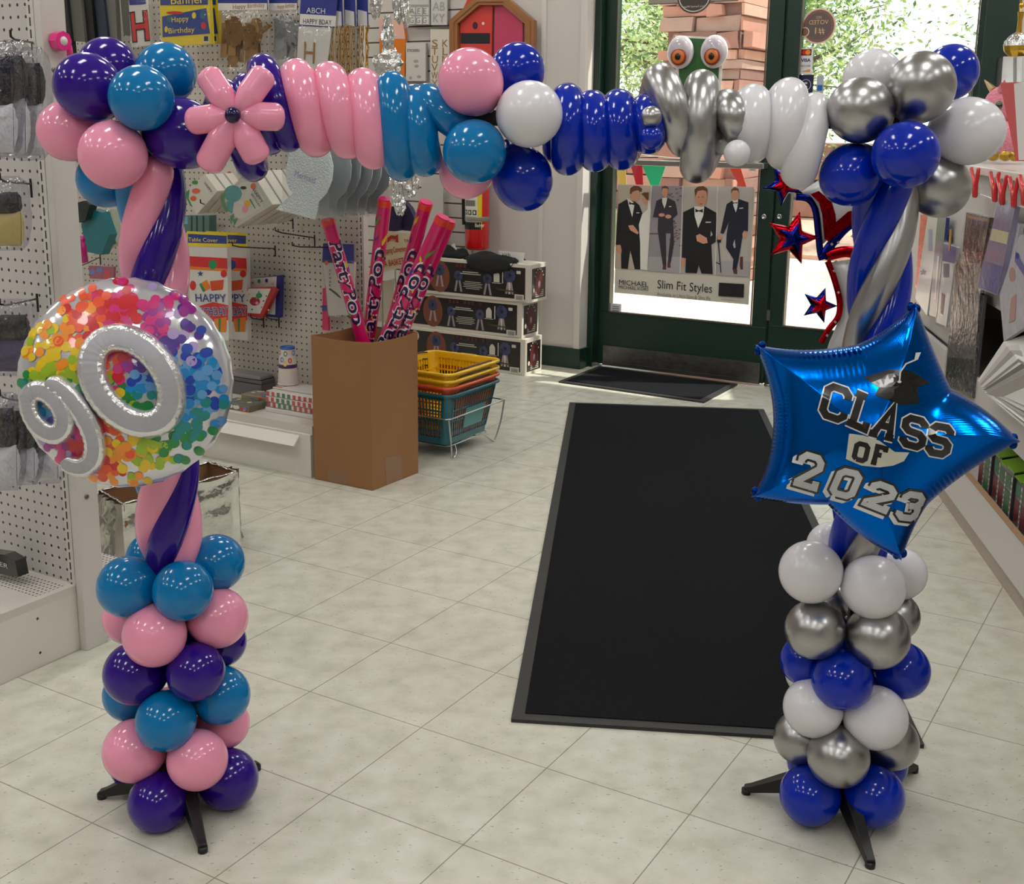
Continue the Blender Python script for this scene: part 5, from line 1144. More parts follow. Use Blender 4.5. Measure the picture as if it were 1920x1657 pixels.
# create packet, right end of the pegboard
packet('craft_packet', 'hanging craft packet with a blue header and the vertical word create', 'packet', [(616, 592), (660, 590), (664, 492), (606, 490)], 3.42, .012, WHT, [([(604, 492), (664, 494), (664, 458), (606, 456)], HEAD), (ellq(612, 493, 4, 4), NR), ([(619, 540), (632, 549), (640, 558), (638, 559), (618, 543)], C('tool_brown', (90, 60, 50), .5))], [(ch, (617, 509 + 7 * k), (622, 509 + 7 * k), px_m(8, 3.42), INK) for k, ch in enumerate('create')], film=True)
packet('craft_packet', 'narrow pink and blue packet hanging under the create packet', 'packet', [(604, 618), (616, 620), (613, 540), (605, 540)], 3.46, .01, C('hotpink_card', (214, 60, 110), .5), [([(604, 583), (614, 583), (614, 572), (604, 572)], NAV)])
# goods by the post
packet('table_cover', 'folded teal table cover in clear film beside the end post', 'table cover', [(162, 472), (190, 478), (205, 440), (190, 398), (172, 392), (152, 420)], 3.25, .04, TEALP, film=False)
packet('napkin_pack', 'white and green patterned pack in clear film beside the teal cover', 'napkins', [(176, 478), (218, 456), (206, 392), (178, 400)], 3.32, .04, C('wht_green', (176, 186, 170), .4, vary=.25, bscale=60), film=True)
packet('napkin_pack', 'dark green folded pack just right of the end post', 'napkins', [(146, 418), (160, 412), (168, 384), (158, 376), (144, 380)], 3.22, .04, C('dark_green_pack', (36, 46, 42), .4))
packet('goggle_pack', 'pink packet printed with blue toy glasses above the confetti balloon', 'packet', [(168, 522), (213, 524), (214, 500), (166, 498)], 3.42, .01, C('mauve', (166, 96, 116), .5), [(ellq(173, 510, 5, 5), C('toy_blue', (110, 130, 190), .4)), (ellq(187, 506, 6, 5), C('toy_blue', (110, 130, 190), .4)), ([(194, 522), (206, 524), (206, 508), (196, 506)], C('toy_red', (206, 86, 90), .4))])
m = MB(); c = on_b(153, 449, 3.1); m.ball(c, px_m(8, 3.1), 0, ax=(E1, E2, EZ)); m.tube([c, c - EZ * .03 + E1 * .008, on_b(158, 488, 3.1), on_b(150, 492, 3.1)], [.008, .012, .016, .006]); tag(m.build('magenta_balloon', C('magenta_latex', (176, 0, 110), .2, coat=.5)), 'magenta balloon pieces hanging just right of the end post', 'balloon')
# peg hooks
def hook(x0, y0, x1, y1, bf, lab, bw=3.5):
    A = on_b(x0, y0, bf); B_ = on_b(x1, y1, bw); m = MB(); m.tube([A + EZ * .012, A, A.lerp(B_, .15) - EZ * .004, B_], .0024, seg=6); m.tube([B_ + EZ * .012, B_ - EZ * .03], .0032, seg=6); m.build
    return tag(m.build('peg_hook', DSTEEL), lab, 'hook', 'steel peg hooks')
hook(461, 403, 549, 414, 3.22, 'dark peg hook under the dinosaur napkin packs'); hook(516, 432, 590, 446, 3.26, 'empty peg hook high on the bare pegboard')
hook(548, 460, 640, 464, 3.2, 'dark peg hook pointing left from the create packet'); hook(436, 460, 516, 466, 3.2, 'dark peg hook holding the Table Cover packets'); hook(376, 380, 416, 384, 3.1, 'dark peg hook under the small napkin packs'); hook(150, 497, 188, 482, 3.2, 'bright peg hook beside the end post')
hook(470, 594, 494, 600, 3.4, 'short peg hook under the red edged napkins'); hook(500, 594, 523, 600, 3.4, 'short peg hook under the blue edged napkins')
# goods on the deck
zd = .187
def dots_box(name, lab, cat, quad_b, z0, z1, body, dots, seed, cols, grp=None):
    a0, a1, b0, b1 = quad_b; t = thing(name, lab, cat, R((a0 + a1) / 2, (b0 + b1) / 2, z0), grp); m = MB(); m.rbox(a0, a1, b0, b1, z0, z1); m.build('pack', body, t, bev=.003); rr = random.Random(seed); m = MB()
    for k in range(dots):
        r = .009; f = rr.random()
        if f < .5: m.disc(R(rr.uniform(a0 + r, a1 - r), rr.uniform(b0 + r, b1 - r), z1 + .0006 + k * 2e-5), E1 * r, E2 * r, rr.randrange(len(cols)), 14)
        else: m.disc(R(rr.uniform(a0 + r, a1 - r), b0 - .0006 - k * 2e-5, rr.uniform(z0 + r * .9, max(z0 + r, z1 - r * .9))), E1 * r, EZ * r * .85, rr.randrange(len(cols)), 14)
    m.build('dot_print', cols, t); return t
dz = [C('dot_red', (196, 70, 66), .4), C('dot_green', (70, 140, 100), .4), C('dot_yellow', (226, 190, 90), .4), C('dot_white', (226, 222, 214), .4), C('dot_blue', (90, 130, 190), .4)]
def aa(px, py, b): return AB(on_b(px, py, b))
def stackbox(n, lab, x0, x1, b0, b1, z0, h, cols, grp):
    a0, a1 = aa(x0, 770, b0)[0], aa(x1, 770, b0)[0]
    return a0, a1
a0, a1 = aa(497, 770, 3.26)[0], aa(586, 770, 3.26)[0]
labs = ['lowest white napkin tray in the pile beside the carton', 'striped red and green napkin pack, second from the bottom of the pile', 'striped red and green napkin pack, middle of the pile', 'striped red and green napkin pack, topmost of the pile']
STR = [C('stripe_red', (190, 84, 84), .4), C('stripe_green', (84, 128, 106), .4), C('stripe_cream', (206, 190, 176), .4)]
zz_ = zd
for i in range(4):
    h = .018 if i == 0 else .021; o_ = (0, .006, .002, .004)[i]
    t = thing('napkin_pack', labs[i], 'napkins', R((a0 + a1) / 2, 3.33, zz_), 'striped napkin packs piled on the deck'); m = MB(); m.rbox(a0 + o_, a1 + o_, 3.26 + o_, 3.42, zz_, zz_ + h - .001); m.build('pack', WHT, t, bev=.003)
    if i:
        m = MB(); n_ = 9; w_ = (a1 - a0) / n_
        for k in range(n_):
            ci = (0, 0, 1, 1, 1, 0, 0, 0, 0)[k]; x0 = a0 + o_ + w_ * k; m.rbox(x0 + .002, x0 + w_ * .62, 3.26 + o_ - .0006, 3.42, zz_ + .002, zz_ + h - .0028, ci)
        for k in range(4): m.rbox(a1 + o_ - .0002, a1 + o_ + .0006, 3.27 + .036 * k, 3.29 + .036 * k, zz_ + .003, zz_ + h - .004, 0)
        m.build('stripe_print', STR, t)
    zz_ += h
# plates card on top
m = MB(); m.rbox(a0 + .004, a1, 3.30, 3.41, zz_, zz_ + .006); t = thing('plate_pack', 'flat white pack with a striped corner on top of the striped pile', 'plates', R((a0 + a1) / 2, 3.35, zz_)); m.build('pack', WHT, t, bev=.002); m = MB()
for k in range(4): m.rbox(a0 + .006, a0 + .045, 3.305 + .022 * k, 3.315 + .022 * k, zz_ + .006, zz_ + .0064, k % 3)
m.build('stripe_print', STR, t); zz_ += .007
cc = on_b(541, 726, 3.37); cc.z = zz_ + .0005; cs = thing('cup_stack', 'stack of upturned paper cups with coloured dots on the napkin pile', 'cups', cc); k_ = px_m(1, 3.37, (541, 700)); H_ = 71 * k_
m = MB(); prof = [(20.5 * k_, 0), (20.5 * k_, H_ * .02)]
for i in range(7): z = H_ * (.03 + .05 * i); prof += [(20.3 * k_ - .0006 * i, z), (19.2 * k_ - .0006 * i, z + .003)]
m.lathe(cc, prof + [(17.5 * k_, H_ * .45)], 0, 28); m.build('lower_cups', C('cup_white', (214, 206, 198), .5), cs)
m = MB(); m.lathe(cc, [(17.5 * k_, H_ * .44), (17.0 * k_, H_ * .55)], 0, 28); m.build('purple_band', C('cup_purple', (70, 40, 96), .5), cs)
m = MB(); m.lathe(cc, [(17.0 * k_, H_ * .55), (14 * k_, H_ * .94)], 0, 28); m.lathe(cc, [(14 * k_, H_ * .94), (13.6 * k_, H_), (12.5 * k_, H_), (12.3 * k_, H_ - .006), (0, H_ - .006)], 1, 28)
for k, (an, zf, ci) in enumerate([(-2.1, .68, 2), (-1.15, .66, 3), (-1.65, .84, 4), (-.6, .85, 2), (-2.6, .86, 3), (-1.7, .58, 5)]):
    vs = []; r_ = (17 - 3 * (zf - .55) / .39) * k_ + .0006
    for q in range(12): u, v = math.cos(q * pi / 6) * 4 * k_, math.sin(q * pi / 6) * 5 * k_; A_ = an + u / r_; rv = r_ - 3 * k_ * (v / H_) / .39; vs.append(cc + V((math.cos(A_) * rv, math.sin(A_) * rv, H_ * zf + v)))
    m.poly(vs, ci)
m.build('top_cup', [MATS['cup_white'], C('cup_blue', (40, 90, 160), .5), C('dot_blue', (90, 130, 190), .4), C('dot_red2', (214, 84, 50), .4), C('dot_green', (70, 140, 100), .4), C('dot_yellow', (226, 190, 90), .4)], cs)
b0 = 3.24; x0_, x1_ = aa(425, 775, b0)[0], aa(478, 775, b0)[0]
dots_box('napkin_pack', 'dark dotted napkin pack lying on the deck next to the confetti balloon', 'napkins', (x0_, x1_, 3.21, 3.30), zd, zd + .024, C('olive_pack', (110, 104, 80), .35, coat=.5), 22, 2, dz)
dots_box('napkin_pack', 'second dotted napkin pack behind the dark dotted one', 'napkins', (x0_, x1_ + .03, 3.32, 3.40), zd, zd + .034, C('olive_pack2', (150, 140, 116), .35, coat=.5), 20, 3, dz)
labs = ['grey napkin pack, lowest of three at the back of the deck', 'grey napkin pack, middle of three at the back of the deck', 'pale grey napkin pack, topmost of three at the back of the deck']
for i in range(3):
    q0 = aa(425, 740, 3.42)[0]; q1 = aa(494 - 4 * (i == 2), 740, 3.42)[0]; m = MB(); z = zd + .037 + .016 * i; m.rbox(q0, q1, 3.41 + .004 * i, 3.49, zd if i == 0 else z, z + .015)
    tag(m.build('napkin_pack', C('grey_pack_%d' % i, ((92, 88, 90), (84, 80, 84), (140, 138, 140))[i], .25, coat=.6), bev=.003), labs[i], 'napkins', 'grey napkin packs on the deck')
# ------------- goods on the near shelving
WIGW = C('white_fluff', (228, 228, 230), .8, bump=1.0, bscale=55); WIGB = C('black_fluff', (20, 20, 22), .6, bump=1.0, bscale=60, coat=.2); FILM = clearmat('thick_film', .09, (238, 238, 242), .07, bump=.9, bscale=28)
def wig(cx, top, mid, bot, w, seed, lab, top_m=WIGB, low_m=WIGW, b=1.66, grp='wig bags on the near pegboard'):
    t = thing('wig_bag', lab, 'wig bag', on_b(cx, bot, b), grp); q = [on_b(cx - w * .42, mid, b), on_b(cx + w * .42, mid, b), on_b(cx + w * .36, top, b), on_b(cx - w * .36, top, b)]; m = MB(); m.pillow(q, .05, n=12, rnd=.003, seed=seed, pw=.5); m.build('upper_wig', top_m, t)
    q = [on_b(cx - w * .5, bot - 4, b), on_b(cx + w * .5, bot - 4, b), on_b(cx + w * .48, mid - 6, b), on_b(cx - w * .48, mid - 6, b)]; m = MB(); m.pillow(q, .06, n=12, rnd=.004, seed=seed + 1, pw=.6); m.build('lower_wig', low_m, t)
    q = [on_b(cx - w * .55, bot + 6, b), on_b(cx + w * .55, bot + 4, b), on_b(cx + w * .45, top - 30, b), on_b(cx - w * .45, top - 30, b)]; m = MB(); m.pillow(q, .085, n=14, rnd=.003, seed=seed + 2, pw=.3); m.build('clear_bag', FILM, t); return t
wig(-4, 106, 200, 290, 60, 1, 'black and white wig bag cut by the left picture edge', b=1.57); wig(26, 104, 190, 292, 44, 5, 'black and white wig bag, middle one of the upper row on the near pegboard', b=1.62); wig(60, 118, 200, 296, 40, 9, 'black and white wig bag, nearest the post in the upper row', b=1.68)
wig(12, 360, 402, 465, 56, 14, 'black and yellow costume bag on the near pegboard', low_m=C('yellow_cloth', (206, 186, 110), .7, bump=.3, bscale=20), b=1.62, grp=None)
wig(18, 590, 640, 700, 84, 20, 'black and purple costume bag left of the confetti balloon', low_m=C('purple_cloth', (48, 38, 84), .7, bump=.3, bscale=20), b=1.58, grp=None)
wig(40, 770, 845, 905, 50, 26, 'black and white feather bag below the purple costume', b=1.62); wig(4, 765, 840, 915, 56, 30, 'black and white feather bag at the left picture edge, lower row', b=1.57); wig(86, 790, 850, 902, 46, 35, 'black and white feather bag nearest the post in the lower row', b=1.68)
def hookA(x0, y0, x1, y1, bf, lab): return hook(x0, y0, x1, y1, bf, lab, bw=1.775)
hookA(20, 68, 62, 80, 1.56, 'peg hook above the upper wig bags'); hookA(0, 335, 58, 345, 1.56, 'peg hook above the yellow costume bag'); hookA(0, 570, 70, 560, 1.56, 'peg hook above the purple costume bag'); hookA(0, 740, 40, 752, 1.56, 'peg hook above the lower feather bags')
t = packet('costume_bag', 'black packet with white letters ER lying against the near pegboard', 'packet', [(-20, 1072), (34, 1082), (28, 1052), (8, 1040), (-20, 1036)], 1.69, .03, C('black_film', (28, 28, 30), .3, coat=.6), [], [('DER', (-12, 1056), (16, 1066), px_m(13, 1.69, (10, 1050)), WHT)])
m = MB(); p = R(-2.56, 1.60, .166); m.ball(p + EZ * .014, .014, ax=(E1, E2, EZ), sc=(2.2, 1.5, 1)); tag(m.build('black_bundle', WIGB), 'small black bundle lying on the near deck at the left picture edge', 'bundle')

# ---------------------------------------------------------------- foil wrapped box behind the left column
zr = .22
cs_ = [on_z(228, 947, zr), on_z(446, 884, zr), on_z(392, 866, zr), on_z(184, 921, zr)]
FW = C('crinkled_wrapping_foil', (226, 226, 222), .16, metal=1.0, bump=.5, bscale=11); CARD = C('cardboard', (142, 104, 68), .85, vary=.06, bscale=6)
fbx = thing('foil_box', 'open cardboard box wrapped in crinkled silver foil behind the left column', 'box', sum(cs_, V()) / 4 - EZ * zr)
m = MB(); rr = random.Random(7)
for i in range(4):
    A, B_ = cs_[i], cs_[(i + 1) % 4]; out_ = (B_ - A).cross(EZ).normalized(); N_, M_ = 14, 9; vs = []
    for j in range(M_ + 1):
        for k in range(N_ + 1):
            p = A.lerp(B_, k / N_); zz = zr * j / M_; p = V((p.x, p.y, zz + (rr.uniform(-.003, .003) if j == M_ else 0))); e = min(k, N_ - k, 2) / 2; vs.append(p + out_ * (e * rr.uniform(0, .020) + (.012 * e * (1 - j / M_))))
    m.add(vs, [(j * (N_ + 1) + k, j * (N_ + 1) + k + 1, (j + 1) * (N_ + 1) + k + 1, (j + 1) * (N_ + 1) + k) for j in range(M_) for k in range(N_)], 0, True)
m.build('foil_wrap', FW, fbx)
m = MB(); c = sum(cs_, V()) / 4; inn = [c + (p - c) * .97 for p in cs_]
for i in range(4):
    A, B_ = inn[i], inn[(i + 1) % 4]; n_ = (B_ - A).cross(EZ).normalized(); m.prism([V((A.x, A.y, .002)), V((B_.x, B_.y, .002)), B_ + EZ * -.002, A + EZ * -.002], n_ * .003)
m.prism([V((p.x, p.y, .001)) for p in inn], EZ * .004); m.build('box_liner', CARD, fbx)
m = MB()
for i in range(4): pts = [inn[i].lerp(inn[(i + 1) % 4], k / 14) + EZ * rr.uniform(-.001, .004) for k in range(15)]; m.tube(pts, .0035, seg=5)
m.build('foil_rim', CRF, fbx)

# ---------------------------------------------------------------- cardboard carton with party tubes
Lp, Fp, Rp = R(-2.690, 3.165), R(-2.432, 3.165), R(-2.425, 3.43); Bp = Lp + Rp - Fp; hz = .522
ct = thing('carton', 'tall open brown cardboard carton holding magenta party tubes', 'carton', (Lp + Fp + Rp + Bp) / 4)
CB = C('kraft_cardboard', (150, 108, 70), .85, vary=.05, bscale=5, bump=.03)
m = MB(); ring_ = [Fp, Rp, Bp, Lp]; cen = sum(ring_, V()) / 4
for i in range(4):
    A, B_ = ring_[i], ring_[(i + 1) % 4]; A2, B2 = A.lerp(cen, .018), B_.lerp(cen, .018); N = 8; vs = []
    for k in range(N + 1):
        t_ = k / N; dip = -.006 * math.sin(pi * t_); vs += [A.lerp(B_, t_), A.lerp(B_, t_) + EZ * (hz + dip), A2.lerp(B2, t_) + EZ * (hz + dip), A2.lerp(B2, t_) + EZ * .003]
    m.add(vs, [(4 * k + a, 4 * k + (a + 1) % 4, 4 * (k + 1) + (a + 1) % 4, 4 * (k + 1) + a) for k in range(N) for a in range(4)])
m.prism([p.copy() for p in ring_], EZ * .003); m.build('carton_wall', CB, ct)
tp_ = C('packing_tape', (140, 104, 76), .3, coat=.6)
u_ = (Rp - Fp).normalized(); n_ = u_.cross(EZ)
m = MB(); q = [Fp + u_ * .075, Fp + u_ * .165, Fp + u_ * .165 + EZ * .09, Fp + u_ * .07 + EZ * .10]; m.prism([p + n_ * .0004 + EZ * .002 for p in q], n_ * .0004)
m.build('tape', tp_, ct)
m = MB(); q = [Lp + E1 * .06, Lp + E1 * .15, Lp + E1 * .15 + EZ * .04, Lp + E1 * .06 + EZ * .045]; m.prism([p - E2 * .0008 + EZ * .002 for p in q], E2 * .0004); m.build('tape', tp_, ct)
MAG = C('magenta_tube', (206, 10, 100), .3, coat=.5); ORR = C('tube_orange_band', (226, 62, 34), .35, coat=.4); NVY = C('tube_navy', (38, 14, 72), .4); TWH = C('tube_white', (236, 226, 232), .4); TG = C('tube_green', (86, 150, 40), .4); TY = C('tube_yellow', (214, 200, 30), .4); TB = C('tube_violet', (84, 40, 160), .4)
def party_tube(tx, ty, rx, ry, b, rim_, r, lab, down, u0, seed):
    """top at picture (tx, ty) on plane b, passing the rim at (rx, ry)"""
    T = on_b(tx, ty, b); Q = on_z(rx, ry, hz); Q = Q.lerp(cen + EZ * hz, .0); d = (Q - T).normalized(); bot = T + d * ((T.z - .03) / -d.z)
    c2 = V((cen.x, cen.y, .03)); off = bot - c2
    if abs(off.dot(E1)) > .075: off -= E1 * (off.dot(E1) - math.copysign(.075, off.dot(E1)))
    if abs(off.dot(E2)) > .085: off -= E2 * (off.dot(E2) - math.copysign(.085, off.dot(E2)))
    # keep the picture direction: bend nothing, only aim the hidden foot
    d = (Q - T).normalized(); L = (Q - T).length + .12
    Lh = min((T.z - .03) / -d.z, L + .25); bot = T + d * Lh
    t = thing('party_tube', lab, 'party tube', bot, 'magenta party tubes'); m = MB(); m.tube([bot, T], r, seg=24); m.build('tube', MAG, t)
    m = MB(); m.tube([T - d * -.001, T + d * .022], r + .0008, seg=24); m.build('orange_band', ORR, t); m = MB(); m.tube([T + d * -.004, T + d * .004], r * .93, seg=24); m.build('end_cap', MAG, t)
    tc = (CAM - T); tc = (tc - d * tc.dot(d)).normalized(); sd = d.cross(tc)
    ax = d if down else -d; s0 = T + d * (u0 if down else (T - Q).length + .06)
    def mk(off, ro):
        def fn(u, v):
            up = ax.cross(-tc) if False else tc.cross(ax); an = (v + off) / r; return s0 + ax * u + (tc * math.cos(an) + up * math.sin(an)) * (r + ro)
        return fn
    m = MB(); L_ = (T - Q).length * .78
    text(m, 'PartyPop', None, None, None, .062, 1, width=L_, fn=mk(-.018, .0016), bold=.075); text(m, 'PartyPop', None, None, None, .062, 0, width=L_ * .98, fn=mk(-.018, .0024), bold=.02)
    rr = random.Random(seed)
    for k in range(8):
        u = rr.uniform(.03, L_ + .1); v0 = rr.uniform(-.03, .03); f = mk(0, .0012); w = rr.uniform(.004, .007); l = rr.uniform(.02, .045); sl = rr.uniform(-1, 1); mi = rr.choice((2, 3, 4)); pts = []
        for j in range(7): pts.append((u + l * j / 6, v0 + sl * l * .6 * (j / 6) ** 1.5, w * math.sin(pi * (j + .3) / 6.6)))
        vs = [f(a, c + w_) for a, c, w_ in pts] + [f(a, c - w_) for a, c, w_ in pts]; m.add(vs, [(j, j + 1, 8 + j, 7 + j) for j in range(6)], mi)
    m.build('print', [NVY, TWH, TG, TY, TB], t)
party_tube(799, 380, 736, 606, 3.46, 0, .0245, 'magenta party tube standing behind the two right leaning ones', False, .1, 4)
party_tube(722, 374, 694, 612, 3.36, 0, .0245, 'magenta party tube second from the left, leaning slightly right', False, .1, 2)
party_tube(614, 410, 674, 616, 3.30, 0, .0245, 'magenta party tube leaning out to the left, Party reading downwards', True, .075, 1)
party_tube(831, 408, 728, 626, 3.34, 0, .025, 'magenta party tube leaning right, in front with the largest lettering', False, .1, 3)
party_tube(842, 414, 752, 624, 3.40, 0, .025, 'rightmost magenta party tube leaning far right', False, .1, 5)

# ---------------------------------------------------------------- shopping baskets on a wire stand
def rrect(a0, a1, b0, b1, r, z, n=6):
    out = []
    for (ca, cb, t0) in ((a1 - r, b1 - r, 0), (a0 + r, b1 - r, 90), (a0 + r, b0 + r, 180), (a1 - r, b0 + r, 270)):
        for k in range(n + 1): an = math.radians(t0 + 90 * k / n); out.append(R(ca + r * math.cos(an), cb + r * math.sin(an), z))
    return out
BA0, BA1, BB0, BB1 = -2.73, -2.405, 3.605, 3.965
def basket(zt, colm, lab, h=.20, label_plate=False):
    t = thing('shopping_basket', lab, 'shopping basket', R((BA0 + BA1) / 2, (BB0 + BB1) / 2, zt - h), 'nested shopping baskets')
    sh_ = .035; zb = zt - h
    def side(z, o=0.0): k = (zt - z) / h * sh_; return (BA0 + k - o, BA1 - k + o, BB0 + k - o, BB1 - k + o)
    m = MB(); th = .0022
    # solid top strip, bottom strip and corners; slotted bars between
    bands = [(zt, zt - .02), (zt - .062, zt - .068), (zt - .105, zt - .111), (zt - .15, zt - .156), (zb + .026, zb)]
    for (z1, z0) in bands:
        l1, l0 = rrect(*side(z1), .035, z1), rrect(*side(z0), .032, z0); n = len(l1); i1, i0 = rrect(*side(z1, -th), .033, z1), rrect(*side(z0, -th), .03, z0)
        m.add(l1 + l0 + i1 + i0, [(k, (k + 1) % n, n + (k + 1) % n, n + k) for k in range(n)] + [(2 * n + k, 3 * n + k, 3 * n + (k + 1) % n, 2 * n + (k + 1) % n) for k in range(n)] + [(k, 2 * n + k, 2 * n + (k + 1) % n, (k + 1) % n) for k in range(n)], 0, False)
    def bar(pz, qz, w, dir_, nrm):
        m.cbox((pz + qz) / 2, dir_ * w, nrm * th, (pz - qz))
    z1, z0 = zt - .02, zb + .026; s1, s0 = side(z1), side(z0)
    nb = 17
    for k in range(nb + 1):
        f = k / nb
        for e in (2, 3): 
            p = R(s1[0] + .03 + (s1[1] - s1[0] - .06) * f, s1[e], z1); q = R(s0[0] + .028 + (s0[1] - s0[0] - .056) * f, s0[e], z0); w = .0075 if k in (0, nb) else .005; bar(p, q, w, E1, E2)
        for e in (0, 1):
            p = R(s1[e], s1[2] + .03 + (s1[3] - s1[2] - .06) * f, z1); q = R(s0[e], s0[2] + .028 + (s0[3] - s0[2] - .056) * f, z0); w = .0075 if k in (0, nb) else .005; bar(p, q, w, E2, E1)
    # corner panels
    l1, l0 = rrect(*s1, .034, z1), rrect(*s0, .032, z0); n = 7
    for c_ in range(4):
        a_ = l1[c_ * n:(c_ + 1) * n]; b_ = l0[c_ * n:(c_ + 1) * n]; m.add(a_ + b_, [(k, k + 1, n + k + 1, n + k) for k in range(n - 1)], 0, True)
    m.prism(rrect(*side(zb), .03, zb), EZ * .002); m.build('basket_body', colm, t)
    m = MB(); lp = rrect(BA0 - .006, BA1 + .006, BB0 - .006, BB1 + .006, .04, zt); m.tube(lp + [lp[0], lp[1]], .0065, seg=8, caps=False); m.build('rim', colm, t)
    m = MB()
    for s_ in (0, 1):
        e = (BA0 + .01, BA1 - .01)[s_]; y0, y1 = BB0 + .05, BB1 - .05; yo = (BA0 + BA1) / 2
        m.tube([R(e, y0, zt + .004), R(e + (-.008, .008)[s_], y0 + .03, zt + .009), R(e + (-.010, .010)[s_], (y0 + y1) / 2, zt + .010), R(e + (-.008, .008)[s_], y1 - .03, zt + .009), R(e, y1, zt + .004)], .0032, seg=6)
    m.build('handle', C('dark_handle', (60, 40, 40), .35, coat=.3), t)
    if label_plate:
        m = MB(); k = side(zt - .07); k2 = side(zt - .15); q = [R(k2[1] + .0016, BB0 + .13, zt - .15), R(k2[1] + .0016, BB0 + .26, zt - .15), R(k[1] + .0016, BB0 + .27, zt - .07), R(k[1] + .0016, BB0 + .13, zt - .07)]; m.prism(q, E1 * .001); m.build('blank_label', C('faded_label', (90, 150, 150), .4), t)
YB = C('basket_yellow', (236, 188, 22), .3, coat=.4, sss=.1); OB = C('basket_orange', (214, 84, 40), .3, coat=.4); TLB = C('basket_teal', (0, 92, 106), .3, coat=.4)
basket(.252, TLB, 'teal shopping basket at the bottom of the nested baskets, in the wire stand', label_plate=True)
basket(.280, OB, 'orange shopping basket nested just above the teal one'); basket(.306, YB, 'second yellow shopping basket, between the orange and the top one'); basket(.333, YB, 'topmost yellow shopping basket of the nested baskets')
ws = thing('basket_stand', 'chrome wire stand with sign post holding the nested shopping baskets', 'stand', R(-2.53, 3.78, 0))
wz = .165; a0, a1, b0, b1 = -2.755, -2.405, 3.60, 4.0; m = MB(); lp = rrect(a0, a1, b0, b1, .02, wz); m.tube(lp + [lp[0], lp[1]], .0032, seg=8, caps=False); m.build('top_ring', CHROME, ws)
m = MB(); lp = rrect(a0 + .03, a1 - .04, b0 + .06, b1 - .06, .02, .042); m.tube(lp + [lp[0], lp[1]], .003, seg=8, caps=False)
for f in (.35, .7): m.tube([R(a0 + .03, b0 + .06 + (b1 - b0 - .12) * f, .042), R(a1 - .04, b0 + .06 + (b1 - b0 - .12) * f, .042)], .0028, seg=6)
m.build('base_frame', CHROME, ws)
for (bb_, bf_) in ((b0, b0 + .005), (b1, b1 - .13)):
    for aa_, sg in ((a1, 1), (a0, -1)):
        m = MB(); fa = aa_ - sg * .01; k = 1 if bb_ == b0 else -1
        pts = spline([R(aa_, bb_, wz), R(aa_ - sg * .004, bb_ + k * .02, .08), R(fa - sg * .005, bb_ + k * .045, .008), R(fa - sg * .006, bb_ + k * .065, .006), R(fa - sg * .012, bb_ + k * .085, .022), R(aa_ - sg * .04, bb_ + k * .10, .042)], 6); m.tube(pts, .0032, seg=8); m.build('leg', CHROME, ws)
sb = 4.06
m = MB(); 
for x in (AB(on_b(717, 560, sb))[0], AB(on_b(742, 560, sb))[0]): m.tube([R(x, sb, .02), R(x, sb, .80)], .0035, seg=8)
m.build('sign_post', CHROME, ws)
sq = [on_b(x, y, sb - .01) for x, y in ((712, 512), (760, 500), (779, 438), (727, 433))]
m = MB(); m.prism(sq, E2 * .004); SGN = C('sign_cream', (214, 200, 170), .5); m.build('sign_board', SGN, ws)
m = MB(); dn = -E2
def sgt(s, l, r_, size, mi): A = on_b(*l, sb - .013); B_ = on_b(*r_, sb - .013); x = (B_ - A).normalized(); text(m, s, A, x, dn.cross(x) * -1 if dn.cross(x).z < 0 else dn.cross(x), size, mi, width=(B_ - A).length, bold=.01)
sgt('A BASKET', (721, 500), (758, 494), px_m(15, sb), 0); sgt('Shopping Convenience', (716, 476), (767, 470), px_m(14, sb), 0); sgt('TAKE', (758, 455), (775, 452), px_m(8, sb), 0)
m.poly([on_b(x, y, sb - .013) for x, y in ((722, 449), (733, 441), (742, 442), (746, 439), (747, 455), (741, 453), (743, 449), (734, 448), (725, 456))], 0); m.build('sign_lettering', C('sign_red', (176, 36, 30), .5), ws)
packet('display_card', 'blank white board hanging under the basket sign', 'board', [(700, 604), (736, 604), (740, 522), (712, 530)], sb + .03, .006, C('board_white', (216, 206, 190), .5))
packet('table_cover', 'dark purple folded fabric hanging above the basket sign', 'fabric', [(728, 436), (750, 432), (752, 384), (748, 340), (738, 340)], 4.3, .03, C('purple_fabric', (42, 30, 66), .6, bump=.4, bscale=30), group=None)
packet('table_cover', 'dark purple rounded fabric packet right of the folded one above the sign', 'fabric', [(756, 432), (779, 434), (777, 410), (768, 390), (756, 376)], 4.32, .03, C('purple_fabric', (42, 30, 66), .6, bump=.4, bscale=30))
packet('display_card', 'pale rectangular card hanging on the left part of the slatwall', 'board', rectq(790, 345, 831, 490), 5.34, .01, C('pale_board', (188, 184, 178), .6))

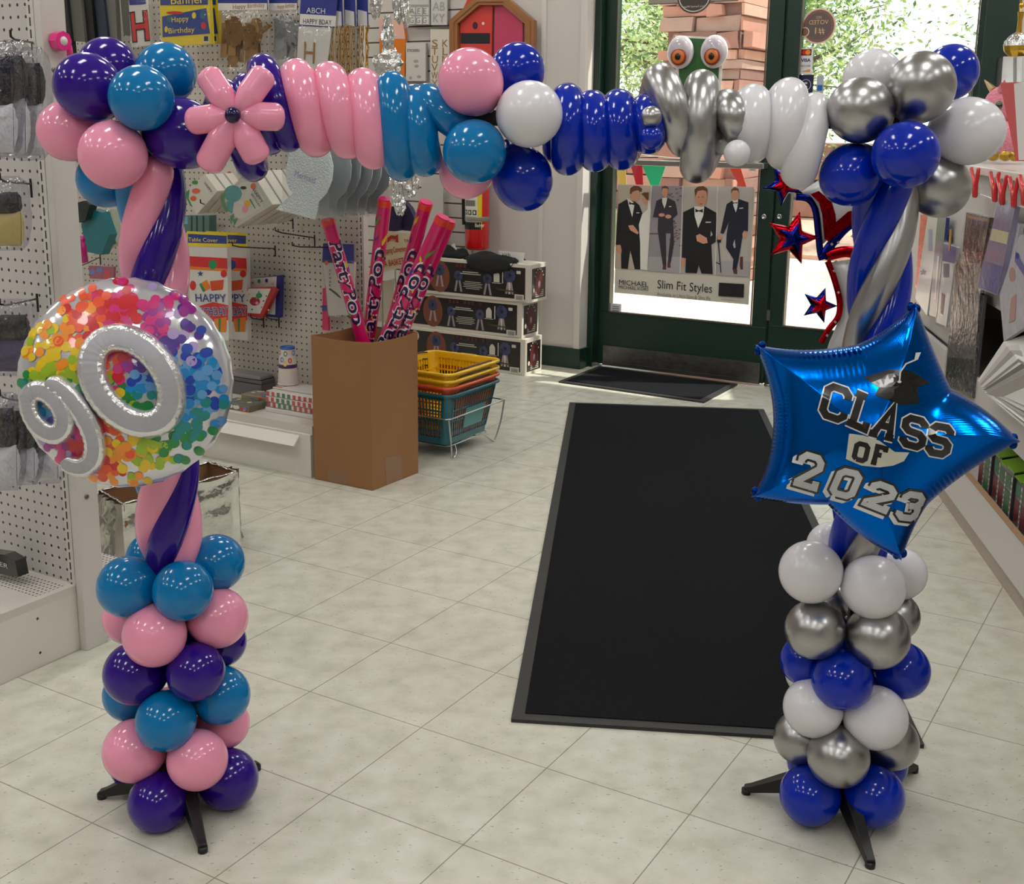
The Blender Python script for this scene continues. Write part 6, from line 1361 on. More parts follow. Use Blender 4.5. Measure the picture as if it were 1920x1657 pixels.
# ---------------------------------------------------------------- stacked black picture boxes
BXB = C('carton_black_print', (28, 20, 20), .35, coat=.4); BXW = C('carton_white_edge', (206, 198, 186), .5); PR = [C('pr_wood', (112, 62, 44), .5), C('pr_rosette', (62, 66, 100), .5), C('pr_ribbon', (150, 132, 138), .5), C('pr_text', (190, 182, 172), .5), C('pr_darkred', (84, 34, 34), .5), C('pr_pale', (196, 192, 180), .5), C('pr_badge', (214, 196, 186), .5), C('pr_green', (70, 60, 34), .5), C('ink', (24, 22, 30), .5), C('pr_redink', (190, 70, 70), .5)]
def picbox(a1, z0, z1, b0, lab, badge):
    W = .72; a0 = a1 - W; t = thing('display_box', lab, 'box', R((a0 + a1) / 2, b0 + .085, z0), 'stacked black picture boxes'); m = MB(); m.rbox(a0, a1, b0, b0 + .17, z0, z1 - .001); m.build('box', BXW, t, bev=.002)
    m = MB(); h = z1 - z0; m.rbox(a0 + .012, a1 - .028, b0 - .0008, b0, z0 + .016, z1 - .018); m.rbox(a1, a1 + .0008, b0 + .018, b0 + .155, z0 + .016, z1 - .022); pnl = m.build('black_panel', BXB, t)
    m = MB(); k = [0]
    def X(u): return a1 - .028 - (1 - u) * (W - .04)      # 0..1 across the panel
    def Z(v): return z0 + .016 + v * (h - .034)
    def P_(u, v): k[0] += 1; return R(X(u), b0 - .001 - .00004 * (k[0] // 3), Z(v))
    def D(u, v, ru, rv, mi, n=18): k[0] += 3; c = R(X(u), b0 - .001 - .00008 * (k[0] // 3), Z(v)); m.disc(c, E1 * ru, EZ * rv, mi, n)
    def Q(pts, mi): k[0] += 3; m.poly([R(X(u), b0 - .001 - .00008 * (k[0] // 3), Z(v)) for u, v in pts], mi)
    def ros(u, v, r, legs=2):
        for s_ in ((-1, 1) if legs == 2 else (-1, 0, 1)): Q([(u + s_ * .006 - .008, v - .05), (u + s_ * .006 + .008, v - .05), (u + s_ * .028 + .009, v - r / h * 1.5 - .32), (u + s_ * .028 - .009, v - r / h * 1.5 - .32)], 2 if s_ or legs == 2 else 5)
        for q in range(10): an = q * pi / 5; k[0] += 1; m.disc(R(X(u) + r * .62 * math.cos(an), b0 - .001 - .00008 * (k[0] // 3) - .0003, Z(v) + r * .62 * math.sin(an)), E1 * r * .42, EZ * r * .42, 1, 8)
        D(u, v, r * .7, r * .7, 1); D(u, v, r * .35, r * .35, 8)
    if badge: D(.05, .80, .026, .028, 6); [Q([(.02, .90 - .055 * i), (.08, .90 - .055 * i), (.08, .88 - .055 * i), (.02, .88 - .055 * i)], 9) for i in range(4)]
    D(.25, .50, .062, .082, 0, 24); ros(.25, .72, .030)
    ros(.42, .58, .026); ros(.68, .56, .026); ros(.87, .72, .034, 3)
    for i, w in enumerate((.09, .11, .10, .11, .08)): Q([(.55 - w / 1.3, .42 - .055 * i), (.55 + w / 1.3, .42 - .055 * i), (.55 + w / 1.3, .40 - .055 * i), (.55 - w / 1.3, .40 - .055 * i)], 3)
    for i, w in enumerate((.07, .09)): Q([(.53 - w, .74 - .06 * i), (.53 + w, .74 - .06 * i), (.53 + w, .71 - .06 * i), (.53 - w, .71 - .06 * i)], 3)
    for i in range(9): Q([(.40 + .034 * i, .97), (.424 + .034 * i, .97), (.424 + .034 * i, .86), (.40 + .034 * i, .86)], 4) if i not in (3, 7) else None
    Q([(.735, .48), (.785, .48), (.785, .72), (.775, .80), (.76, .84), (.745, .80), (.735, .72)], 5); Q([(.808, .46), (.816, .46), (.816, .90), (.808, .90)], 5); Q([(.72, .44), (.80, .44), (.80, .46), (.72, .46)], 3)
    Q([(.74, .30), (.92, .24), (.95, .20), (.80, .22)], 7); Q([(.93, .80), (.965, .80), (.965, .90), (.93, .90)], 5)
    Q([(.915, -.06), (.995, -.06), (.995, .15), (.915, .15)], 5); [Q([(.93 + .008 * i, -.02), (.934 + .008 * i, -.02), (.934 + .008 * i, .11), (.93 + .008 * i, .11)], 8) for i in range(7)]
    # end panel picture
    def S(u, v, ru, rv, mi): m.disc(R(a1 + .0014 + .0002 * mi, b0 + .018 + .137 * u, Z(v)), E2 * ru, EZ * rv, mi, 16)
    S(.5, .5, .042, .062, 4); S(.5, .45, .03, .05, 0); S(.5, .62, .016, .016, 1)
    m.poly([R(a1 + .003, b0 + .018 + .137 * u, Z(v)) for u, v in ((.42, .5), (.5, .58), (.58, .5), (.56, .3), (.5, .42), (.44, .3))], 2)
    for q in range(7): an = math.radians(30 + 20 * q); m.disc(R(a1 + .003, b0 + .018 + .137 * .5 + math.cos(an) * .048, Z(.5) + math.sin(an) * .07), E2 * .005, EZ * .005, 3, 6)
    S(.12, .28, .010, .012, 6)
    for i in range(4): m.poly([R(a1 + .0016, b0 + .018 + .137 * u, Z(v)) for u, v in ((.25, .26 - .06 * i), (.85, .26 - .06 * i), (.85, .23 - .06 * i), (.25, .23 - .06 * i))], 3)
    m.build('panel_pictures', PR, pnl)
picbox(-2.95, 0, .187, 5.105, 'bottom black picture box of the stack behind the baskets', True); picbox(-2.975, .187, .372, 5.11, 'middle black picture box of the stack', True); picbox(-2.925, .372, .562, 5.10, 'top black picture box of the stack, under the black cloth', False)
def cloth(pts, lab, seed):
    rr = random.Random(seed); m = MB(); N = len(pts); top = [on_b(x, y, 5.14) for x, y in pts]
    return m
BKF = C('black_fleece', (12, 12, 13), .9, bump=.6, bscale=70)
def heap(name, lab, cat, a0, a1, b0, b1, z0, hgt, matl, seed, drape=0.0):
    rr = random.Random(seed); m = MB(); N, M_ = 18, 10; f1, f2, f3 = rr.uniform(2, 4), rr.uniform(1, 3), rr.uniform(0, 6); vs = []; 
    for j in range(M_ + 1):
        for i in range(N + 1):
            u, v = i / N, j / M_; e = (4 * u * (1 - u)) ** .4 * (4 * v * (1 - v)) ** .5 if 0 < u < 1 and 0 < v < 1 else 0
            z = z0 + .003 + hgt * e * (.6 + .4 * math.sin(f1 * pi * u + f3) * math.cos(f2 * pi * v)) + rr.uniform(0, .003)
            b = b0 + (b1 - b0) * v; 
            if drape and j <= 2:
                dd = drape * (1 - j / 3) * (.5 + .5 * math.sin(pi * u) ** 1.5); 
                if .08 < u < .92: z = z0 - dd * (1 if j < 2 else .2) + (.004 if j == 2 else 0); b = b0 - .012 + .004 * j
            vs.append(R(a0 + (a1 - a0) * u + (.02 * math.sin(3 * v + f3)), b, z))
    m.add(vs, [(j * (N + 1) + i, j * (N + 1) + i + 1, (j + 1) * (N + 1) + i + 1, (j + 1) * (N + 1) + i) for j in range(M_) for i in range(N)], 0, True)
    o = m.build(name, matl); s_ = o.modifiers.new('s', 'SOLIDIFY'); s_.thickness = .004; return tag(o, lab, cat)
heap('black_cloth', 'crumpled black cloth draped over the front of the top picture box', 'cloth', -3.33, -3.02, 5.10, 5.25, .564, .04, BKF, 4, drape=.06); heap('black_cloth', 'black cloth heap at the left end on the top picture box', 'cloth', -3.60, -3.36, 5.12, 5.25, .564, .06, BKF, 8)
for quad, lab, tx in (([(941, 487), (980, 493), (984, 474), (934, 470)], 'folded white card with handwriting on the right of the black cloth', True), ([(836, 485), (856, 468), (851, 456), (834, 470)], 'tilted white card with handwriting behind the party tubes', False)):
    t = packet('price_card', lab, 'card', quad, 5.17, .003, C('card_white', (226, 222, 218), .6), [], [('kirk', (942, 480), (958, 480), px_m(8, 5.17), INK), ('spencer', (948, 487), (972, 489), px_m(6, 5.17), INK)] if tx else [('kirk', (838, 478), (850, 467), px_m(6, 5.17), INK)])
    m = MB(); p = on_b(sum(q[0] for q in quad) / 4, quad[0][1], 5.175); m.cbox(V((p.x, p.y, (p.z + .565) / 2)) + E2 * .008, E1 * .012, E2 * .003, EZ * max(.01, p.z - .562)); m.build('card_stand', C('wood_clip', (190, 150, 100), .6), t)

# ---------------------------------------------------------------- fire extinguisher
fe = thing('fire_extinguisher', 'red fire extinguisher hanging on the white wall under the middle cluster', 'fire extinguisher', R(-3.375, 5.32, .59)); ex = R(-3.375, 5.32, 0); RD_ = C('extinguisher_red', (206, 16, 22), .22, coat=.7)
m = MB(); m.lathe(ex, [(0, .592), (.055, .592), (.062, .60), (.064, .61), (.064, .93), (.058, .97), (.035, 1.0), (.02, 1.01), (.02, 1.03), (0, 1.03)], seg=32); m.build('cylinder', RD_, fe)
m = MB()
def cyl_patch(mb, z0, z1, t0, t1, r, mi, n=12):
    vs = []; fdir = math.atan2((CAM - ex).y, (CAM - ex).x)
    for k in range(n + 1): an = fdir + math.radians(t0 + (t1 - t0) * k / n); d = V((math.cos(an), math.sin(an), 0)); vs += [ex + d * r + EZ * z0, ex + d * r + EZ * z1]
    mb.add(vs, [(2 * k, 2 * k + 2, 2 * k + 3, 2 * k + 1) for k in range(n)], mi, True)
cyl_patch(m, .70, .965, -92, 10, .0646, 0); cyl_patch(m, .70, .965, 0, 22, .0648, 1)
for i in range(6): cyl_patch(m, .945 - .014 * i, .950 - .014 * i, -75, -8, .0652, 2)
for i in range(3): cyl_patch(m, .775, .80, -70 + 24 * i, -52 + 24 * i, .0652, 2); cyl_patch(m, .78, .795, -66 + 24 * i, -57 + 24 * i, .0655, 0)
cyl_patch(m, .82, .85, -70, -10, .0652, 3)
cyl_patch(m, .70, .738, -95, 18, .0652, 2); m.build('instruction_label', [C('label_white', (220, 216, 204), .4), C('label_yellow', (230, 206, 40), .4), C('label_black', (22, 22, 22), .4), C('label_grey', (120, 116, 110), .4)], fe)
m = MB(); fd = (CAM - ex); fd.z = 0; fd.normalize(); sd_ = EZ.cross(fd)
vs_, fs_, mn_, mx_ = glyphs('Badger'); 
def bfn(u, v): an = (u - .012) / .0655; return ex + (fd * math.cos(an) + sd_ * math.sin(an)) * .0662 + EZ * (.714 + v)
text(m, 'Badger', None, None, None, .026, 0, width=.05, fn=bfn, bold=.02); m.build('lettering', C('label_white', (220, 216, 204), .4), fe)
m = MB(); vs = []
m.lathe(ex, [(.0665, .742), (.0672, .745), (.0672, .762), (.0665, .765)], seg=32); m.build('metal_strap', C('strap_metal', (170, 166, 156), .3, metal=.7), fe)
m = MB(); m.tube([ex + EZ * 1.02, ex - sd_ * .05 + EZ * 1.01, ex - sd_ * .074 + EZ * .92, ex - sd_ * .072 + EZ * .76, ex - sd_ * .070 + EZ * .72], .009, seg=10); m.build('hose', BLACK, fe)
m = MB(); m.tube([ex + EZ * 1.03 + fd * .02, ex + EZ * 1.045 - fd * .01 + sd_ * .03, ex + EZ * 1.05 + sd_ * .06], .006, seg=8); m.tube([ex + EZ * 1.04, ex + EZ * 1.065 + sd_ * .05], .005, seg=8); m.build('handle_lever', BLACK, fe)
m = MB(); m.rbox(-3.395, -3.355, 5.38, 5.395, .65, 1.05); m.build('wall_bracket', DSTEEL, fe)

# ---------------------------------------------------------------- wooden frame with packets
WOOD = C('oak_frame', (150, 100, 58), .4, vary=.2, bscale=14, coat=.3)
fo = [(842, 175), (842, 38), (893, -6), (948, -6), (1000, 38), (1000, 175)]
outer = [on_b(*q, 5.36) for q in fo]; cc = sum(outer, V()) / 6; inner = [cc + (p - cc) * .80 for p in outer]
wf = thing('wooden_frame', 'house shaped oak frame hanging on the slatwall around red and pink packets', 'frame', on_b(921, 175, 5.36))
m = MB(); n = 6
for i in range(n):
    a_, b_, c_, d_ = outer[i], outer[(i + 1) % n], inner[(i + 1) % n], inner[i]; m.prism([a_, b_, c_, d_], E2 * .035); g1 = .35; m.prism([a_.lerp(d_, g1) - E2 * .004, b_.lerp(c_, g1) - E2 * .004, b_.lerp(c_, .62) - E2 * .004, a_.lerp(d_, .62) - E2 * .004], E2 * .004)
m.build('frame_moulding', WOOD, wf, bev=.002)
packet('party_packet', 'coral red packet with a black band inside the wooden frame, left one', 'packet', [(863, 175), (920, 175), (924, -20), (885, -20), (863, 28)], 5.38, .012, C('coral_pack', (206, 62, 56), .3, coat=.5), [(rectq(864, 62, 919, 82), INK), (ellq(891, 48, 5, 7), C('seal_dark', (70, 30, 40), .4)), (ellq(906, 44, 2.5, 3), WHT)], film=False)
packet('party_packet', 'pink packet in clear film inside the wooden frame, right one', 'packet', [(925, 175), (980, 175), (980, 26), (940, -20), (928, -20)], 5.38, .012, C('rose_pack', (190, 62, 96), .3, coat=.5), [], film=False)

# ---------------------------------------------------------------- display unit on the right
UW = C('unit_white', (206, 200, 196), .5, vary=.03, bscale=6); EDGE = C('raw_wood_edge', (176, 140, 110), .7)
du = thing('display_unit', 'long white display unit with open shelves along the right side', 'shelving', RR(1.0, .2, 0))
S0, S1, TD = -1.6, 2.15, .5
def ub(mb, s0, s1, t0, t1, z0, z1, mi=0): mb.box(RR(s0, t0, z0), RD * (s1 - s0), RN * (t1 - t0), EZ * (z1 - z0), mi)
m = MB(); ub(m, S0, S1, 0, .02, 0, .05); m.build('kick_board', C('kick_grey', (172, 160, 148), .6), du)
m = MB(); ub(m, S0, S1, -.004, .02, .05, .056); ub(m, S0, S1, -.012, .006, .186, .190); m.build('edge_strip', EDGE, du)
m = MB(); ub(m, S0, S1, -.010, .006, .056, .186); ub(m, S0, S1, .006, TD, .15, .165); m.build('bottom_shelf', UW, du)
m = MB(); ub(m, S0, S1, -.012, .006, .395, .505); ub(m, S0, S1, .006, TD, .44, .455); m.build('middle_shelf', UW, du)
m = MB(); ub(m, S0, S1, TD, TD + .02, 0, 1.13); m.build('back_panel', UW, du)
m = MB(); ub(m, .95, S1, .02, .035, .505, 1.10); ub(m, S0, .95, .02, .035, .72, 1.10); m.build('front_panel', UW, du)
m = MB(); ub(m, S0, S1, -.02, TD + .02, 1.105, 1.13); m.build('counter_top', C('counter_white', (214, 206, 200), .35), du, bev=.003)
m = MB(); ub(m, S1, S1 + .02, 0, TD + .02, 0, 1.13); m.build('end_panel', UW, du)
# boxed seed like cartons on the bottom shelf
GF = C('rack_dark_print', (64, 56, 60), .4, coat=.4, vary=.4, bscale=30); GL = C('rack_lime', (116, 160, 36), .4); RPT = [C('rk_maroon', (96, 26, 34), .4), C('rk_green', (50, 100, 66), .4), C('rk_white', (206, 202, 198), .4), C('rk_black', (24, 24, 26), .4)]
for i in range(8):
    s = .05 + .077 * i; lab = ['box nearest the right picture edge in the row of lime topped dark boxes', 'second lime topped dark box from the right picture edge', 'third lime topped dark box from the right picture edge', 'fourth lime topped dark box from the right picture edge', 'fifth lime topped dark box from the right picture edge', 'sixth lime topped dark box from the right picture edge', 'seventh lime topped dark box, low under the star tip', 'farthest lime topped dark box, under the star tip'][i]
    t = thing('display_packet', lab, 'box', RR(s, .05, .165), 'lime topped dark boxes on the bottom shelf'); h = .135 + .006 * (i % 2)
    m = MB(); ub(m, s, s + .070, .02 + .003 * (i % 3), .12, .166, .166 + h); m.build('box', GF, t, bev=.001)
    m = MB(); z = .166 + h; m.prism([RR(s, .02, z), RR(s + .07, .02, z), RR(s + .07, .12, z + .025), RR(s, .12, z + .025)], EZ * .003); m.build('lime_flap', GL, t)
    m = MB(); tt = .0192 + .003 * (i % 3)
    def FQ(u0, u1, v0, v1, mi): m.poly([RR(s + .07 * u0, tt - .0002 * mi, .166 + h * v0), RR(s + .07 * u1, tt - .0002 * mi, .166 + h * v0), RR(s + .07 * u1, tt - .0002 * mi, .166 + h * v1), RR(s + .07 * u0, tt - .0002 * mi, .166 + h * v1)], mi)
    FQ(.05, .22, .03, .9, 2)
    for q in range(7): FQ(.09, .18, .08 + .11 * q, .15 + .11 * q, 3)
    FQ(.3, .95, .1, .55, (0, 1)[i % 3 == 0]); FQ(.3, .95, .62, .9, 1)
    m.build('front_print', RPT, t)
def rp(name, lab, cat, quad, t_, th, body, prints=(), group=None, film=False, texts=()): return packet(name, lab, cat, quad, t_, th, body, prints, texts, group, film=film, fn=on_R)
SILK = C('grey_shimmer_film', (112, 108, 112), .22, metal=.9, coat=.5, bump=1.0, bscale=34); VI = C('violet_header', (96, 92, 150), .4); PWH = C('pack_pale', (190, 190, 198), .35, coat=.4)
rp('paper_fan', 'narrow red foil streamer hanging behind the twisted right pole', 'streamer', [(1716, 540), (1722, 540), (1742, 404), (1726, 402)], -.01, .008, C('red_foil', (196, 10, 24), .2, metal=.9, bump=.4, bscale=20))
rp('banner_packet', 'long white packet with blue stars hanging beside the right pole', 'packet', [(1716, 560), (1738, 592), (1762, 405), (1740, 400)], -.012, .01, PWH, [(starq(1731, 510, 7), NAV), (rectq(1741, 430, 1748, 470), C('pale_blue', (150, 160, 190), .4))])
rp('banner_packet', 'long navy striped packet hanging second from the right pole', 'packet', [(1742, 590), (1756, 596), (1774, 408), (1758, 404)], -.014, .012, C('navy_pack', (40, 46, 110), .35, coat=.5), [([(1752, 560), (1758, 480), (1762, 480), (1755, 562)], PWH)])
t = rp('craft_packet', 'packet with a violet header held by a wooden clothespin', 'packet', [(1755, 604), (1774, 612), (1794, 464), (1766, 452)], -.013, .01, PWH, [([(1763, 488), (1790, 494), (1794, 464), (1767, 456)], VI), (rectq(1769, 494, 1780, 520), C('photo_grey', (120, 112, 130), .4)), ([(1766, 548), (1772, 552), (1768, 590), (1764, 586)], C('photo_copper', (170, 130, 124), .4))], film=True)
m = MB(); A = on_R(1780, 470, -.03); B_ = on_R(1783, 430, -.03); m.tube([A, B_], .004, seg=6); tag(m.build('clothespin', C('wood_clip', (190, 150, 100), .6)), 'small wooden clothespin on the violet header packet', 'clothespin')
rp('tassel_packet', 'long shimmering grey foil packet, the upper wide one', 'packet', [(1802, 492), (1838, 502), (1856, 408), (1812, 398)], -.03, .012, SILK, [([(1814, 408), (1850, 416), (1851, 411), (1814, 402)], GOLDP)], film=True)
rp('tassel_packet', 'long shimmering grey foil packet, the lower one reaching the shelf board', 'packet', [(1771, 722), (1822, 745), (1842, 500), (1792, 488)], -.022, .012, SILK, film=True)
rp('tassel_packet', 'darker grey narrow packet beside the lower shimmering one', 'packet', [(1818, 730), (1828, 720), (1846, 555), (1830, 548)], -.016, .008, C('dark_film', (84, 80, 84), .25, coat=.5))
rp('craft_packet', 'clear packet with violet bottom hanging from red clips, right of the shimmering one', 'packet', [(1832, 540), (1870, 554), (1904, 385), (1872, 376)], -.034, .014, C('clear_purple', (150, 146, 172), .3, coat=.6, vary=.3, bscale=25), [([(1833, 538), (1869, 551), (1882, 500), (1844, 488)], VI), ([(1856, 450), (1888, 458), (1892, 436), (1861, 428)], C('straw', (214, 206, 170), .4))], film=True)
rp('craft_packet', 'rolled white and blue packet behind the clear violet one', 'packet', [(1878, 560), (1890, 562), (1912, 420), (1896, 414)], -.02, .012, PWH, [([(1876, 505), (1888, 508), (1896, 468), (1884, 464)], C('bright_blue', (30, 66, 170), .4)), ([(1888, 446), (1900, 448), (1902, 436), (1890, 434)], REDP)])
rp('banner_packet', 'patterned packet in clear film at the right picture edge', 'packet', [(1882, 640), (1926, 610), (1935, 440), (1912, 440), (1874, 552)], -.03, .012, C('pattern_pale', (176, 172, 180), .4, vary=.3, bscale=40), [(ellq(1898, 515, 6, 14), C('photo_copper', (170, 130, 124), .4)), ([(1905, 470), (1922, 500), (1922, 520), (1903, 490)], VI), ([(1896, 560), (1906, 550), (1904, 600), (1892, 606)], C('photo_copper', (170, 130, 124), .4)), (ellq(1908, 480, 4, 6), NAV)], film=True)
# cord with red clips
m = MB(); A = on_R(1822, 358, -.028); B_ = on_R(1935, 392, -.028); m.tube([A, A.lerp(B_, .5) - EZ * .006, B_], .0022, seg=6); tag(m.build('hanging_cord', C('white_cord', (230, 228, 222), .6)), 'white cord strung below the counter top holding the red clips', 'cord')
RC = C('clip_red', (196, 14, 26), .3, coat=.5)
labs = ['red plastic clip farthest left on the white cord', 'second red plastic clip from the left on the cord', 'third red plastic clip from the left on the cord', 'fourth red plastic clip, in the middle of the bunch', 'fifth red plastic clip, nearest the right picture edge']
for (x, y, w), lab in zip(((1828, 366, 7), (1865, 374, 8), (1879, 380, 9), (1901, 384, 8), (1920, 380, 8)), labs):
    t = thing('clip', lab, 'clip', on_R(x, y, -.035), 'red clips on the cord')
    for s_ in (-1, 1):
        m = MB(); a_ = on_R(x + s_ * 1.5, y + 2, -.040); mid = on_R(x + s_ * 2.2, y - 20, -.040); b_ = on_R(x + s_ * w, y - 50, -.040); m.tube([a_ - EZ * .004, a_, mid, b_, b_ + EZ * .003], [.004, .0078, .0082, .0078, .004], seg=8, flat=.7); m.build('clip_arm', RC, t)
    m = MB(); c = on_R(x, y - 18, -.040); m.tube([c + (RD * math.cos(k * pi / 6) + EZ * math.sin(k * pi / 6)) * .007 for k in range(13)], .0012, seg=5, caps=False); m.build('spring', CHROME, t)
# fan of papers on the middle shelf
labs = ['outermost white sheet of the paper fan on the middle shelf', 'second white sheet of the paper fan', 'third grey white sheet of the paper fan', 'fourth sheet of the paper fan', 'fifth sheet of the paper fan', 'sixth sheet of the paper fan', 'seventh sheet of the paper fan', 'lowest sheet of the paper fan']
for i in range(8):
    A = on_R(1833 + 2.2 * i, 714 + 3.2 * i, -.06 - .003 * i); B_ = on_R(1882 + 7 * i, 640 + 8 * i, -.03 - .003 * i); C_ = on_R(1975, 610 + 26 * i, .03 - .002 * i); D_ = on_R(1960, 735 + 14 * i, -.03 - .003 * i); m = MB()
    m.prism([A, D_, C_, B_], (RN * -.5 + EZ * -.5) * .002); tag(m.build('paper_sheet', C('paper_%d' % (i % 3), ((222, 218, 214), (196, 190, 186), (160, 154, 152))[i % 3], .6)), labs[i], 'paper', 'fanned papers on the middle shelf')
# goods on the counter top
CT = 1.1302
def onc(px, t_): return on_R(px, 300, t_)
t = thing('unicorn_plush', 'pink plush unicorn with gold horn and big dark eye behind the white balloon', 'plush toy', V((on_R(1872, 290, .12).x, on_R(1872, 290, .12).y, CT)))
PKF = C('pink_plush', (226, 140, 158), .9, bump=.8, bscale=120, vary=.15, sss=.1); GP = C('gold_plush', (176, 142, 50), .3, metal=.8, bump=.5, bscale=60)
def pt(x, y, tt=.12): return on_R(x, y, tt)
def pm(px): return px * (pt(1875, 220) - CAM).dot(CF) / FOC
ax3 = (RD, RN, EZ)
m = MB(); c = pt(1880, 200); m.ball(c, pm(38), ax=ax3, seg=24, rings=16, sc=(1, .9, 1)); m.ball(pt(1868, 232, .09), pm(19), ax=ax3, sc=(1, .9, .8)); m.build('head', PKF, t)
m = MB(); m.ball(pt(1882, 262), pm(34), ax=ax3, seg=24, rings=16, sc=(1.05, .95, 1)); m.build('body', PKF, t)
m = MB(); a_, b_ = pt(1865, 172, .10), pt(1846, 150, .10); m.tube([a_, a_.lerp(b_, .5), b_], [pm(8), pm(5), pm(1)], seg=12); m.build('horn', GP, t)
for k, x in enumerate((1862, 1885, 1903)): m = MB(); m.ball(pt(x, 292, .06), pm(11), ax=ax3, sc=(1, 1, .85)); m.build('foot', GP, t)
m = MB(); e = pt(1873, 198, .045); m.ball(e, pm(9.5), 1, ax=ax3, sc=(1, .7, 1)); m.ball(e + (CAM - e).normalized() * .007, pm(8), 0, ax=ax3, sc=(1, .8, 1)); m.build('eye', [C('eye_black', (10, 8, 10), .08, coat=1), C('eye_gold', (176, 130, 50), .3, metal=.6)], t)
m = MB(); q = pt(1858, 165, .1); m.tube([pt(1878, 168, .1), pt(1884, 150, .1)], [pm(8), pm(1)], seg=10); m.build('ear', PKF, t)
rp('gift_card', 'big red folded card standing on the counter beside the plush unicorn', 'card', [(1905, 302), (1940, 302), (1940, 153), (1875, 155)], .03, .004, C('card_red', (190, 18, 34), .5))
rp('gift_card', 'tall white card standing in front of the red one at the right edge', 'card', [(1910, 300), (1950, 300), (1950, 147), (1901, 157)], .02, .004, C('card_ivory', (216, 212, 210), .5))
rp('black_case', 'black board box standing at the far end of the counter', 'box', [(1808, 262), (1880, 262), (1880, 108), (1822, 112)], .36, .04, C('matte_black_case', (30, 30, 32), .7, bump=.2, bscale=60))
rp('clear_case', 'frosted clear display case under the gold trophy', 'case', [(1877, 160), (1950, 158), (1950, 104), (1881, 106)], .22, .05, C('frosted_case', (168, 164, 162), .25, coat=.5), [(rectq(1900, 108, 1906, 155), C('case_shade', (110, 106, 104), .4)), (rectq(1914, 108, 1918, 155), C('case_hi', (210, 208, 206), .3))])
t = thing('trophy', 'gold figure trophy on a silver and gold bowl at the upper right corner', 'trophy', on_R(1906, 104, .22)); GT = C('trophy_gold', (214, 172, 70), .2, metal=1.0)
c = on_R(1906, 106, .22); km = lambda px: px * (c - CAM).dot(CF) / FOC
m = MB(); m.lathe(c, [(0, 0), (km(14), 0), (km(24), km(10)), (km(26), km(20)), (km(22), km(30))], seg=10, smooth=False); m.build('bowl', GT, t)
m = MB(); m.lathe(c, [(km(26.5), km(19)), (km(25), km(28)), (km(16), km(38)), (km(6), km(44)), (0, km(45))], seg=10, smooth=False); m.build('dome', CRF, t)
m = MB(); k0 = c + EZ * km(44); m.tube([k0, k0 + EZ * km(20), k0 + EZ * km(36)], [km(5), km(4), km(6)], seg=10); m.ball(k0 + EZ * km(48), km(5)); m.tube([k0 + EZ * km(34), k0 + EZ * km(52) + RD * km(8), k0 + EZ * km(66) + RD * km(4)], km(2), seg=8); m.tube([k0, k0 - RD * km(7) - EZ * km(1)], km(2.5), seg=8); m.build('figure', GT, t)

# ---------------------------------------------------------------- patriotic foil balloon
YP = 4.55; PF = Frame(at_y(1620, 470, YP), V((1, 0, 0)), EZ); PF.n = V((0, -1, 0))
def puv(q): p = at_y(q[0], q[1], YP); d = p - PF.o; return (d.x, d.z)
REDF = C('red_foil2', (190, 8, 26), .16, metal=1.0, bump=.2, bscale=30); BLF = C('navy_foil', (22, 34, 130), .16, metal=1.0, bump=.2, bscale=30); GWF = C('pearl_foil', (196, 196, 198), .3, metal=.15, coat=.5)
pb_ = thing('foil_balloon', 'red, white and blue star burst foil balloon between the door and the right column', 'balloon', at_y(1640, 655, YP))
def puff(name, pts, matl, th, k=.02, parent=None, n=3, off=0.0, rings=12, centre=None):
    o = [puv(q) for q in pts]; o = seq_fine(o, n); cx_ = centre and puv(centre) or (sum(p[0] for p in o) / len(o), sum(p[1] for p in o) / len(o))
    f = Frame(PF.o, PF.x, PF.y); f.n = V((0, -1, 0)); f.o = PF.o + f.n * off; h = foil_height(f, o, th, k, 0, 0); m = MB(); foil_mesh(m, f, o, h, rings=rings, centre=cx_); return m.build(name, matl, parent or pb_)
puff('lower_panel', [(1552, 492), (1566, 530), (1580, 568), (1574, 600), (1556, 640), (1548, 665), (1640, 665), (1640, 480)], GWF, .05)
puff('upper_panel', [(1490, 366), (1512, 368), (1526, 390), (1536, 440), (1541, 458), (1575, 425), (1610, 402), (1640, 395), (1646, 330), (1560, 320)], GWF, .045, centre=(1600, 372), off=.01)
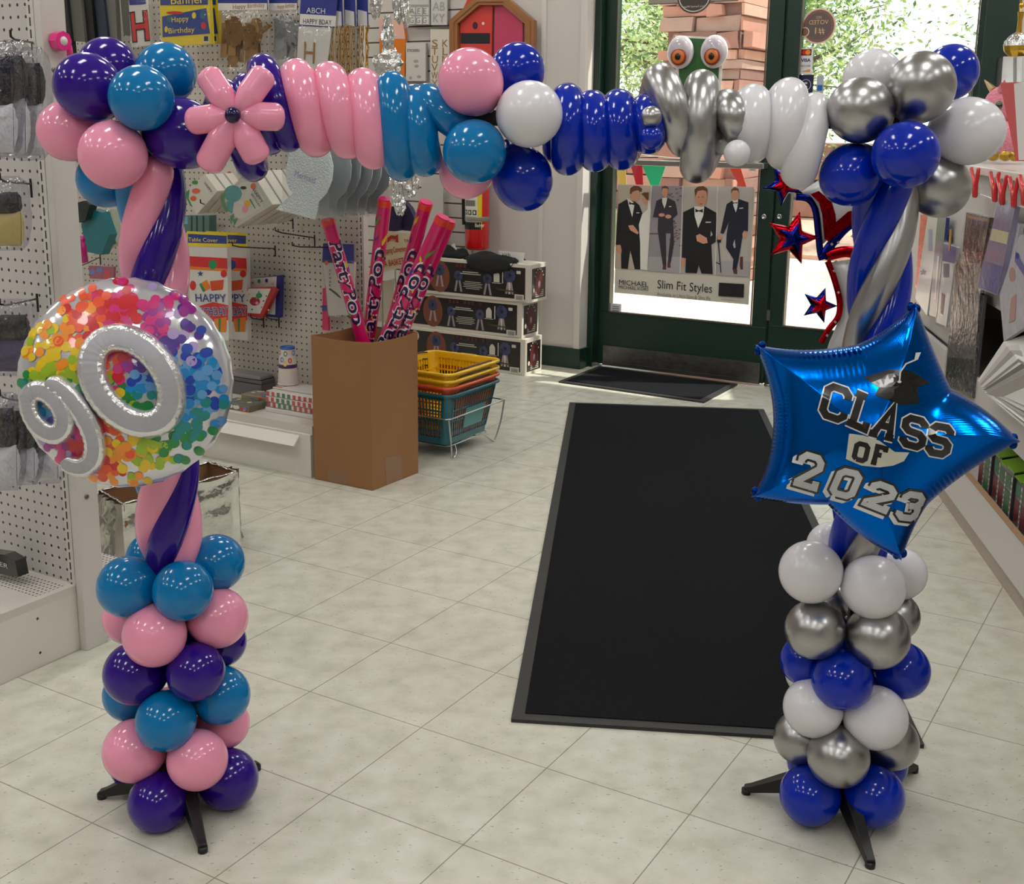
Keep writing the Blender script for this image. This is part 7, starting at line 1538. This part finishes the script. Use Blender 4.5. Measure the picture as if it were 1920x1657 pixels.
def band(name, pts, r, matl, off=.03, flat=.55):
    m = MB(); P3 = spline([PF.p(*puv(q)) + V((0, -1, 0)) * off for q in pts], 6); m.tube(P3, r, seg=12, flat=flat, up=V((0, -1, 0))); return m.build(name, matl, pb_)
def bandp(name, pts, matl, off, th=.006):
    m = MB(); m.prism([PF.p(*puv(q)) + V((0, -1, 0)) * off for q in pts], V((0, -1, 0)) * th); return m.build(name, matl, pb_, bev=.002)
bandp('red_band', [(1512, 362), (1527, 356), (1551, 376), (1558, 400), (1559, 414), (1582, 394), (1606, 390), (1606, 404), (1575, 425), (1545, 450), (1538, 445), (1534, 400), (1528, 378)], REDF, .058)
o = band('blue_border', [(1488, 368), (1512, 372), (1525, 392), (1530, 430), (1534, 470), (1538, 485)], .013, BLF); o['label'] = 'navy blue foil border'
o = band('blue_border', [(1538, 482), (1556, 455), (1590, 420), (1632, 412)], .018, BLF)
o = band('red_border', [(1545, 478), (1580, 470), (1610, 475), (1632, 477)], .022, REDF)
band('red_border', [(1548, 488), (1560, 520), (1570, 560), (1568, 590), (1550, 615), (1536, 640)], .012, REDF)
def starp(cx, cy, r, rot, matl, name, th, off, ri=.45): return puff(name, starq(cx, cy, r, ri, 5, rot), matl, th, k=.014, n=5, off=off, rings=10, centre=(cx, cy))
for (cx, cy, r, rot, a_, b_) in ((1482, 445, 52, .28, REDF, BLF), (1532, 570, 35, .35, BLF, REDF), (1466, 345, 40, .75, BLF, REDF)):
    starp(cx, cy, r, rot, a_, 'small_star', .030, .03); starp(cx, cy, r * .62, rot, b_, 'star_centre', .012, .052)
for q in (starq(1612, 548, 22), starq(1590, 628, 15), starq(1622, 610, 12)): bandp('blue_star_print', q, C('print_navy', (40, 50, 120), .3), .05, .003)
for k, (x, y) in enumerate(((1560, 487), (1580, 489), (1600, 490), (1564, 452), (1552, 455), (1590, 440), (1558, 505), (1566, 545), (1560, 600), (1545, 625))):
    bandp('silver_spangle', [(x, y - 3), (x + 3, y), (x, y + 3), (x - 3, y)], C('spangle', (206, 206, 210), .2, metal=.6), .056 if y < 500 else .045, .002)
